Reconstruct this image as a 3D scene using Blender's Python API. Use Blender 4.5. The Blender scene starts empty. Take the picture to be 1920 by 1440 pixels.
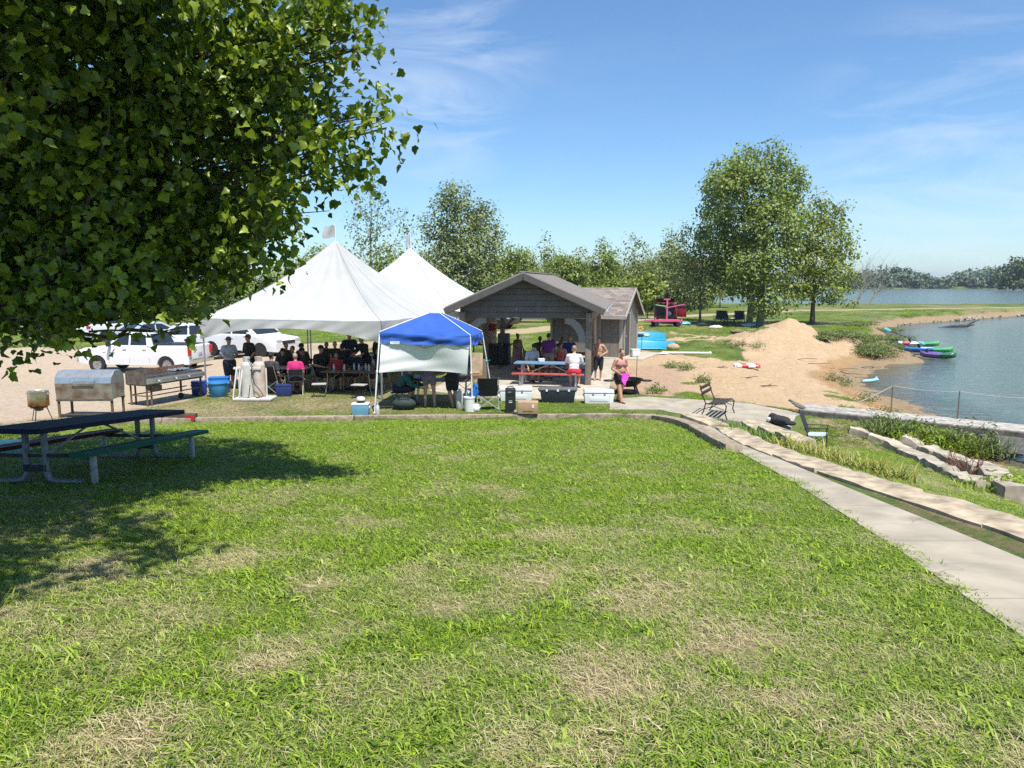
import bpy, bmesh, math, random
import numpy as np
from mathutils import Vector, Matrix, Euler, Quaternion
R = math.radians
rng = np.random.default_rng(7)
random.seed(7)
SC = bpy.context.scene
COL = SC.collection
F, EZ = 1400.0, 3.6                      # focal length in photo pixels, eye height above the patio
PITCH = math.atan(192 / F)

def ray(px, py):
    u, v = (px - 960) / F, (720 - py) / F
    return Vector((u, math.cos(PITCH) + v * math.sin(PITCH), -math.sin(PITCH) + v * math.cos(PITCH)))
def P(px, py, z=0.0):                     # ground point seen at a photo pixel, on the level z
    d = ray(px, py); t = (z - EZ) / d.z
    return Vector((d.x * t, d.y * t, z))
def PD(px, py, D):                        # point seen at a photo pixel, D metres ahead
    d = ray(px, py); t = D / d.y
    return Vector((d.x * t, D, EZ + d.z * t))

# ------------------------------------------------------------------ camera
cam = bpy.data.cameras.new("Camera")
cam.sensor_width = 36; cam.lens = 36 * F / 1920
cam.clip_start = 0.05; cam.clip_end = 6000
co = bpy.data.objects.new("Camera", cam); COL.objects.link(co)
co.location = (0, 0, EZ); co.rotation_euler = (math.pi / 2 - PITCH, 0, 0)
SC.camera = co
SC.view_settings.view_transform = 'Standard'; SC.view_settings.look = 'None'
SC.view_settings.exposure = 0.64; SC.view_settings.gamma = 1
SC.render.engine = 'CYCLES'
SC.cycles.max_bounces = 6; SC.cycles.diffuse_bounces = 3; SC.cycles.glossy_bounces = 3
SC.cycles.transparent_max_bounces = 8; SC.cycles.transmission_bounces = 3
SC.cycles.caustics_reflective = False; SC.cycles.caustics_refractive = False
SC.cycles.use_denoising = False

# ------------------------------------------------------------------ light
SUN = Vector((0.20, -0.42, 1.0)).normalized()
sl = bpy.data.lights.new("Sun", 'SUN'); sl.energy = 4.6; sl.angle = R(0.53); sl.color = (1, 0.955, 0.88)
so = bpy.data.objects.new("Sun", sl); COL.objects.link(so); so.location = (0, -10, 40)
so.rotation_euler = SUN.to_track_quat('Z', 'Y').to_euler()
W = bpy.data.worlds.new("World"); SC.world = W; W.use_nodes = True
nt = W.node_tree; nt.nodes.clear()
def N(nt, t, **kw):
    n = nt.nodes.new(t)
    for k, v in kw.items():
        if k.startswith('i_'):
            n.inputs[int(k[2:]) if k[2:].isdigit() else k[2:].replace('_', ' ')].default_value = v
        else: setattr(n, k, v)
    return n
def L(nt, a, b): nt.links.new(a, b)
def world():
    out = N(nt, 'ShaderNodeOutputWorld'); bg = N(nt, 'ShaderNodeBackground'); bg.inputs[1].default_value = 0.092
    sky = N(nt, 'ShaderNodeTexSky', sky_type='NISHITA', sun_disc=False)
    sky.sun_elevation = math.asin(SUN.z); sky.sun_rotation = math.atan2(SUN.x, SUN.y)
    sky.air_density = 1.0; sky.dust_density = 0.45; sky.ozone_density = 4.0; sky.altitude = 200
    tc = N(nt, 'ShaderNodeTexCoord')
    # thin cirrus: stretched noise kept to two directions of the sky
    mp = N(nt, 'ShaderNodeMapping'); mp.inputs['Scale'].default_value = (2.2, 2.2, 9.0); mp.inputs['Rotation'].default_value = (0.25, 0.5, 0.3)
    L(nt, tc.outputs['Generated'], mp.inputs[0])
    n1 = N(nt, 'ShaderNodeTexNoise'); n1.inputs['Scale'].default_value = 1.7; n1.inputs['Detail'].default_value = 9; n1.inputs['Roughness'].default_value = 0.62; n1.inputs['Distortion'].default_value = 0.9
    L(nt, mp.outputs[0], n1.inputs[0])
    r1 = N(nt, 'ShaderNodeMapRange'); r1.inputs[1].default_value = 0.42; r1.inputs[2].default_value = 0.80; L(nt, n1.outputs[0], r1.inputs[0])
    total = None
    for (px, py, a, b, s) in ((800, 60, 0.985, 1.0, 0.5), (1850, 330, 0.97, 1.0, 0.45), (1150, 400, 0.93, 1.0, 0.06), (830, 265, 0.995, 1.0, 0.3)):
        d = ray(px, py).normalized()
        dot = N(nt, 'ShaderNodeVectorMath', operation='DOT_PRODUCT'); dot.inputs[1].default_value = d
        nm = N(nt, 'ShaderNodeVectorMath', operation='NORMALIZE'); L(nt, tc.outputs['Generated'], nm.inputs[0]); L(nt, nm.outputs[0], dot.inputs[0])
        mr = N(nt, 'ShaderNodeMapRange', interpolation_type='SMOOTHSTEP'); mr.inputs[1].default_value = a; mr.inputs[2].default_value = b; mr.inputs[4].default_value = s
        L(nt, dot.outputs['Value'], mr.inputs[0])
        if total is None: total = mr.outputs[0]
        else:
            ad = N(nt, 'ShaderNodeMath', operation='ADD'); L(nt, total, ad.inputs[0]); L(nt, mr.outputs[0], ad.inputs[1]); total = ad.outputs[0]
    mu = N(nt, 'ShaderNodeMath', operation='MULTIPLY', use_clamp=True); L(nt, total, mu.inputs[0]); L(nt, r1.outputs[0], mu.inputs[1])
    mx = N(nt, 'ShaderNodeMix', data_type='RGBA'); tint = N(nt, 'ShaderNodeMix', data_type='RGBA', blend_type='MULTIPLY'); tint.inputs[0].default_value = 1; tint.inputs[7].default_value = (0.88, 1.08, 1.21, 1); L(nt, sky.outputs[0], tint.inputs[6])
    L(nt, mu.outputs[0], mx.inputs[0]); L(nt, tint.outputs[2], mx.inputs[6]); mx.inputs[7].default_value = (7.0, 7.6, 8.2, 1)
    L(nt, mx.outputs[2], bg.inputs[0]); L(nt, bg.outputs[0], out.inputs[0])
world()

# ------------------------------------------------------------------ materials
MATS = {}
def mat(name, col, rough=0.6, metal=0.0, var=0.12, scale=6.0, bump=0.0, spec=0.5, trans=0.0, col2=None, coords='Object', detail=5):
    """Principled material with a noise that mottles the colour and, when asked, a bump."""
    if name in MATS: return MATS[name]
    m = bpy.data.materials.new(name); m.use_nodes = True; t = m.node_tree; t.nodes.clear()
    out = N(t, 'ShaderNodeOutputMaterial'); b = N(t, 'ShaderNodeBsdfPrincipled')
    b.inputs['Roughness'].default_value = rough; b.inputs['Metallic'].default_value = metal; b.inputs['Specular IOR Level'].default_value = spec
    tc = N(t, 'ShaderNodeTexCoord'); nz = N(t, 'ShaderNodeTexNoise'); nz.inputs['Scale'].default_value = scale; nz.inputs['Detail'].default_value = detail
    L(t, tc.outputs[coords], nz.inputs['Vector'])
    mx = N(t, 'ShaderNodeMix', data_type='RGBA')
    c2 = col2 or tuple(max(0, c * (1 - 2 * var)) for c in col)
    c1 = col if col2 else tuple(min(1, c * (1 + var)) for c in col)
    mx.inputs[6].default_value = (*c1, 1); mx.inputs[7].default_value = (*c2, 1)
    mr = N(t, 'ShaderNodeMapRange'); mr.inputs[1].default_value = 0.3; mr.inputs[2].default_value = 0.72
    L(t, nz.outputs[0], mr.inputs[0]); L(t, mr.outputs[0], mx.inputs[0]); L(t, mx.outputs[2], b.inputs['Base Color'])
    if bump:
        bp = N(t, 'ShaderNodeBump'); bp.inputs['Strength'].default_value = bump; bp.inputs['Distance'].default_value = 0.02
        L(t, nz.outputs[0], bp.inputs['Height']); L(t, bp.outputs[0], b.inputs['Normal'])
    if trans:
        tr = N(t, 'ShaderNodeBsdfTranslucent'); L(t, mx.outputs[2], tr.inputs[0]); ms = N(t, 'ShaderNodeMixShader'); ms.inputs[0].default_value = trans
        L(t, b.outputs[0], ms.inputs[1]); L(t, tr.outputs[0], ms.inputs[2]); L(t, ms.outputs[0], out.inputs[0])
    else: L(t, b.outputs[0], out.inputs[0])
    MATS[name] = m
    return m

def leafmat(name, dark, light, trans=0.35, rough=0.45, tcol=None, spec=0.4, instancer=None, dry=None):
    """Two-sided leaf: the per-leaf vertex colour picks a tone between two greens; light passes through."""
    if name in MATS: return MATS[name]
    m = bpy.data.materials.new(name); m.use_nodes = True; t = m.node_tree; t.nodes.clear()
    out = N(t, 'ShaderNodeOutputMaterial'); b = N(t, 'ShaderNodeBsdfPrincipled'); b.inputs['Roughness'].default_value = rough; b.inputs['Specular IOR Level'].default_value = spec
    at = N(t, 'ShaderNodeAttribute', attribute_name='tone')
    mx = N(t, 'ShaderNodeMix', data_type='RGBA'); mx.inputs[6].default_value = (*dark, 1); mx.inputs[7].default_value = (*light, 1)
    L(t, at.outputs['Fac'], mx.inputs[0]); c = mx.outputs[2]
    if instancer:
        ai = N(t, 'ShaderNodeAttribute', attribute_name=instancer, attribute_type='INSTANCER')
        m1 = N(t, 'ShaderNodeMix', data_type='RGBA'); m1.inputs[6].default_value = (*dry[0], 1); m1.inputs[7].default_value = (*dry[1], 1); L(t, at.outputs['Fac'], m1.inputs[0])
        m2 = N(t, 'ShaderNodeMix', data_type='RGBA'); L(t, ai.outputs['Fac'], m2.inputs[0]); L(t, c, m2.inputs[6]); L(t, m1.outputs[2], m2.inputs[7]); c = m2.outputs[2]
    L(t, c, b.inputs['Base Color'])
    tr = N(t, 'ShaderNodeBsdfTranslucent')
    if tcol:
        mm = N(t, 'ShaderNodeMix', data_type='RGBA', blend_type='MULTIPLY'); mm.inputs[0].default_value = 1; L(t, c, mm.inputs[6]); mm.inputs[7].default_value = (*tcol, 1); L(t, mm.outputs[2], tr.inputs[0])
    else: L(t, c, tr.inputs[0])
    ms = N(t, 'ShaderNodeMixShader'); ms.inputs[0].default_value = trans
    L(t, b.outputs[0], ms.inputs[1]); L(t, tr.outputs[0], ms.inputs[2]); L(t, ms.outputs[0], out.inputs[0])
    MATS[name] = m
    return m

# ------------------------------------------------------------------ mesh building
class MB:
    """Collects shapes and links them as one mesh object."""
    def __init__(s): s.v, s.f = [], []
    def add(s, vs, fs):
        o = len(s.v); s.v += [tuple(v) for v in vs]; s.f += [tuple(i + o for i in f) for f in fs]; return s
    def box(s, c, d, rot=None, top=(1, 1)):
        x, y, z = d[0] / 2, d[1] / 2, d[2] / 2; tx, ty = top
        vs = [Vector(p) for p in ((-x, -y, -z), (x, -y, -z), (x, y, -z), (-x, y, -z), (-x * tx, -y * ty, z), (x * tx, -y * ty, z), (x * tx, y * ty, z), (-x * tx, y * ty, z))]
        if rot is not None:
            m = Euler(rot).to_matrix(); vs = [m @ v for v in vs]
        return s.add([v + Vector(c) for v in vs], [(0, 3, 2, 1), (4, 5, 6, 7), (0, 1, 5, 4), (1, 2, 6, 5), (2, 3, 7, 6), (3, 0, 4, 7)])
    def beam(s, a, b, w, h, up=(0, 0, 1)):          # rectangular bar from a to b
        a, b = Vector(a), Vector(b); d = (b - a); l = d.length; d.normalize()
        up = Vector(up)
        if abs(d.dot(up)) > 0.98: up = Vector((0, 1, 0))
        r = d.cross(up).normalized(); u = r.cross(d)
        vs = [p + r * (w / 2 * sx) + u * (h / 2 * sz) for p in (a, b) for sx, sz in ((-1, -1), (1, -1), (1, 1), (-1, 1))]
        return s.add(vs, [(3, 2, 1, 0), (4, 5, 6, 7), (0, 1, 5, 4), (1, 2, 6, 5), (2, 3, 7, 6), (3, 0, 4, 7)])
    def cyl(s, a, b, r1, r2=None, n=12, cap=True):
        r2 = r1 if r2 is None else r2
        a, b = Vector(a), Vector(b); d = (b - a).normalized()
        u = d.orthogonal().normalized(); w = d.cross(u)
        vs = []
        for p, r in ((a, r1), (b, r2)):
            for i in range(n):
                t = 2 * math.pi * i / n; vs.append(p + (u * math.cos(t) + w * math.sin(t)) * r)
        fs = [(i, (i + 1) % n, n + (i + 1) % n, n + i) for i in range(n)]
        if cap: fs += [tuple(range(n))[::-1], tuple(range(n, 2 * n))]
        return s.add(vs, fs)
    def tube(s, pts, r, n=8, cap=True):              # r: number or list, along a polyline
        pts = [Vector(p) for p in pts]; k = len(pts); rs = r if isinstance(r, (list, tuple)) else [r] * k
        vs = []; u = None
        for i, p in enumerate(pts):
            d = (pts[min(i + 1, k - 1)] - pts[max(i - 1, 0)]).normalized()
            if u is None: u = d.orthogonal().normalized()
            u = (u - d * u.dot(d)); u = u.normalized() if u.length > 1e-6 else d.orthogonal().normalized()
            w = d.cross(u)
            vs += [p + (u * math.cos(2 * math.pi * j / n) + w * math.sin(2 * math.pi * j / n)) * rs[i] for j in range(n)]
        fs = [(i * n + j, i * n + (j + 1) % n, (i + 1) * n + (j + 1) % n, (i + 1) * n + j) for i in range(k - 1) for j in range(n)]
        if cap: fs += [tuple(range(n))[::-1], tuple(range((k - 1) * n, k * n))]
        return s.add(vs, fs)
    def ball(s, c, r, n=12, m=8, rot=None):
        r = (r, r, r) if isinstance(r, (int, float)) else r
        c = Vector(c); mt = Euler(rot).to_matrix() if rot is not None else None
        vs = [Vector((0, 0, r[2]))]
        for i in range(1, m):
            t = math.pi * i / m
            for j in range(n):
                q = 2 * math.pi * j / n; vs.append(Vector((r[0] * math.sin(t) * math.cos(q), r[1] * math.sin(t) * math.sin(q), r[2] * math.cos(t))))
        vs.append(Vector((0, 0, -r[2])))
        if mt: vs = [mt @ v for v in vs]
        fs = [(0, 1 + j, 1 + (j + 1) % n) for j in range(n)]
        for i in range(m - 2):
            for j in range(n): a = 1 + i * n; fs.append((a + j, a + n + j, a + n + (j + 1) % n, a + (j + 1) % n))
        a = 1 + (m - 2) * n; e = len(vs) - 1
        fs += [(a + j, e, a + (j + 1) % n) for j in range(n)]
        return s.add([v + c for v in vs], fs)
    def lathe(s, prof, c=(0, 0, 0), n=20):            # prof: (r, z) pairs bottom to top
        c = Vector(c); vs = []; k = len(prof)
        for r, z in prof: vs += [c + Vector((r * math.cos(2 * math.pi * j / n), r * math.sin(2 * math.pi * j / n), z)) for j in range(n)]
        fs = [(i * n + j, i * n + (j + 1) % n, (i + 1) * n + (j + 1) % n, (i + 1) * n + j) for i in range(k - 1) for j in range(n)]
        if prof[0][0] > 1e-4: fs.append(tuple(range(n))[::-1])
        if prof[-1][0] > 1e-4: fs.append(tuple(range((k - 1) * n, k * n)))
        return s.add(vs, fs)
    def prism(s, poly, t, org=(0, 0, 0), ax=(1, 0, 0), ay=(0, 0, 1)):   # polygon in a plane, given thickness (centred)
        org, ax, ay = Vector(org), Vector(ax), Vector(ay); nrm = ax.cross(ay).normalized(); k = len(poly)
        vs = [org + ax * a + ay * b + nrm * (t / 2 * sg) for sg in (-1, 1) for a, b in poly]
        fs = [tuple(range(k))[::-1], tuple(range(k, 2 * k))] + [(i, (i + 1) % k, k + (i + 1) % k, k + i) for i in range(k)]
        return s.add(vs, fs)
    def loft(s, rings, close=True, cap=True):
        n = len(rings[0]); vs = [p for r in rings for p in r]; k = len(rings)
        e = n if close else n - 1
        fs = [(i * n + j, i * n + (j + 1) % n, (i + 1) * n + (j + 1) % n, (i + 1) * n + j) for i in range(k - 1) for j in range(e)]
        if cap and close: fs += [tuple(range(n))[::-1], tuple(range((k - 1) * n, k * n))]
        return s.add(vs, fs)
    def grid(s, fn, nu, nv):
        vs = [fn(i / nu, j / nv) for j in range(nv + 1) for i in range(nu + 1)]
        return s.add(vs, [(j * (nu + 1) + i, j * (nu + 1) + i + 1, (j + 1) * (nu + 1) + i + 1, (j + 1) * (nu + 1) + i) for j in range(nv) for i in range(nu)])
    def move(s, m):
        m = Matrix(m); s.v = [tuple(m @ Vector(v)) for v in s.v]; return s
    def build(s, name, m, parent=None, smooth=True, bevel=0.0, seg=2, solid=0.0, ang=40, jitter=0.0, loc=None):
        me = bpy.data.meshes.new(name); me.from_pydata(s.v, [], s.f)
        bm = bmesh.new(); bm.from_mesh(me)
        bmesh.ops.remove_doubles(bm, verts=bm.verts, dist=1e-5)
        bmesh.ops.recalc_face_normals(bm, faces=bm.faces)
        if solid: bmesh.ops.solidify(bm, geom=bm.faces[:], thickness=solid)
        if bevel: bmesh.ops.bevel(bm, geom=[e for e in bm.edges if len(e.link_faces) == 2 and e.calc_face_angle(0) > 0.5], offset=bevel, segments=seg, affect='EDGES', profile=0.6)
        if jitter:
            for v in bm.verts: v.co += Vector((random.uniform(-1, 1), random.uniform(-1, 1), random.uniform(-1, 1))) * jitter
        bm.to_mesh(me); bm.free()
        if smooth:
            me.shade_smooth(); me.set_sharp_from_angle(angle=R(ang))
        me.materials.append(m)
        o = bpy.data.objects.new(name, me); COL.objects.link(o)
        if parent: o.parent = parent
        if loc is not None: o.location = loc
        return o

def tag(o, label=None, cat=None, group=None, kind=None):
    if label: o['label'] = label
    if cat: o['category'] = cat
    if group: o['group'] = group
    if kind: o['kind'] = kind
    return o
def thing(name, label, cat, loc=(0, 0, 0), rz=0.0, group=None, rx=0, ry=0, s=1.0):
    o = bpy.data.objects.new(name, None); COL.objects.link(o); o.empty_display_size = 0.2
    o.location = loc; o.rotation_euler = (rx, ry, rz); o.scale = (s, s, s)
    return tag(o, label, cat, group)
def copy_tree(o, loc=None, rz=None, label=None, parent=None, s=None):
    c = o.copy(); COL.objects.link(c); c.parent = parent
    if loc is not None: c.location = loc
    if rz is not None: c.rotation_euler = (o.rotation_euler.x, o.rotation_euler.y, rz)
    if s is not None: c.scale = (s, s, s)
    if label: c['label'] = label
    for ch in [k for k in bpy.data.objects if k.parent == o]: copy_tree(ch, parent=c)
    return c
def npmesh(name, verts, faces, m, parent=None, tone=None, smooth=False):
    """Mesh from numpy: verts (n,3), faces (k, 3 or 4); tone is a per-vertex number."""
    verts = np.asarray(verts, dtype=np.float32); faces = np.asarray(faces, dtype=np.int32); k = faces.shape[1]
    me = bpy.data.meshes.new(name); me.vertices.add(len(verts)); me.vertices.foreach_set('co', verts.ravel())
    me.loops.add(faces.size); me.loops.foreach_set('vertex_index', faces.ravel())
    me.polygons.add(len(faces)); me.polygons.foreach_set('loop_start', np.arange(0, faces.size, k, dtype=np.int32))
    if smooth: me.polygons.foreach_set('use_smooth', np.ones(len(faces), dtype=bool))
    if tone is not None:
        a = me.attributes.new('tone', 'FLOAT', 'POINT'); a.data.foreach_set('value', np.asarray(tone, dtype=np.float32))
    me.update(calc_edges=True); me.validate()
    if m: me.materials.append(m)
    o = bpy.data.objects.new(name, me); COL.objects.link(o)
    if parent: o.parent = parent
    return o

# ------------------------------------------------------------------ numpy fields
def vnoise(x, y, seed=0):
    xi = np.floor(x).astype(np.int64); yi = np.floor(y).astype(np.int64); fx = x - xi; fy = y - yi
    fx = fx * fx * (3 - 2 * fx); fy = fy * fy * (3 - 2 * fy)
    def h(a, b):
        n = (a * 374761393 + b * 668265263 + seed * 974634777) & 0xffffffff
        n = ((n ^ (n >> 13)) * 1274126177) & 0xffffffff
        return ((n ^ (n >> 16)) & 0xffff) / 65535.0
    return (h(xi, yi) * (1 - fx) + h(xi + 1, yi) * fx) * (1 - fy) + (h(xi, yi + 1) * (1 - fx) + h(xi + 1, yi + 1) * fx) * fy
def fbm(x, y, s, seed=0, o=4):
    r = 0; a = 0.5; t = 0
    for i in range(o): r = r + a * vnoise(x * s + 17.3 * i, y * s - 9.1 * i, seed + i); t += a; a *= 0.5; s *= 2.03
    return r / t
def ss(t): t = np.clip(t, 0, 1); return t * t * (3 - 2 * t)
def segdist(x, y, poly, closed=False):
    d = np.full(np.shape(x), 1e9); n = len(poly)
    for i in range(n if closed else n - 1):
        ax, ay = poly[i][:2]; bx, by = poly[(i + 1) % n][:2]
        dx, dy = bx - ax, by - ay; t = np.clip(((x - ax) * dx + (y - ay) * dy) / (dx * dx + dy * dy + 1e-12), 0, 1)
        d = np.minimum(d, np.hypot(x - ax - t * dx, y - ay - t * dy))
    return d
def inside(x, y, poly):
    c = np.zeros(np.shape(x), bool); n = len(poly)
    for i in range(n):
        ax, ay = poly[i][:2]; bx, by = poly[(i + 1) % n][:2]
        if ay == by: continue
        c ^= ((ay > y) != (by > y)) & (x < (bx - ax) * (y - ay) / (by - ay) + ax)
    return c
def sdist(x, y, poly):                    # positive inside
    d = segdist(x, y, poly, True); return np.where(inside(x, y, poly), d, -d)
# ================================================================== SETTING
SHORE = [(400, 230), (120, 128), (69.7, 101.6), (52, 87.5), (42, 80), (34.5, 70), (32, 64), (28, 56), (26.2, 50), (25.2, 46.4), (23.3, 43.7), (21, 40.9), (17.8, 36.6), (15.8, 33.7),
         (15.3, 32.1), (14.7, 28.3), (14.4, 26.4), (14, 24), (13.8, 22), (13.4, 18), (13.4, 12), (13, 6), (12, -30), (400, -30)]
FARLAKE = [(2600, 800), (420, 270), (140, 141), (70, 128), (57, 127), (38, 131), (30, 150), (45, 200), (120, 330), (215, 487), (350, 480), (700, 470), (2600, 480)]
FARLAKE = [(420, 270), (140, 141), (70, 128), (57, 127), (38, 131), (30, 150), (45, 200), (120, 330), (215, 487), (350, 480), (700, 470), (2600, 520), (2600, 700)]
FARLAKE = [(2600, 395), (420, 270), (140, 141), (70, 128), (57, 127), (38, 131), (30, 150), (45, 200), (120, 330), (215, 487), (350, 480), (700, 470), (2600, 520)]
KERB = [(-40, 3.5), (-20, 13.5), (-11.6, 17.7), (-8.1, 19.4), (-3, 20.0), (0, 20.25), (3.2, 20.45), (3.9, 20.2), (4.3, 19.0), (4.28, 17.5), (4.12, 15.2), (3.95, 13.0)]
ROADS = [([(-15, 40), (-8.8, 42), (1, 55), (13.9, 76), (36, 95), (73, 107), (200, 150)], 2.2)]
LOT = [P(px, py, -0.2)[:2] for px, py in ((-900, 600), (-100, 655), (60, 645), (135, 646), (230, 655), (330, 672), (540, 648), (700, 648), (720, 690), (560, 700), (420, 735), (385, 762), (330, 776), (262, 786), (40, 818), (-900, 960))]
SAND = [P(px, py, -0.15)[:2] for px, py in ((1190, 655), (1300, 668), (1360, 676), (1385, 668), (1355, 655), (1290, 648), (1235, 640), (1265, 628), (1340, 634), (1405, 630), (1412, 634), (1445, 629),
        (1500, 628), (1560, 630), (1610, 634), (1660, 645), (1720, 664), (1760, 700), (1900, 830), (1760, 800), (1620, 772), (1500, 768), (1400, 764), (1290, 745), (1170, 742), (1120, 722), (1150, 690))]
MULCH = [P(px, py, -0.05)[:2] for px, py in ((1150, 690), (1290, 680), (1300, 715), (1280, 748), (1165, 744), (1120, 724))]
PATCHES = [P(px, py, -0.1)[:2] + (r * .55,) for px, py, r in ((1230, 735, 0.7), (1290, 722, 0.5), (1320, 716, 0.4), (1400, 645, 1.0), (1420, 650, 0.9), (1255, 690, 0.7), (1285, 690, 0.8), (1640, 770, 0.6), (1600, 745, 0.8), (1560, 710, 0.7), (1580, 725, 0.8),
           (1612, 760, 0.5), (1330, 640, 2.0), (1270, 634, 2.4), (1300, 664, 1.4), (1345, 668, 1.2), (1250, 662, 1.4))]

def yk(x): return np.interp(x, [-40, -20, -11.6, -8.1, -3, 0, 3.2, 4.3], [3.5, 13.5, 17.7, 19.4, 20.0, 20.25, 20.45, 20.4])
def lawnz(y): return 1.95 - 0.105 * y
SHORE_EXT = SHORE
def H(x, y):
    x = np.asarray(x, float); y = np.asarray(y, float)
    k = yk(x); t = y - k
    zb = -0.38 * ss((-11 - x) / 6) * ss((y - 24) / 6) * (1 - ss((y - 75) / 30))
    zl = np.where(y < 21, lawnz(np.maximum(y, -20)), -0.255)
    zkb = np.maximum(lawnz(k), 0.0)
    zfar = zkb * np.exp(-np.maximum(t, 0) / 3.0) + zb * (1 - np.exp(-np.maximum(t, 0) / 3.0))
    left = np.where(t < 0, zl, zfar)
    terr = 0.18 * np.clip(x - 4.75, 0, 3.0) + 0.10 * np.maximum(x - 7.75, 0)
    right = np.maximum(zl, -0.03) - terr * (1 - ss((y - 18.5) / 2.5))
    z = np.where(x > 4.3, right, left)
    dA = -sdist(x, y, SHORE); dB = -sdist(x, y, FARLAKE)
    kA = 0.13 + 0.4 * ss((y - 46) / 8) + 0.3 * (1 - ss((y - 16.5) / 4.5))
    pA = -0.9 + np.where(dA > 0, kA * dA, 0.12 * np.maximum(dA, -9)); pB = -0.9 + np.where(dB > 0, 0.35 * dB, 0.15 * np.maximum(dB, -9))
    # sand heaps
    def cone(cx, cy, h, r):
        d = np.hypot((x - cx), (y - cy) * 0.8); d = d * (1 + 0.55 * (fbm(x, y, 0.9, 5) - 0.5)) + 0.35 * (fbm(x * 2.2, y, 1.3, 6) - 0.5); return h * np.clip(1 - d / r, 0, 1) ** 1.25
    m = np.maximum.reduce([cone(17.3, 46.5, 1.5, 3.9), cone(14.9, 42.6, 1.15, 4.2), cone(12.4, 41.6, 0.6, 3.6), cone(20.3, 46, 0.9, 3.0), cone(16.6, 40.2, 0.6, 2.6), cone(22, 43.5, 0.5, 2.5), 0 * x])
    z = np.minimum(z, np.minimum(pA, pB)) + m
    n = fbm(x, y, 0.35, 11) - 0.5
    beach = ss((x - 6) / 2) * ss((y - 23) / 2) * (1 - ss((y - 60) / 10))
    z = z + n * (0.05 + 0.16 * beach) * (1 - np.exp(-np.hypot(x, y) / 8)) * np.where(dA > 0.6, 1, 0.3)
    z = z + beach * (0.14 * (fbm(x, y, 1.5, 31) - 0.5) + 0.12 * (fbm(x, y, 3.4, 41, 2) - 0.5) + 0.30 * np.clip(fbm(x, y, 0.55, 37) - 0.5, -.1, .4) * ss((dA - 3) / 3))
    z = np.where(y > 470, z + 1.2 * ss((y - 480) / 60), z)
    return z
def Hs(x, y): return float(H(np.array([x]), np.array([y]))[0])
def G(px, py):                            # point of the terrain seen at a photo pixel
    d = ray(px, py); t = 1.0 * 1.02 ** np.arange(330)
    b = EZ + d.z * t < H(d.x * t, d.y * t); i = int(np.argmax(b)) if b.any() else len(t) - 1
    lo, hi = t[max(i - 1, 0)], t[i]
    for k in range(3):
        q = np.linspace(lo, hi, 12); b = EZ + d.z * q < H(d.x * q, d.y * q); i = int(np.argmax(b)) if b.any() else 11; lo, hi = q[max(i - 1, 0)], q[i]
    return Vector((d.x * hi, d.y * hi, Hs(d.x * hi, d.y * hi)))
def PL(px, py):
    d = ray(px, py); t = (EZ - 1.95) / (-d.z - 0.105 * d.y); return Vector((d.x * t, d.y * t, lawnz(d.y * t)))

DRY = [(1060, 1010, 70, .9), (1015, 1085, 80, 1), (960, 1120, 60, .8), (1140, 1275, 110, 1), (850, 1140, 60, .6), (915, 915, 40, .7), (965, 930, 45, .6), (590, 1105, 70, .6), (520, 1240, 90, .8), (400, 1060, 90, .6),
       (190, 1070, 110, .7), (60, 1130, 90, .6), (200, 1410, 130, .9), (650, 1290, 80, .5), (1210, 1120, 130, .65), (1370, 1210, 150, .75), (1480, 1340, 150, .7), (1620, 1410, 140, .6), (1000, 1410, 140, .6), (420, 1430, 100, .6),
       (865, 860, 35, .7), (300, 1180, 70, .5), (690, 985, 40, .6), (500, 940, 70, .5), (1270, 985, 50, .5), (760, 1330, 90, .4), (1180, 1390, 120, .6), (640, 920, 50, .4), (560, 1000, 60, .4), (1500, 1180, 110, .4), (1750, 1380, 120, .5), (30, 1010, 140, .5)]
DRYW = []
for px, py, r, w in DRY:
    a = PL(px, py); b = PL(px + r, py); DRYW.append((a.x, a.y, (b - a).length * 1.2, w))
def dryf(x, y):
    d = 0.0 * x
    n = fbm(x, y, 1.9, 21); n2 = fbm(x, y, 6.0, 24, 3); n3 = fbm(x, y, 0.45, 29, 3)
    for cx, cy, r, w in DRYW:
        q = np.hypot(x - cx, (y - cy) * 0.75) / r
        d = np.maximum(d, w * np.clip(1.35 - q * (0.75 + 0.7 * n2), 0, 1))
    d = d * np.clip(0.35 + 1.3 * n2, 0.3, 1.1) * 0.92
    base = ss((n - 0.43) / 0.22) * (0.52 - 0.026 * np.clip(y, 0, 16)) * (1 - 0.35 * ss((x - 1.2) / 1.5)) + ss((n3 - 0.55) / 0.2) * 0.2
    return np.clip(np.maximum(d, base * 0.9) + 0.25 * (n2 - 0.5), 0, 1)

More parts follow.
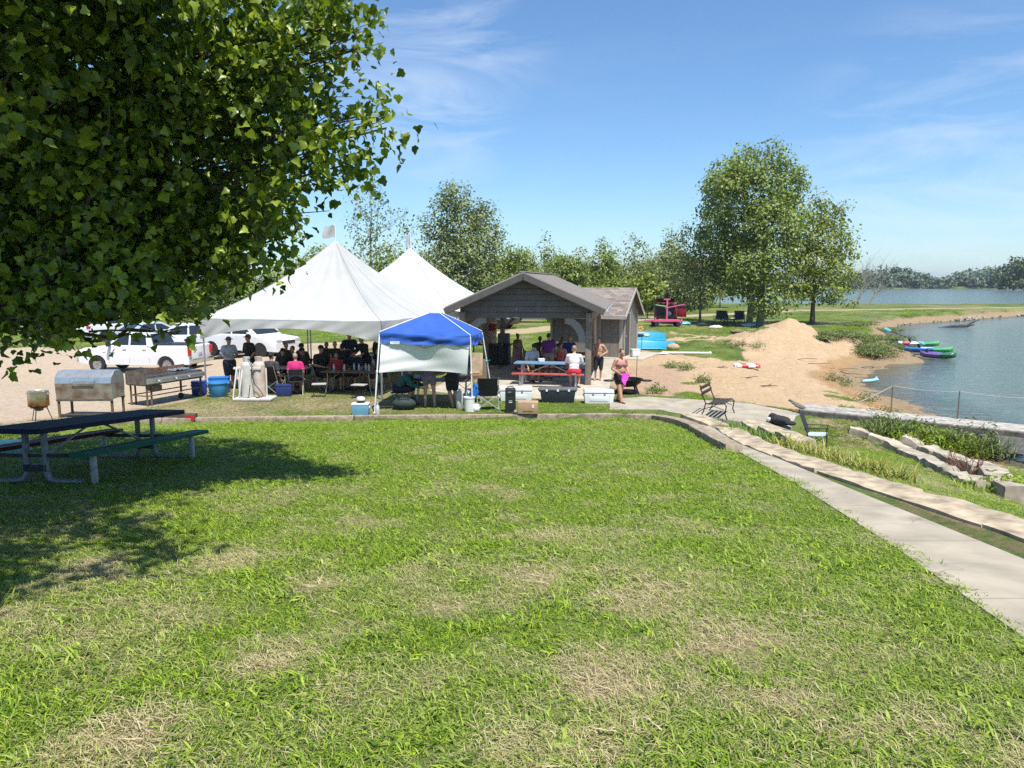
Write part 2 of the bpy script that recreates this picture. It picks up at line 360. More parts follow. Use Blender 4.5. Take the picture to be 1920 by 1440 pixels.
def soilf(x, y):
    """(amount, r, g, b) of bare soil at ground points."""
    n = fbm(x, y, 0.9, 3) - 0.5; n2 = fbm(x, y, 3.2, 8, 3) - 0.5
    amt = 0 * x; col = np.zeros(np.shape(x) + (3,)); col[...] = (0.20, 0.15, 0.09)
    def over(a, c):
        nonlocal amt, col
        a = np.clip(a, 0, 1); col[...] = col * (1 - a[..., None]) + np.array(c) * a[..., None]; amt = np.maximum(amt, a)
    over(ss((sdist(x, y, LOT) + 2.2 * n + 0.6 * n2) / 1.3 + 0.4), (0.55, 0.45, 0.33))
    for pl, w in ROADS:
        q = segdist(x, y, pl); far = np.clip(1 - (y - 90) / 60, 0.55, 1)
        over(ss((w * far - q + 1.2 * n) / 1.0), (0.47, 0.385, 0.25)); 
    over(ss((sdist(x, y, SAND) + 1.9 * n + 0.9 * n2) / 0.9 + 0.4), (0.555, 0.41, 0.255))
    over(ss((sdist(x, y, MULCH) + 0.7 * n) / 0.5), (0.50, 0.355, 0.245))
    over(ss((np.minimum(x - 4.15, 4.85 - x) + .12 * n) / .12) * (y < 9.5) * ss((9.5 - y) / 1.5) * .45, (0.30, 0.235, 0.15))
    dA = -sdist(x, y, SHORE)
    over(ss((2.4 + 1.2 * n - dA) / 0.6) * np.where((y > 24) & (y < 47), 1, 0), (0.42, 0.275, 0.14))
    over(ss((1.4 + 1.0 * n - dA) / 0.5), (0.34, 0.255, 0.155))
    for cx, cy, r in PATCHES:              # weeds on the sand
        q = np.hypot(x - cx, (y - cy) * 0.8) / r
        amt = amt * (1 - ss((1.25 - q + 1.5 * n2) / 0.5) * 0.85)
    return amt, col, dA

def groundmat():
    m = bpy.data.materials.new('ground'); m.use_nodes = True; t = m.node_tree; t.nodes.clear()
    out = N(t, 'ShaderNodeOutputMaterial'); b = N(t, 'ShaderNodeBsdfPrincipled'); b.inputs['Roughness'].default_value = 0.9; b.inputs['Specular IOR Level'].default_value = 0.15
    a = N(t, 'ShaderNodeAttribute', attribute_name='soil'); d = N(t, 'ShaderNodeAttribute', attribute_name='dry')
    g = N(t, 'ShaderNodeNewGeometry')
    def noise(sc, det=6, ro=0.6):
        n = N(t, 'ShaderNodeTexNoise'); n.inputs['Scale'].default_value = sc; n.inputs['Detail'].default_value = det; n.inputs['Roughness'].default_value = ro; L(t, g.outputs['Position'], n.inputs['Vector']); return n.outputs[0]
    def mixc(f, c1, c2, bt='MIX'):
        x = N(t, 'ShaderNodeMix', data_type='RGBA', blend_type=bt)
        for s, v in ((0, f), (6, c1), (7, c2)):
            if isinstance(v, (int, float)): x.inputs[s].default_value = v
            elif isinstance(v, tuple): x.inputs[s].default_value = (*v, 1)
            else: L(t, v, x.inputs[s])
        return x.outputs[2]
    def rng_(v, a0, a1, lo=0.0, hi=1.0):
        x = N(t, 'ShaderNodeMapRange'); L(t, v, x.inputs[0])
        for i, q in zip((1, 2, 3, 4), (a0, a1, lo, hi)): x.inputs[i].default_value = q
        return x.outputs[0]
    nf, nm, nl, nx = noise(9, 8, 0.7), noise(2.3), noise(0.22, 4), noise(38, 4, 0.7)
    grass = mixc(rng_(nf, 0.3, 0.7), (0.035, 0.065, 0.010), (0.10, 0.145, 0.028))
    grass = mixc(rng_(nl, 0.40, 0.65), grass, (0.165, 0.205, 0.06))
    dryc = mixc(rng_(nf, 0.3, 0.7), (0.13, 0.10, 0.05), (0.40, 0.33, 0.19))
    ad = N(t, 'ShaderNodeMath', operation='ADD'); L(t, d.outputs['Fac'], ad.inputs[0]); L(t, rng_(nf, 0.3, 0.7, -0.3, 0.3), ad.inputs[1])
    gd = mixc(rng_(ad.outputs[0], 0.25, 0.8), grass, dryc)
    soil = mixc(rng_(nm, 0.3, 0.75, 0.0, 0.55), a.outputs['Color'], mixc(1.0, a.outputs['Color'], (0.74, 0.68, 0.62), 'MULTIPLY'))
    soil = mixc(rng_(nf, 0.42, 0.68, 0, 0.62), soil, mixc(1.0, soil, (0.60, 0.54, 0.50), 'MULTIPLY'))
    soil = mixc(rng_(nx, 0.56, 0.70, 0, 0.7), soil, mixc(1.0, soil, (0.42, 0.36, 0.31), 'MULTIPLY'))
    af = N(t, 'ShaderNodeMath', operation='ADD'); L(t, a.outputs['Alpha'], af.inputs[0]); L(t, rng_(nf, 0.3, 0.7, -0.32, 0.32), af.inputs[1])
    c = mixc(rng_(af.outputs[0], 0.36, 0.64), gd, soil)
    L(t, c, b.inputs['Base Color'])
    bp = N(t, 'ShaderNodeBump'); bp.inputs['Strength'].default_value = 0.8; bp.inputs['Distance'].default_value = 0.12
    sm = N(t, 'ShaderNodeMath', operation='ADD'); L(t, nf, sm.inputs[0]); L(t, nm, sm.inputs[1]); L(t, sm.outputs[0], bp.inputs['Height']); L(t, bp.outputs[0], b.inputs['Normal'])
    L(t, b.outputs[0], out.inputs[0]); return m
GM = groundmat()

def terrain():
    ang = np.concatenate([np.linspace(-75, -40, 60, endpoint=False), np.linspace(-40, 40, 560), np.linspace(40, 75, 61)[1:]])
    rad = np.concatenate([np.linspace(0.3, 2, 8, endpoint=False), np.exp(np.linspace(math.log(2), math.log(140), 400, endpoint=False)), np.exp(np.linspace(math.log(140), math.log(3500), 60))])
    A, Rr = np.meshgrid(np.radians(ang), rad); x = Rr * np.sin(A); y = Rr * np.cos(A) - 0.0
    z = H(x, y); amt, col, dA = soilf(x, y); dry = dryf(x, y)
    t = y - yk(x)
    # sparse dry grass between the kerb and the tents
    dry = np.where((t > 0) & (y < 40) & (x < 4), np.clip(0.35 + 0.9 * (fbm(x, y, 0.7, 44) - 0.35), 0, 1) * np.where(x < -1.5, 1, 0.35), dry)
    dry = np.where(y > 30, 0.55 * ss((fbm(x, y, 0.12, 51) - 0.45) / 0.2), dry)
    dry = np.where(x > 4.5, np.where(y < 22, 0.15 + 0.8 * ss((fbm(x, y, 0.9, 61) - 0.45) / 0.2), dry), dry)
    n1, n0 = x.shape[1], x.shape[0]
    idx = np.arange(n0 * n1).reshape(n0, n1)
    fc = np.stack([idx[:-1, :-1], idx[:-1, 1:], idx[1:, 1:], idx[1:, :-1]], -1).reshape(-1, 4)
    V = np.stack([x, y, z], -1).reshape(-1, 3); cx = V[fc].mean(1)
    tt = cx[:, 1] - yk(cx[:, 0]); sand = (sdist(cx[:, 0], cx[:, 1], SAND) > 0) | ((-sdist(cx[:, 0], cx[:, 1], SHORE) < 2.2) & (cx[:, 1] > 22) & (cx[:, 1] < 47))
    lot = sdist(cx[:, 0], cx[:, 1], LOT) > 0; road = np.zeros(len(cx), bool)
    for pl, w in ROADS: road |= segdist(cx[:, 0], cx[:, 1], pl) < w
    lawn = (tt < 0) & (cx[:, 0] < 4.3); bank = (cx[:, 0] >= 4.3) & (cx[:, 1] < 21)
    far = cx[:, 1] > 300
    cls = np.select([lawn, sand, bank, lot, road, far], [0, 1, 2, 3, 4, 6], 5)
    names = ['lawn', 'sandy_beach', 'lake_bank', 'dirt_parking_lot', 'dirt_road', 'meadow', 'far_shore']
    rgba = np.concatenate([col, amt[..., None]], -1).reshape(-1, 4); dr = dry.ravel()
    for k, nm in enumerate(names):
        f = fc[cls == k]
        if len(f) == 0: continue
        u, inv = np.unique(f, return_inverse=True); f2 = inv.reshape(f.shape)
        o = npmesh(nm, V[u], f2, GM, smooth=True); me = o.data
        a = me.attributes.new('soil', 'FLOAT_COLOR', 'POINT'); a.data.foreach_set('color', rgba[u].astype(np.float32).ravel())
        a = me.attributes.new('dry', 'FLOAT', 'POINT'); a.data.foreach_set('value', dr[u].astype(np.float32))
        o['kind'] = 'structure'
terrain()

# ------------------------------------------------------------------ water
def watermat():
    m = bpy.data.materials.new('water'); m.use_nodes = True; t = m.node_tree; t.nodes.clear()
    out = N(t, 'ShaderNodeOutputMaterial'); g = N(t, 'ShaderNodeNewGeometry'); a = N(t, 'ShaderNodeAttribute', attribute_name='tone')
    mp = N(t, 'ShaderNodeMapping'); mp.inputs['Rotation'].default_value = (0, 0, R(-12)); mp.inputs['Scale'].default_value = (0.55, 1.5, 1); L(t, g.outputs['Position'], mp.inputs[0])
    hs = []
    for sc, det, dis in ((0.8, 3, 0.5), (2.6, 3, 0.8), (0.18, 2, 0.3)):
        n = N(t, 'ShaderNodeTexNoise'); n.inputs['Scale'].default_value = sc; n.inputs['Detail'].default_value = det; n.inputs['Distortion'].default_value = dis; L(t, mp.outputs[0], n.inputs[0]); hs.append(n.outputs[0])
    m1 = N(t, 'ShaderNodeMath', operation='MULTIPLY_ADD'); L(t, hs[1], m1.inputs[0]); m1.inputs[1].default_value = 0.35; L(t, hs[0], m1.inputs[2])
    m2 = N(t, 'ShaderNodeMath', operation='MULTIPLY_ADD'); L(t, hs[2], m2.inputs[0]); m2.inputs[1].default_value = 1.2; L(t, m1.outputs[0], m2.inputs[2])
    bp = N(t, 'ShaderNodeBump'); bp.inputs['Strength'].default_value = 0.8; bp.inputs['Distance'].default_value = 0.34; L(t, m2.outputs[0], bp.inputs['Height'])
    gl = N(t, 'ShaderNodeBsdfGlossy'); gl.inputs['Roughness'].default_value = 0.10; gl.inputs[0].default_value = (0.93, 0.95, 0.91, 1); L(t, bp.outputs[0], gl.inputs['Normal'])
    df = N(t, 'ShaderNodeBsdfDiffuse'); df.inputs[0].default_value = (0.12, 0.165, 0.155, 1)
    tr = N(t, 'ShaderNodeBsdfTransparent'); tr.inputs[0].default_value = (0.70, 0.74, 0.70, 1)
    u = N(t, 'ShaderNodeMixShader'); L(t, a.outputs['Fac'], u.inputs[0]); L(t, df.outputs[0], u.inputs[1]); L(t, tr.outputs[0], u.inputs[2])
    fr = N(t, 'ShaderNodeFresnel'); fr.inputs[0].default_value = 1.33; L(t, bp.outputs[0], fr.inputs['Normal'])
    mx = N(t, 'ShaderNodeMixShader'); L(t, fr.outputs[0], mx.inputs[0]); L(t, u.outputs[0], mx.inputs[1]); L(t, gl.outputs[0], mx.inputs[2]); L(t, mx.outputs[0], out.inputs[0])
    return m
WM = watermat()
def water(name, poly, rads, angs):
    A, Rr = np.meshgrid(np.radians(angs), rads); x = Rr * np.sin(A); y = Rr * np.cos(A); sd = sdist(x, y, poly)
    n0, n1 = x.shape; idx = np.arange(n0 * n1).reshape(n0, n1)
    fc = np.stack([idx[:-1, :-1], idx[:-1, 1:], idx[1:, 1:], idx[1:, :-1]], -1).reshape(-1, 4)
    keep = (sd.ravel()[fc] > -0.8 - 0.01 * Rr.ravel()[fc]).any(1); fc = fc[keep]
    u, inv = np.unique(fc, return_inverse=True)
    V = np.stack([x, y, np.full_like(x, -0.9)], -1).reshape(-1, 3)[u]
    shallow = np.clip(1 - (sd.ravel()[u] + 0.1) / 3.2, 0, 1)
    o = npmesh(name, V, inv.reshape(fc.shape), WM, tone=shallow, smooth=True); o['kind'] = 'structure'
water('lake_water', SHORE, np.exp(np.linspace(math.log(9), math.log(420), 300)), np.linspace(18, 74, 200))
water('far_lake_water', FARLAKE, np.exp(np.linspace(math.log(110), math.log(2700), 90)), np.linspace(5, 76, 120))

# ------------------------------------------------------------------ concrete
CONC = mat('concrete', (0.375, 0.33, 0.255), 0.85, var=0.13, scale=2.2, bump=0.15, detail=9, spec=0.2)
CONC2 = mat('pale_concrete', (0.45, 0.40, 0.315), 0.85, var=0.12, scale=3.5, bump=0.15, detail=9, spec=0.2)
def joints(m):
    t = m.node_tree; b = t.nodes['Principled BSDF']; src = b.inputs['Base Color'].links[0].from_socket; g = N(t, 'ShaderNodeNewGeometry'); sx = N(t, 'ShaderNodeSeparateXYZ'); L(t, g.outputs['Position'], sx.inputs[0])
    def math_(op, a, b_): n = N(t, 'ShaderNodeMath', operation=op); [(L(t, v, n.inputs[i]) if not isinstance(v, float) else setattr(n.inputs[i], 'default_value', v)) for i, v in enumerate((a, b_))]; return n.outputs[0]
    fr = math_('LESS_THAN', math_('FRACT', math_('MULTIPLY', sx.outputs[1], 0.62), 0.0), 0.016)
    vo = N(t, 'ShaderNodeTexVoronoi', feature='DISTANCE_TO_EDGE'); vo.inputs['Scale'].default_value = 0.55; nz = N(t, 'ShaderNodeTexNoise'); nz.inputs['Scale'].default_value = 2.5; ad = N(t, 'ShaderNodeVectorMath', operation='ADD'); L(t, g.outputs['Position'], nz.inputs[0]); L(t, g.outputs['Position'], ad.inputs[0]); L(t, nz.outputs[1], ad.inputs[1]); L(t, ad.outputs[0], vo.inputs['Vector'])
    cr = math_('LESS_THAN', vo.outputs['Distance'], 0.006); fac = math_('MULTIPLY', math_('MAXIMUM', fr, cr), 0.35)
    sp = N(t, 'ShaderNodeTexNoise'); sp.inputs['Scale'].default_value = 1.1; sp.inputs['Detail'].default_value = 8; L(t, g.outputs['Position'], sp.inputs[0]); mr = N(t, 'ShaderNodeMapRange'); mr.inputs[1].default_value = .5; mr.inputs[2].default_value = .75; mr.inputs[4].default_value = .45; L(t, sp.outputs[0], mr.inputs[0])
    m0 = N(t, 'ShaderNodeMix', data_type='RGBA'); L(t, mr.outputs[0], m0.inputs[0]); L(t, src, m0.inputs[6]); m0.inputs[7].default_value = (.26, .235, .19, 1)
    mx = N(t, 'ShaderNodeMix', data_type='RGBA'); L(t, fac, mx.inputs[0]); L(t, m0.outputs[2], mx.inputs[6]); mx.inputs[7].default_value = (.10, .09, .07, 1); L(t, mx.outputs[2], b.inputs['Base Color'])
joints(CONC); joints(CONC2)
def strip(name, lpts, rpts, zoff, m, n=60, thick=0.12, across=4):
    """Paved strip between two edge polylines, laid on the terrain."""
    def res(pl):
        pl = [Vector((a[0], a[1], 0)) for a in pl]; ds = [0]
        for i in range(len(pl) - 1): ds.append(ds[-1] + (pl[i + 1] - pl[i]).length)
        s = np.linspace(0, ds[-1], n); return np.stack([np.interp(s, ds, [p.x for p in pl]), np.interp(s, ds, [p.y for p in pl])], -1)
    a, b = res(lpts), res(rpts); mb = MB(); rings = []
    for i in range(n):
        row = []
        for j in range(across + 1):
            q = a[i] * (1 - j / across) + b[i] * j / across; row.append((q[0], q[1], max(Hs(a[i][0], a[i][1]), Hs(b[i][0], b[i][1]), Hs(*q)) * 0.5 + Hs(*q) * 0.5 + zoff))
        top = [Vector(p) for p in row]; bot = [p - Vector((0, 0, thick)) for p in top]
        rings.append(top + bot[::-1])
    mb.loft(rings); return mb.build(name, m, smooth=True, ang=35)
o = strip('concrete_path', [(2.75, 2.5), (3.05, 4.4), (3.33, 6.2), (3.75, 9.6), (4.0, 12.6), (4.22, 15), (4.42, 17.5), (4.40, 19.6)],
          [(4.15, 2.5), (4.16, 4.4), (4.20, 6.2), (4.30, 9.6), (4.42, 12.6), (4.62, 15), (4.85, 17.5), (5.0, 19.6)], 0.012, CONC, 70); tag(o, kind='structure')
def slab(name, poly, z, m, thick=0.15, bevel=0.01):
    mb = MB(); k = len(poly); mb.add([(p[0], p[1], z) for p in poly] + [(p[0], p[1], z - thick) for p in poly], [tuple(range(k)), tuple(range(k, 2 * k))[::-1]] + [(i, (i + 1) % k, k + (i + 1) % k, k + i) for i in range(k)])
    return tag(mb.build(name, m, bevel=bevel), kind='structure')
SR, SG = Vector((0.155, 0.988, 0)), Vector((0.988, -0.155, 0))          # shelter: along the ridge, along the gable
RF = Vector((2.64, 25.7, 0))
slab('shelter_floor', [RF + SG * 0.75 - SR * 3.2, RF + SG * 0.75 + SR * 9.0, RF - SG * 5.1 + SR * 9.0, RF - SG * 5.1 - SR * 2.2, RF - SG * 3.2 - SR * 3.2], 0.05, CONC2)
strip('concrete_walkway', [(3.0, 22.6), (4.2, 23.15), (5.4, 22.8), (7.0, 22.1), (8.4, 21.4)], [(2.75, 20.75), (4.1, 20.75), (5.0, 19.9), (6.2, 19.4), (7.3, 19.3)], 0.03, CONC, 30)['kind'] = 'structure'

# ------------------------------------------------------------------ kerb timbers and limestone
WOOD_T = mat('weathered_timber', (0.32, 0.255, 0.18), 0.85, var=0.25, scale=9, bump=0.4, detail=8)
def resample(pl, step):
    pl = [Vector((p[0], p[1], 0)) for p in pl]; out = [pl[0]]; i = 0; cur = pl[0]; left = step
    while i < len(pl) - 1:
        d = (pl[i + 1] - cur).length
        if d >= left: cur = cur + (pl[i + 1] - cur).normalized() * left; out.append(cur.copy()); left = step
        else: left -= d; i += 1; cur = pl[i]
    if (out[-1] - pl[-1]).length > 0.3: out.append(pl[-1])
    return out
def timber(a, b, zoff, w, h, label, grp):
    c = (a + b) / 2; za = Hs(a.x - .1, a.y - .12) + zoff; zb = Hs(b.x - .1, b.y - .12) + zoff
    a3 = Vector((a.x, a.y, za)); b3 = Vector((b.x, b.y, zb)); d = (b3 - a3).normalized()
    mb = MB(); mb.beam(a3 + d * 0.008, b3 - d * 0.008, w, h)
    return tag(mb.build('landscape_timber', WOOD_T, bevel=0.012, jitter=0.006), label, 'timber', grp)
fr = resample(KERB[1:7], 2.45)
for i in range(len(fr) - 1):
    timber(fr[i], fr[i + 1], 0.035, 0.15, 0.22, 'weathered timber laid end to end in the straight lawn edging beside the tents', 'timbers edging the far side of the lawn')
cv = resample(KERB[6:], 0.82)
for i in range(len(cv) - 1):
    timber(cv[i], cv[i + 1], 0.0, 0.30, 0.26, 'broad short timber in the curved lawn edging beside the concrete path' if i < len(cv) - 2 else 'last broad timber of the curved edging with its sawn end facing the path', 'timbers edging the curved corner of the lawn')
LIME = mat('limestone', (0.46, 0.375, 0.265), 0.85, var=0.25, scale=5, bump=0.7, detail=10, spec=0.2)
LIME2 = mat('grey_limestone', (0.44, 0.385, 0.30), 0.85, var=0.24, scale=3.5, bump=0.8, detail=10, spec=0.2)
def stone(name, c, d, rz, m, label, group, jit=0.035, tilt=0.0, cat='stone block'):
    mb = MB(); nx, ny = max(2, int(d[0] / 0.14)), max(2, int(d[1] / 0.14)); bm = bmesh.new()
    bmesh.ops.create_cube(bm, size=1); bmesh.ops.subdivide_edges(bm, edges=bm.edges[:], cuts=4, use_grid_fill=True)
    sd = random.random() * 99
    for v in bm.verts:
        p = v.co.copy(); q = Vector((p.x * d[0], p.y * d[1], p.z * d[2]))
        rnd = max(0, (abs(p.x) + abs(p.y) + abs(p.z) * 0.7) - 1.0); q *= 1 - (0.22 if jit > .03 else .08) * rnd
        from mathutils import noise as mn
        q += mn.noise_vector(q * 2.3 + Vector((sd, 0, 0))) * jit * 1.6 + mn.noise_vector(q * 7 + Vector((0, sd, 0))) * jit * 0.6
        v.co = q
    me = bpy.data.meshes.new(name); bm.to_mesh(me); bm.free(); me.shade_smooth(); me.set_sharp_from_angle(angle=R(38)); me.materials.append(m)
    o = bpy.data.objects.new(name, me); COL.objects.link(o); o.location = c; o.rotation_euler = (random.uniform(-.03, .03) + tilt, random.uniform(-.04, .04), rz)
    return tag(o, label, cat, group)
row = resample([(4.75, 3.6), (4.88, 5.5), (4.88, 7.2), (4.74, 9.3), (4.62, 11.2), (4.70, 13.8), (4.92, 16.2), (5.15, 17.6)], 1.75)
for i in range(len(row) - 1):
    a, b = row[i], row[i + 1]; c = (a + b) / 2; l = (b - a).length
    z = Hs(c.x - .35, c.y); sl = (Hs(a.x - .35, a.y) - Hs(b.x - .35, b.y)) / l
    o = stone('limestone_slab', (c.x, c.y, z - 0.055), (0.54, l * random.uniform(.98, 1.05), 0.20), -math.atan2(b.x - a.x, b.y - a.y), LIME, 'flat tan limestone slab in the long row along the right side of the concrete path', 'limestone slabs lining the path', 0.022)
    o.rotation_euler.x = -math.atan(sl)
row = resample([(6.15, 15.3), (6.1, 18.9)], 1.2)
for i in range(len(row) - 1):
    c = (row[i] + row[i + 1]) / 2
    stone('limestone_block', (c.x, c.y, Hs(c.x - .2, c.y) + 0.05), (0.42, 1.22, 0.36), 0.01, LIME, ['squared tan limestone block nearest the daylilies in the short terrace row', 'squared tan limestone block in the middle of the short terrace row', 'squared tan limestone block at the far end of the terrace row under the black bag'][i % 3], 'limestone blocks of the short terrace row', 0.025)
slabp = G(1320, 795)
stone('stepping_stone', (slabp.x, slabp.y, slabp.z + 0.05), (0.6, 1.5, 0.18), 0.25, LIME, 'wide flat limestone stepping slab between the bench and the curved timbers', None, 0.02)
ROWA = [(1592, 808), (1628, 820), (1664, 835), (1702, 852), (1740, 872), (1778, 892), (1815, 908), (1850, 926)]
ROWB = [(1686, 830), (1728, 848), (1764, 862), (1806, 880), (1845, 897), (1885, 921), (1918, 946)]
NA = ['pale limestone ledge at the top end of the rocky lake bank', 'thin limestone ledge below the camp chair on the lake bank', 'limestone ledge beside the rounded boulder', 'grey limestone ledge halfway down the rocky row', 'limestone ledge with a dark crack behind the dead weeds', 'small limestone ledge half sunk in the terrace grass', 'low limestone ledge below the overhanging slab']
NB = ['rounded pale limestone boulder beside the weeds under the gangway', 'limestone lump between the boulder and the red dead weed', 'big flat limestone slab in front of the bright green weeds', 'limestone slab under the forked brown dead weed', 'big rounded limestone slab overhanging a dark gap', 'broken white limestone slab lowest on the rocky bank']
for rw, nm, w0, h0 in ((ROWA, NA, .36, .20), (ROWB, NB, .50, .34)):
    gp = [G(*q) for q in rw]
    for i in range(len(gp) - 1):
        a, b = gp[i], gp[i + 1]; c = (a + b) / 2; l = (b - a).length * random.uniform(.9, 1.08); rz = math.atan2(b.y - a.y, b.x - a.x)
        o = stone('limestone_rock', (c.x, c.y, c.z + h0 * .22), (l, w0 * random.uniform(.8, 1.25), h0 * random.uniform(.8, 1.2)), rz + random.uniform(-.08, .08), LIME2, nm[i], None, 0.05, cat='rock'); o.rotation_euler.y = -math.asin(max(-.4, min(.4, (b.z - a.z) / max(l, .1))))
# ------------------------------------------------------------------ grass (real blades, gathered in small tufts)
GRASS = leafmat('grass_blades', (0.055, 0.140, 0.009), (0.385, 0.505, 0.042), 0.32, 0.5, (1.0, 1.1, 0.6), 0.3, 'dry', ((0.38, 0.30, 0.16), (0.74, 0.62, 0.41)))
def tuft(name, n, rad, l0, l1, w0, w1, flat, mt, curl=0.5):
    a = rng.uniform(0, 2 * np.pi, n); r = rad * np.sqrt(rng.uniform(0, 1, n)); bx, by = r * np.cos(a), r * np.sin(a)
    az = rng.uniform(0, 2 * np.pi, n); l = rng.uniform(l0, l1, n); w = rng.uniform(w0, w1, n); el = np.clip(rng.normal(1.0 - flat, 0.28, n), 0.08, 1.5); cu = curl * rng.uniform(0.3, 1.5, n)
    dx, dy = np.cos(az), np.sin(az); sx, sy = -dy, dx; V = []; px, py, pz = bx, by, np.zeros(n) - 0.004
    ws = (0.7, 1.0, 0.75)
    for k in range(3):
        V.append(np.stack([px + sx * w * ws[k] / 2, py + sy * w * ws[k] / 2, pz], -1)); V.append(np.stack([px - sx * w * ws[k] / 2, py - sy * w * ws[k] / 2, pz + w * 0.25], -1))
        e = el - cu * k; px = px + dx * np.cos(e) * l / 3; py = py + dy * np.cos(e) * l / 3; pz = np.maximum(pz + np.sin(e) * l / 3, 0.003)
    V.append(np.stack([px, py, pz], -1)); V = np.stack(V, 1).reshape(-1, 3)
    f = np.array([(0, 1, 2), (1, 3, 2), (2, 3, 4), (3, 5, 4), (4, 5, 6)]); fs = (np.arange(n)[:, None, None] * 7 + f).reshape(-1, 3)
    me_tone = np.repeat(np.clip(rng.normal(0.45, 0.28, n), 0, 1), 7)
    o = npmesh(name, V, fs, mt, tone=me_tone); COL.objects.unlink(o); return o
def scatter(name, pts, rotz, scl, idx, dry, tmpl, label=None, tilt=None):
    tc = bpy.data.collections.new(name + '_templates')
    for o in tmpl: tc.objects.link(o)
    me = bpy.data.meshes.new(name); me.vertices.add(len(pts)); me.vertices.foreach_set('co', np.asarray(pts, np.float32).ravel())
    rv = np.zeros((len(pts), 3), np.float32); rv[:, 2] = rotz
    if tilt is not None: rv[:, :2] = tilt
    for nm, ty, dat, key in (('rot', 'FLOAT_VECTOR', rv.ravel(), 'vector'), ('scl', 'FLOAT_VECTOR', np.asarray(scl, np.float32).ravel(), 'vector'), ('idx', 'INT', np.asarray(idx, np.int32), 'value'), ('dry', 'FLOAT', np.asarray(dry, np.float32), 'value')):
        a = me.attributes.new(nm, ty, 'POINT'); a.data.foreach_set(key, dat)
    o = bpy.data.objects.new(name, me); COL.objects.link(o); o['kind'] = 'stuff'
    g = bpy.data.node_groups.new(name, 'GeometryNodeTree'); g.interface.new_socket('Geometry', in_out='INPUT', socket_type='NodeSocketGeometry'); g.interface.new_socket('Geometry', in_out='OUTPUT', socket_type='NodeSocketGeometry')
    gi, go = g.nodes.new('NodeGroupInput'), g.nodes.new('NodeGroupOutput'); ip = g.nodes.new('GeometryNodeInstanceOnPoints'); ci = g.nodes.new('GeometryNodeCollectionInfo')
    ci.inputs[0].default_value = tc; ci.inputs[1].default_value = True; ci.inputs[2].default_value = True
    def na(nm, ty):
        n = g.nodes.new('GeometryNodeInputNamedAttribute'); n.data_type = ty; n.inputs[0].default_value = nm; return n.outputs[0]
    g.links.new(gi.outputs[0], ip.inputs['Points']); g.links.new(ci.outputs[0], ip.inputs['Instance']); ip.inputs['Pick Instance'].default_value = True
    g.links.new(na('idx', 'INT'), ip.inputs['Instance Index']); g.links.new(na('rot', 'FLOAT_VECTOR'), ip.inputs['Rotation']); g.links.new(na('scl', 'FLOAT_VECTOR'), ip.inputs['Scale'])
    g.links.new(ip.outputs[0], go.inputs[0]); md = o.modifiers.new('scatter', 'NODES'); md.node_group = g
    return o
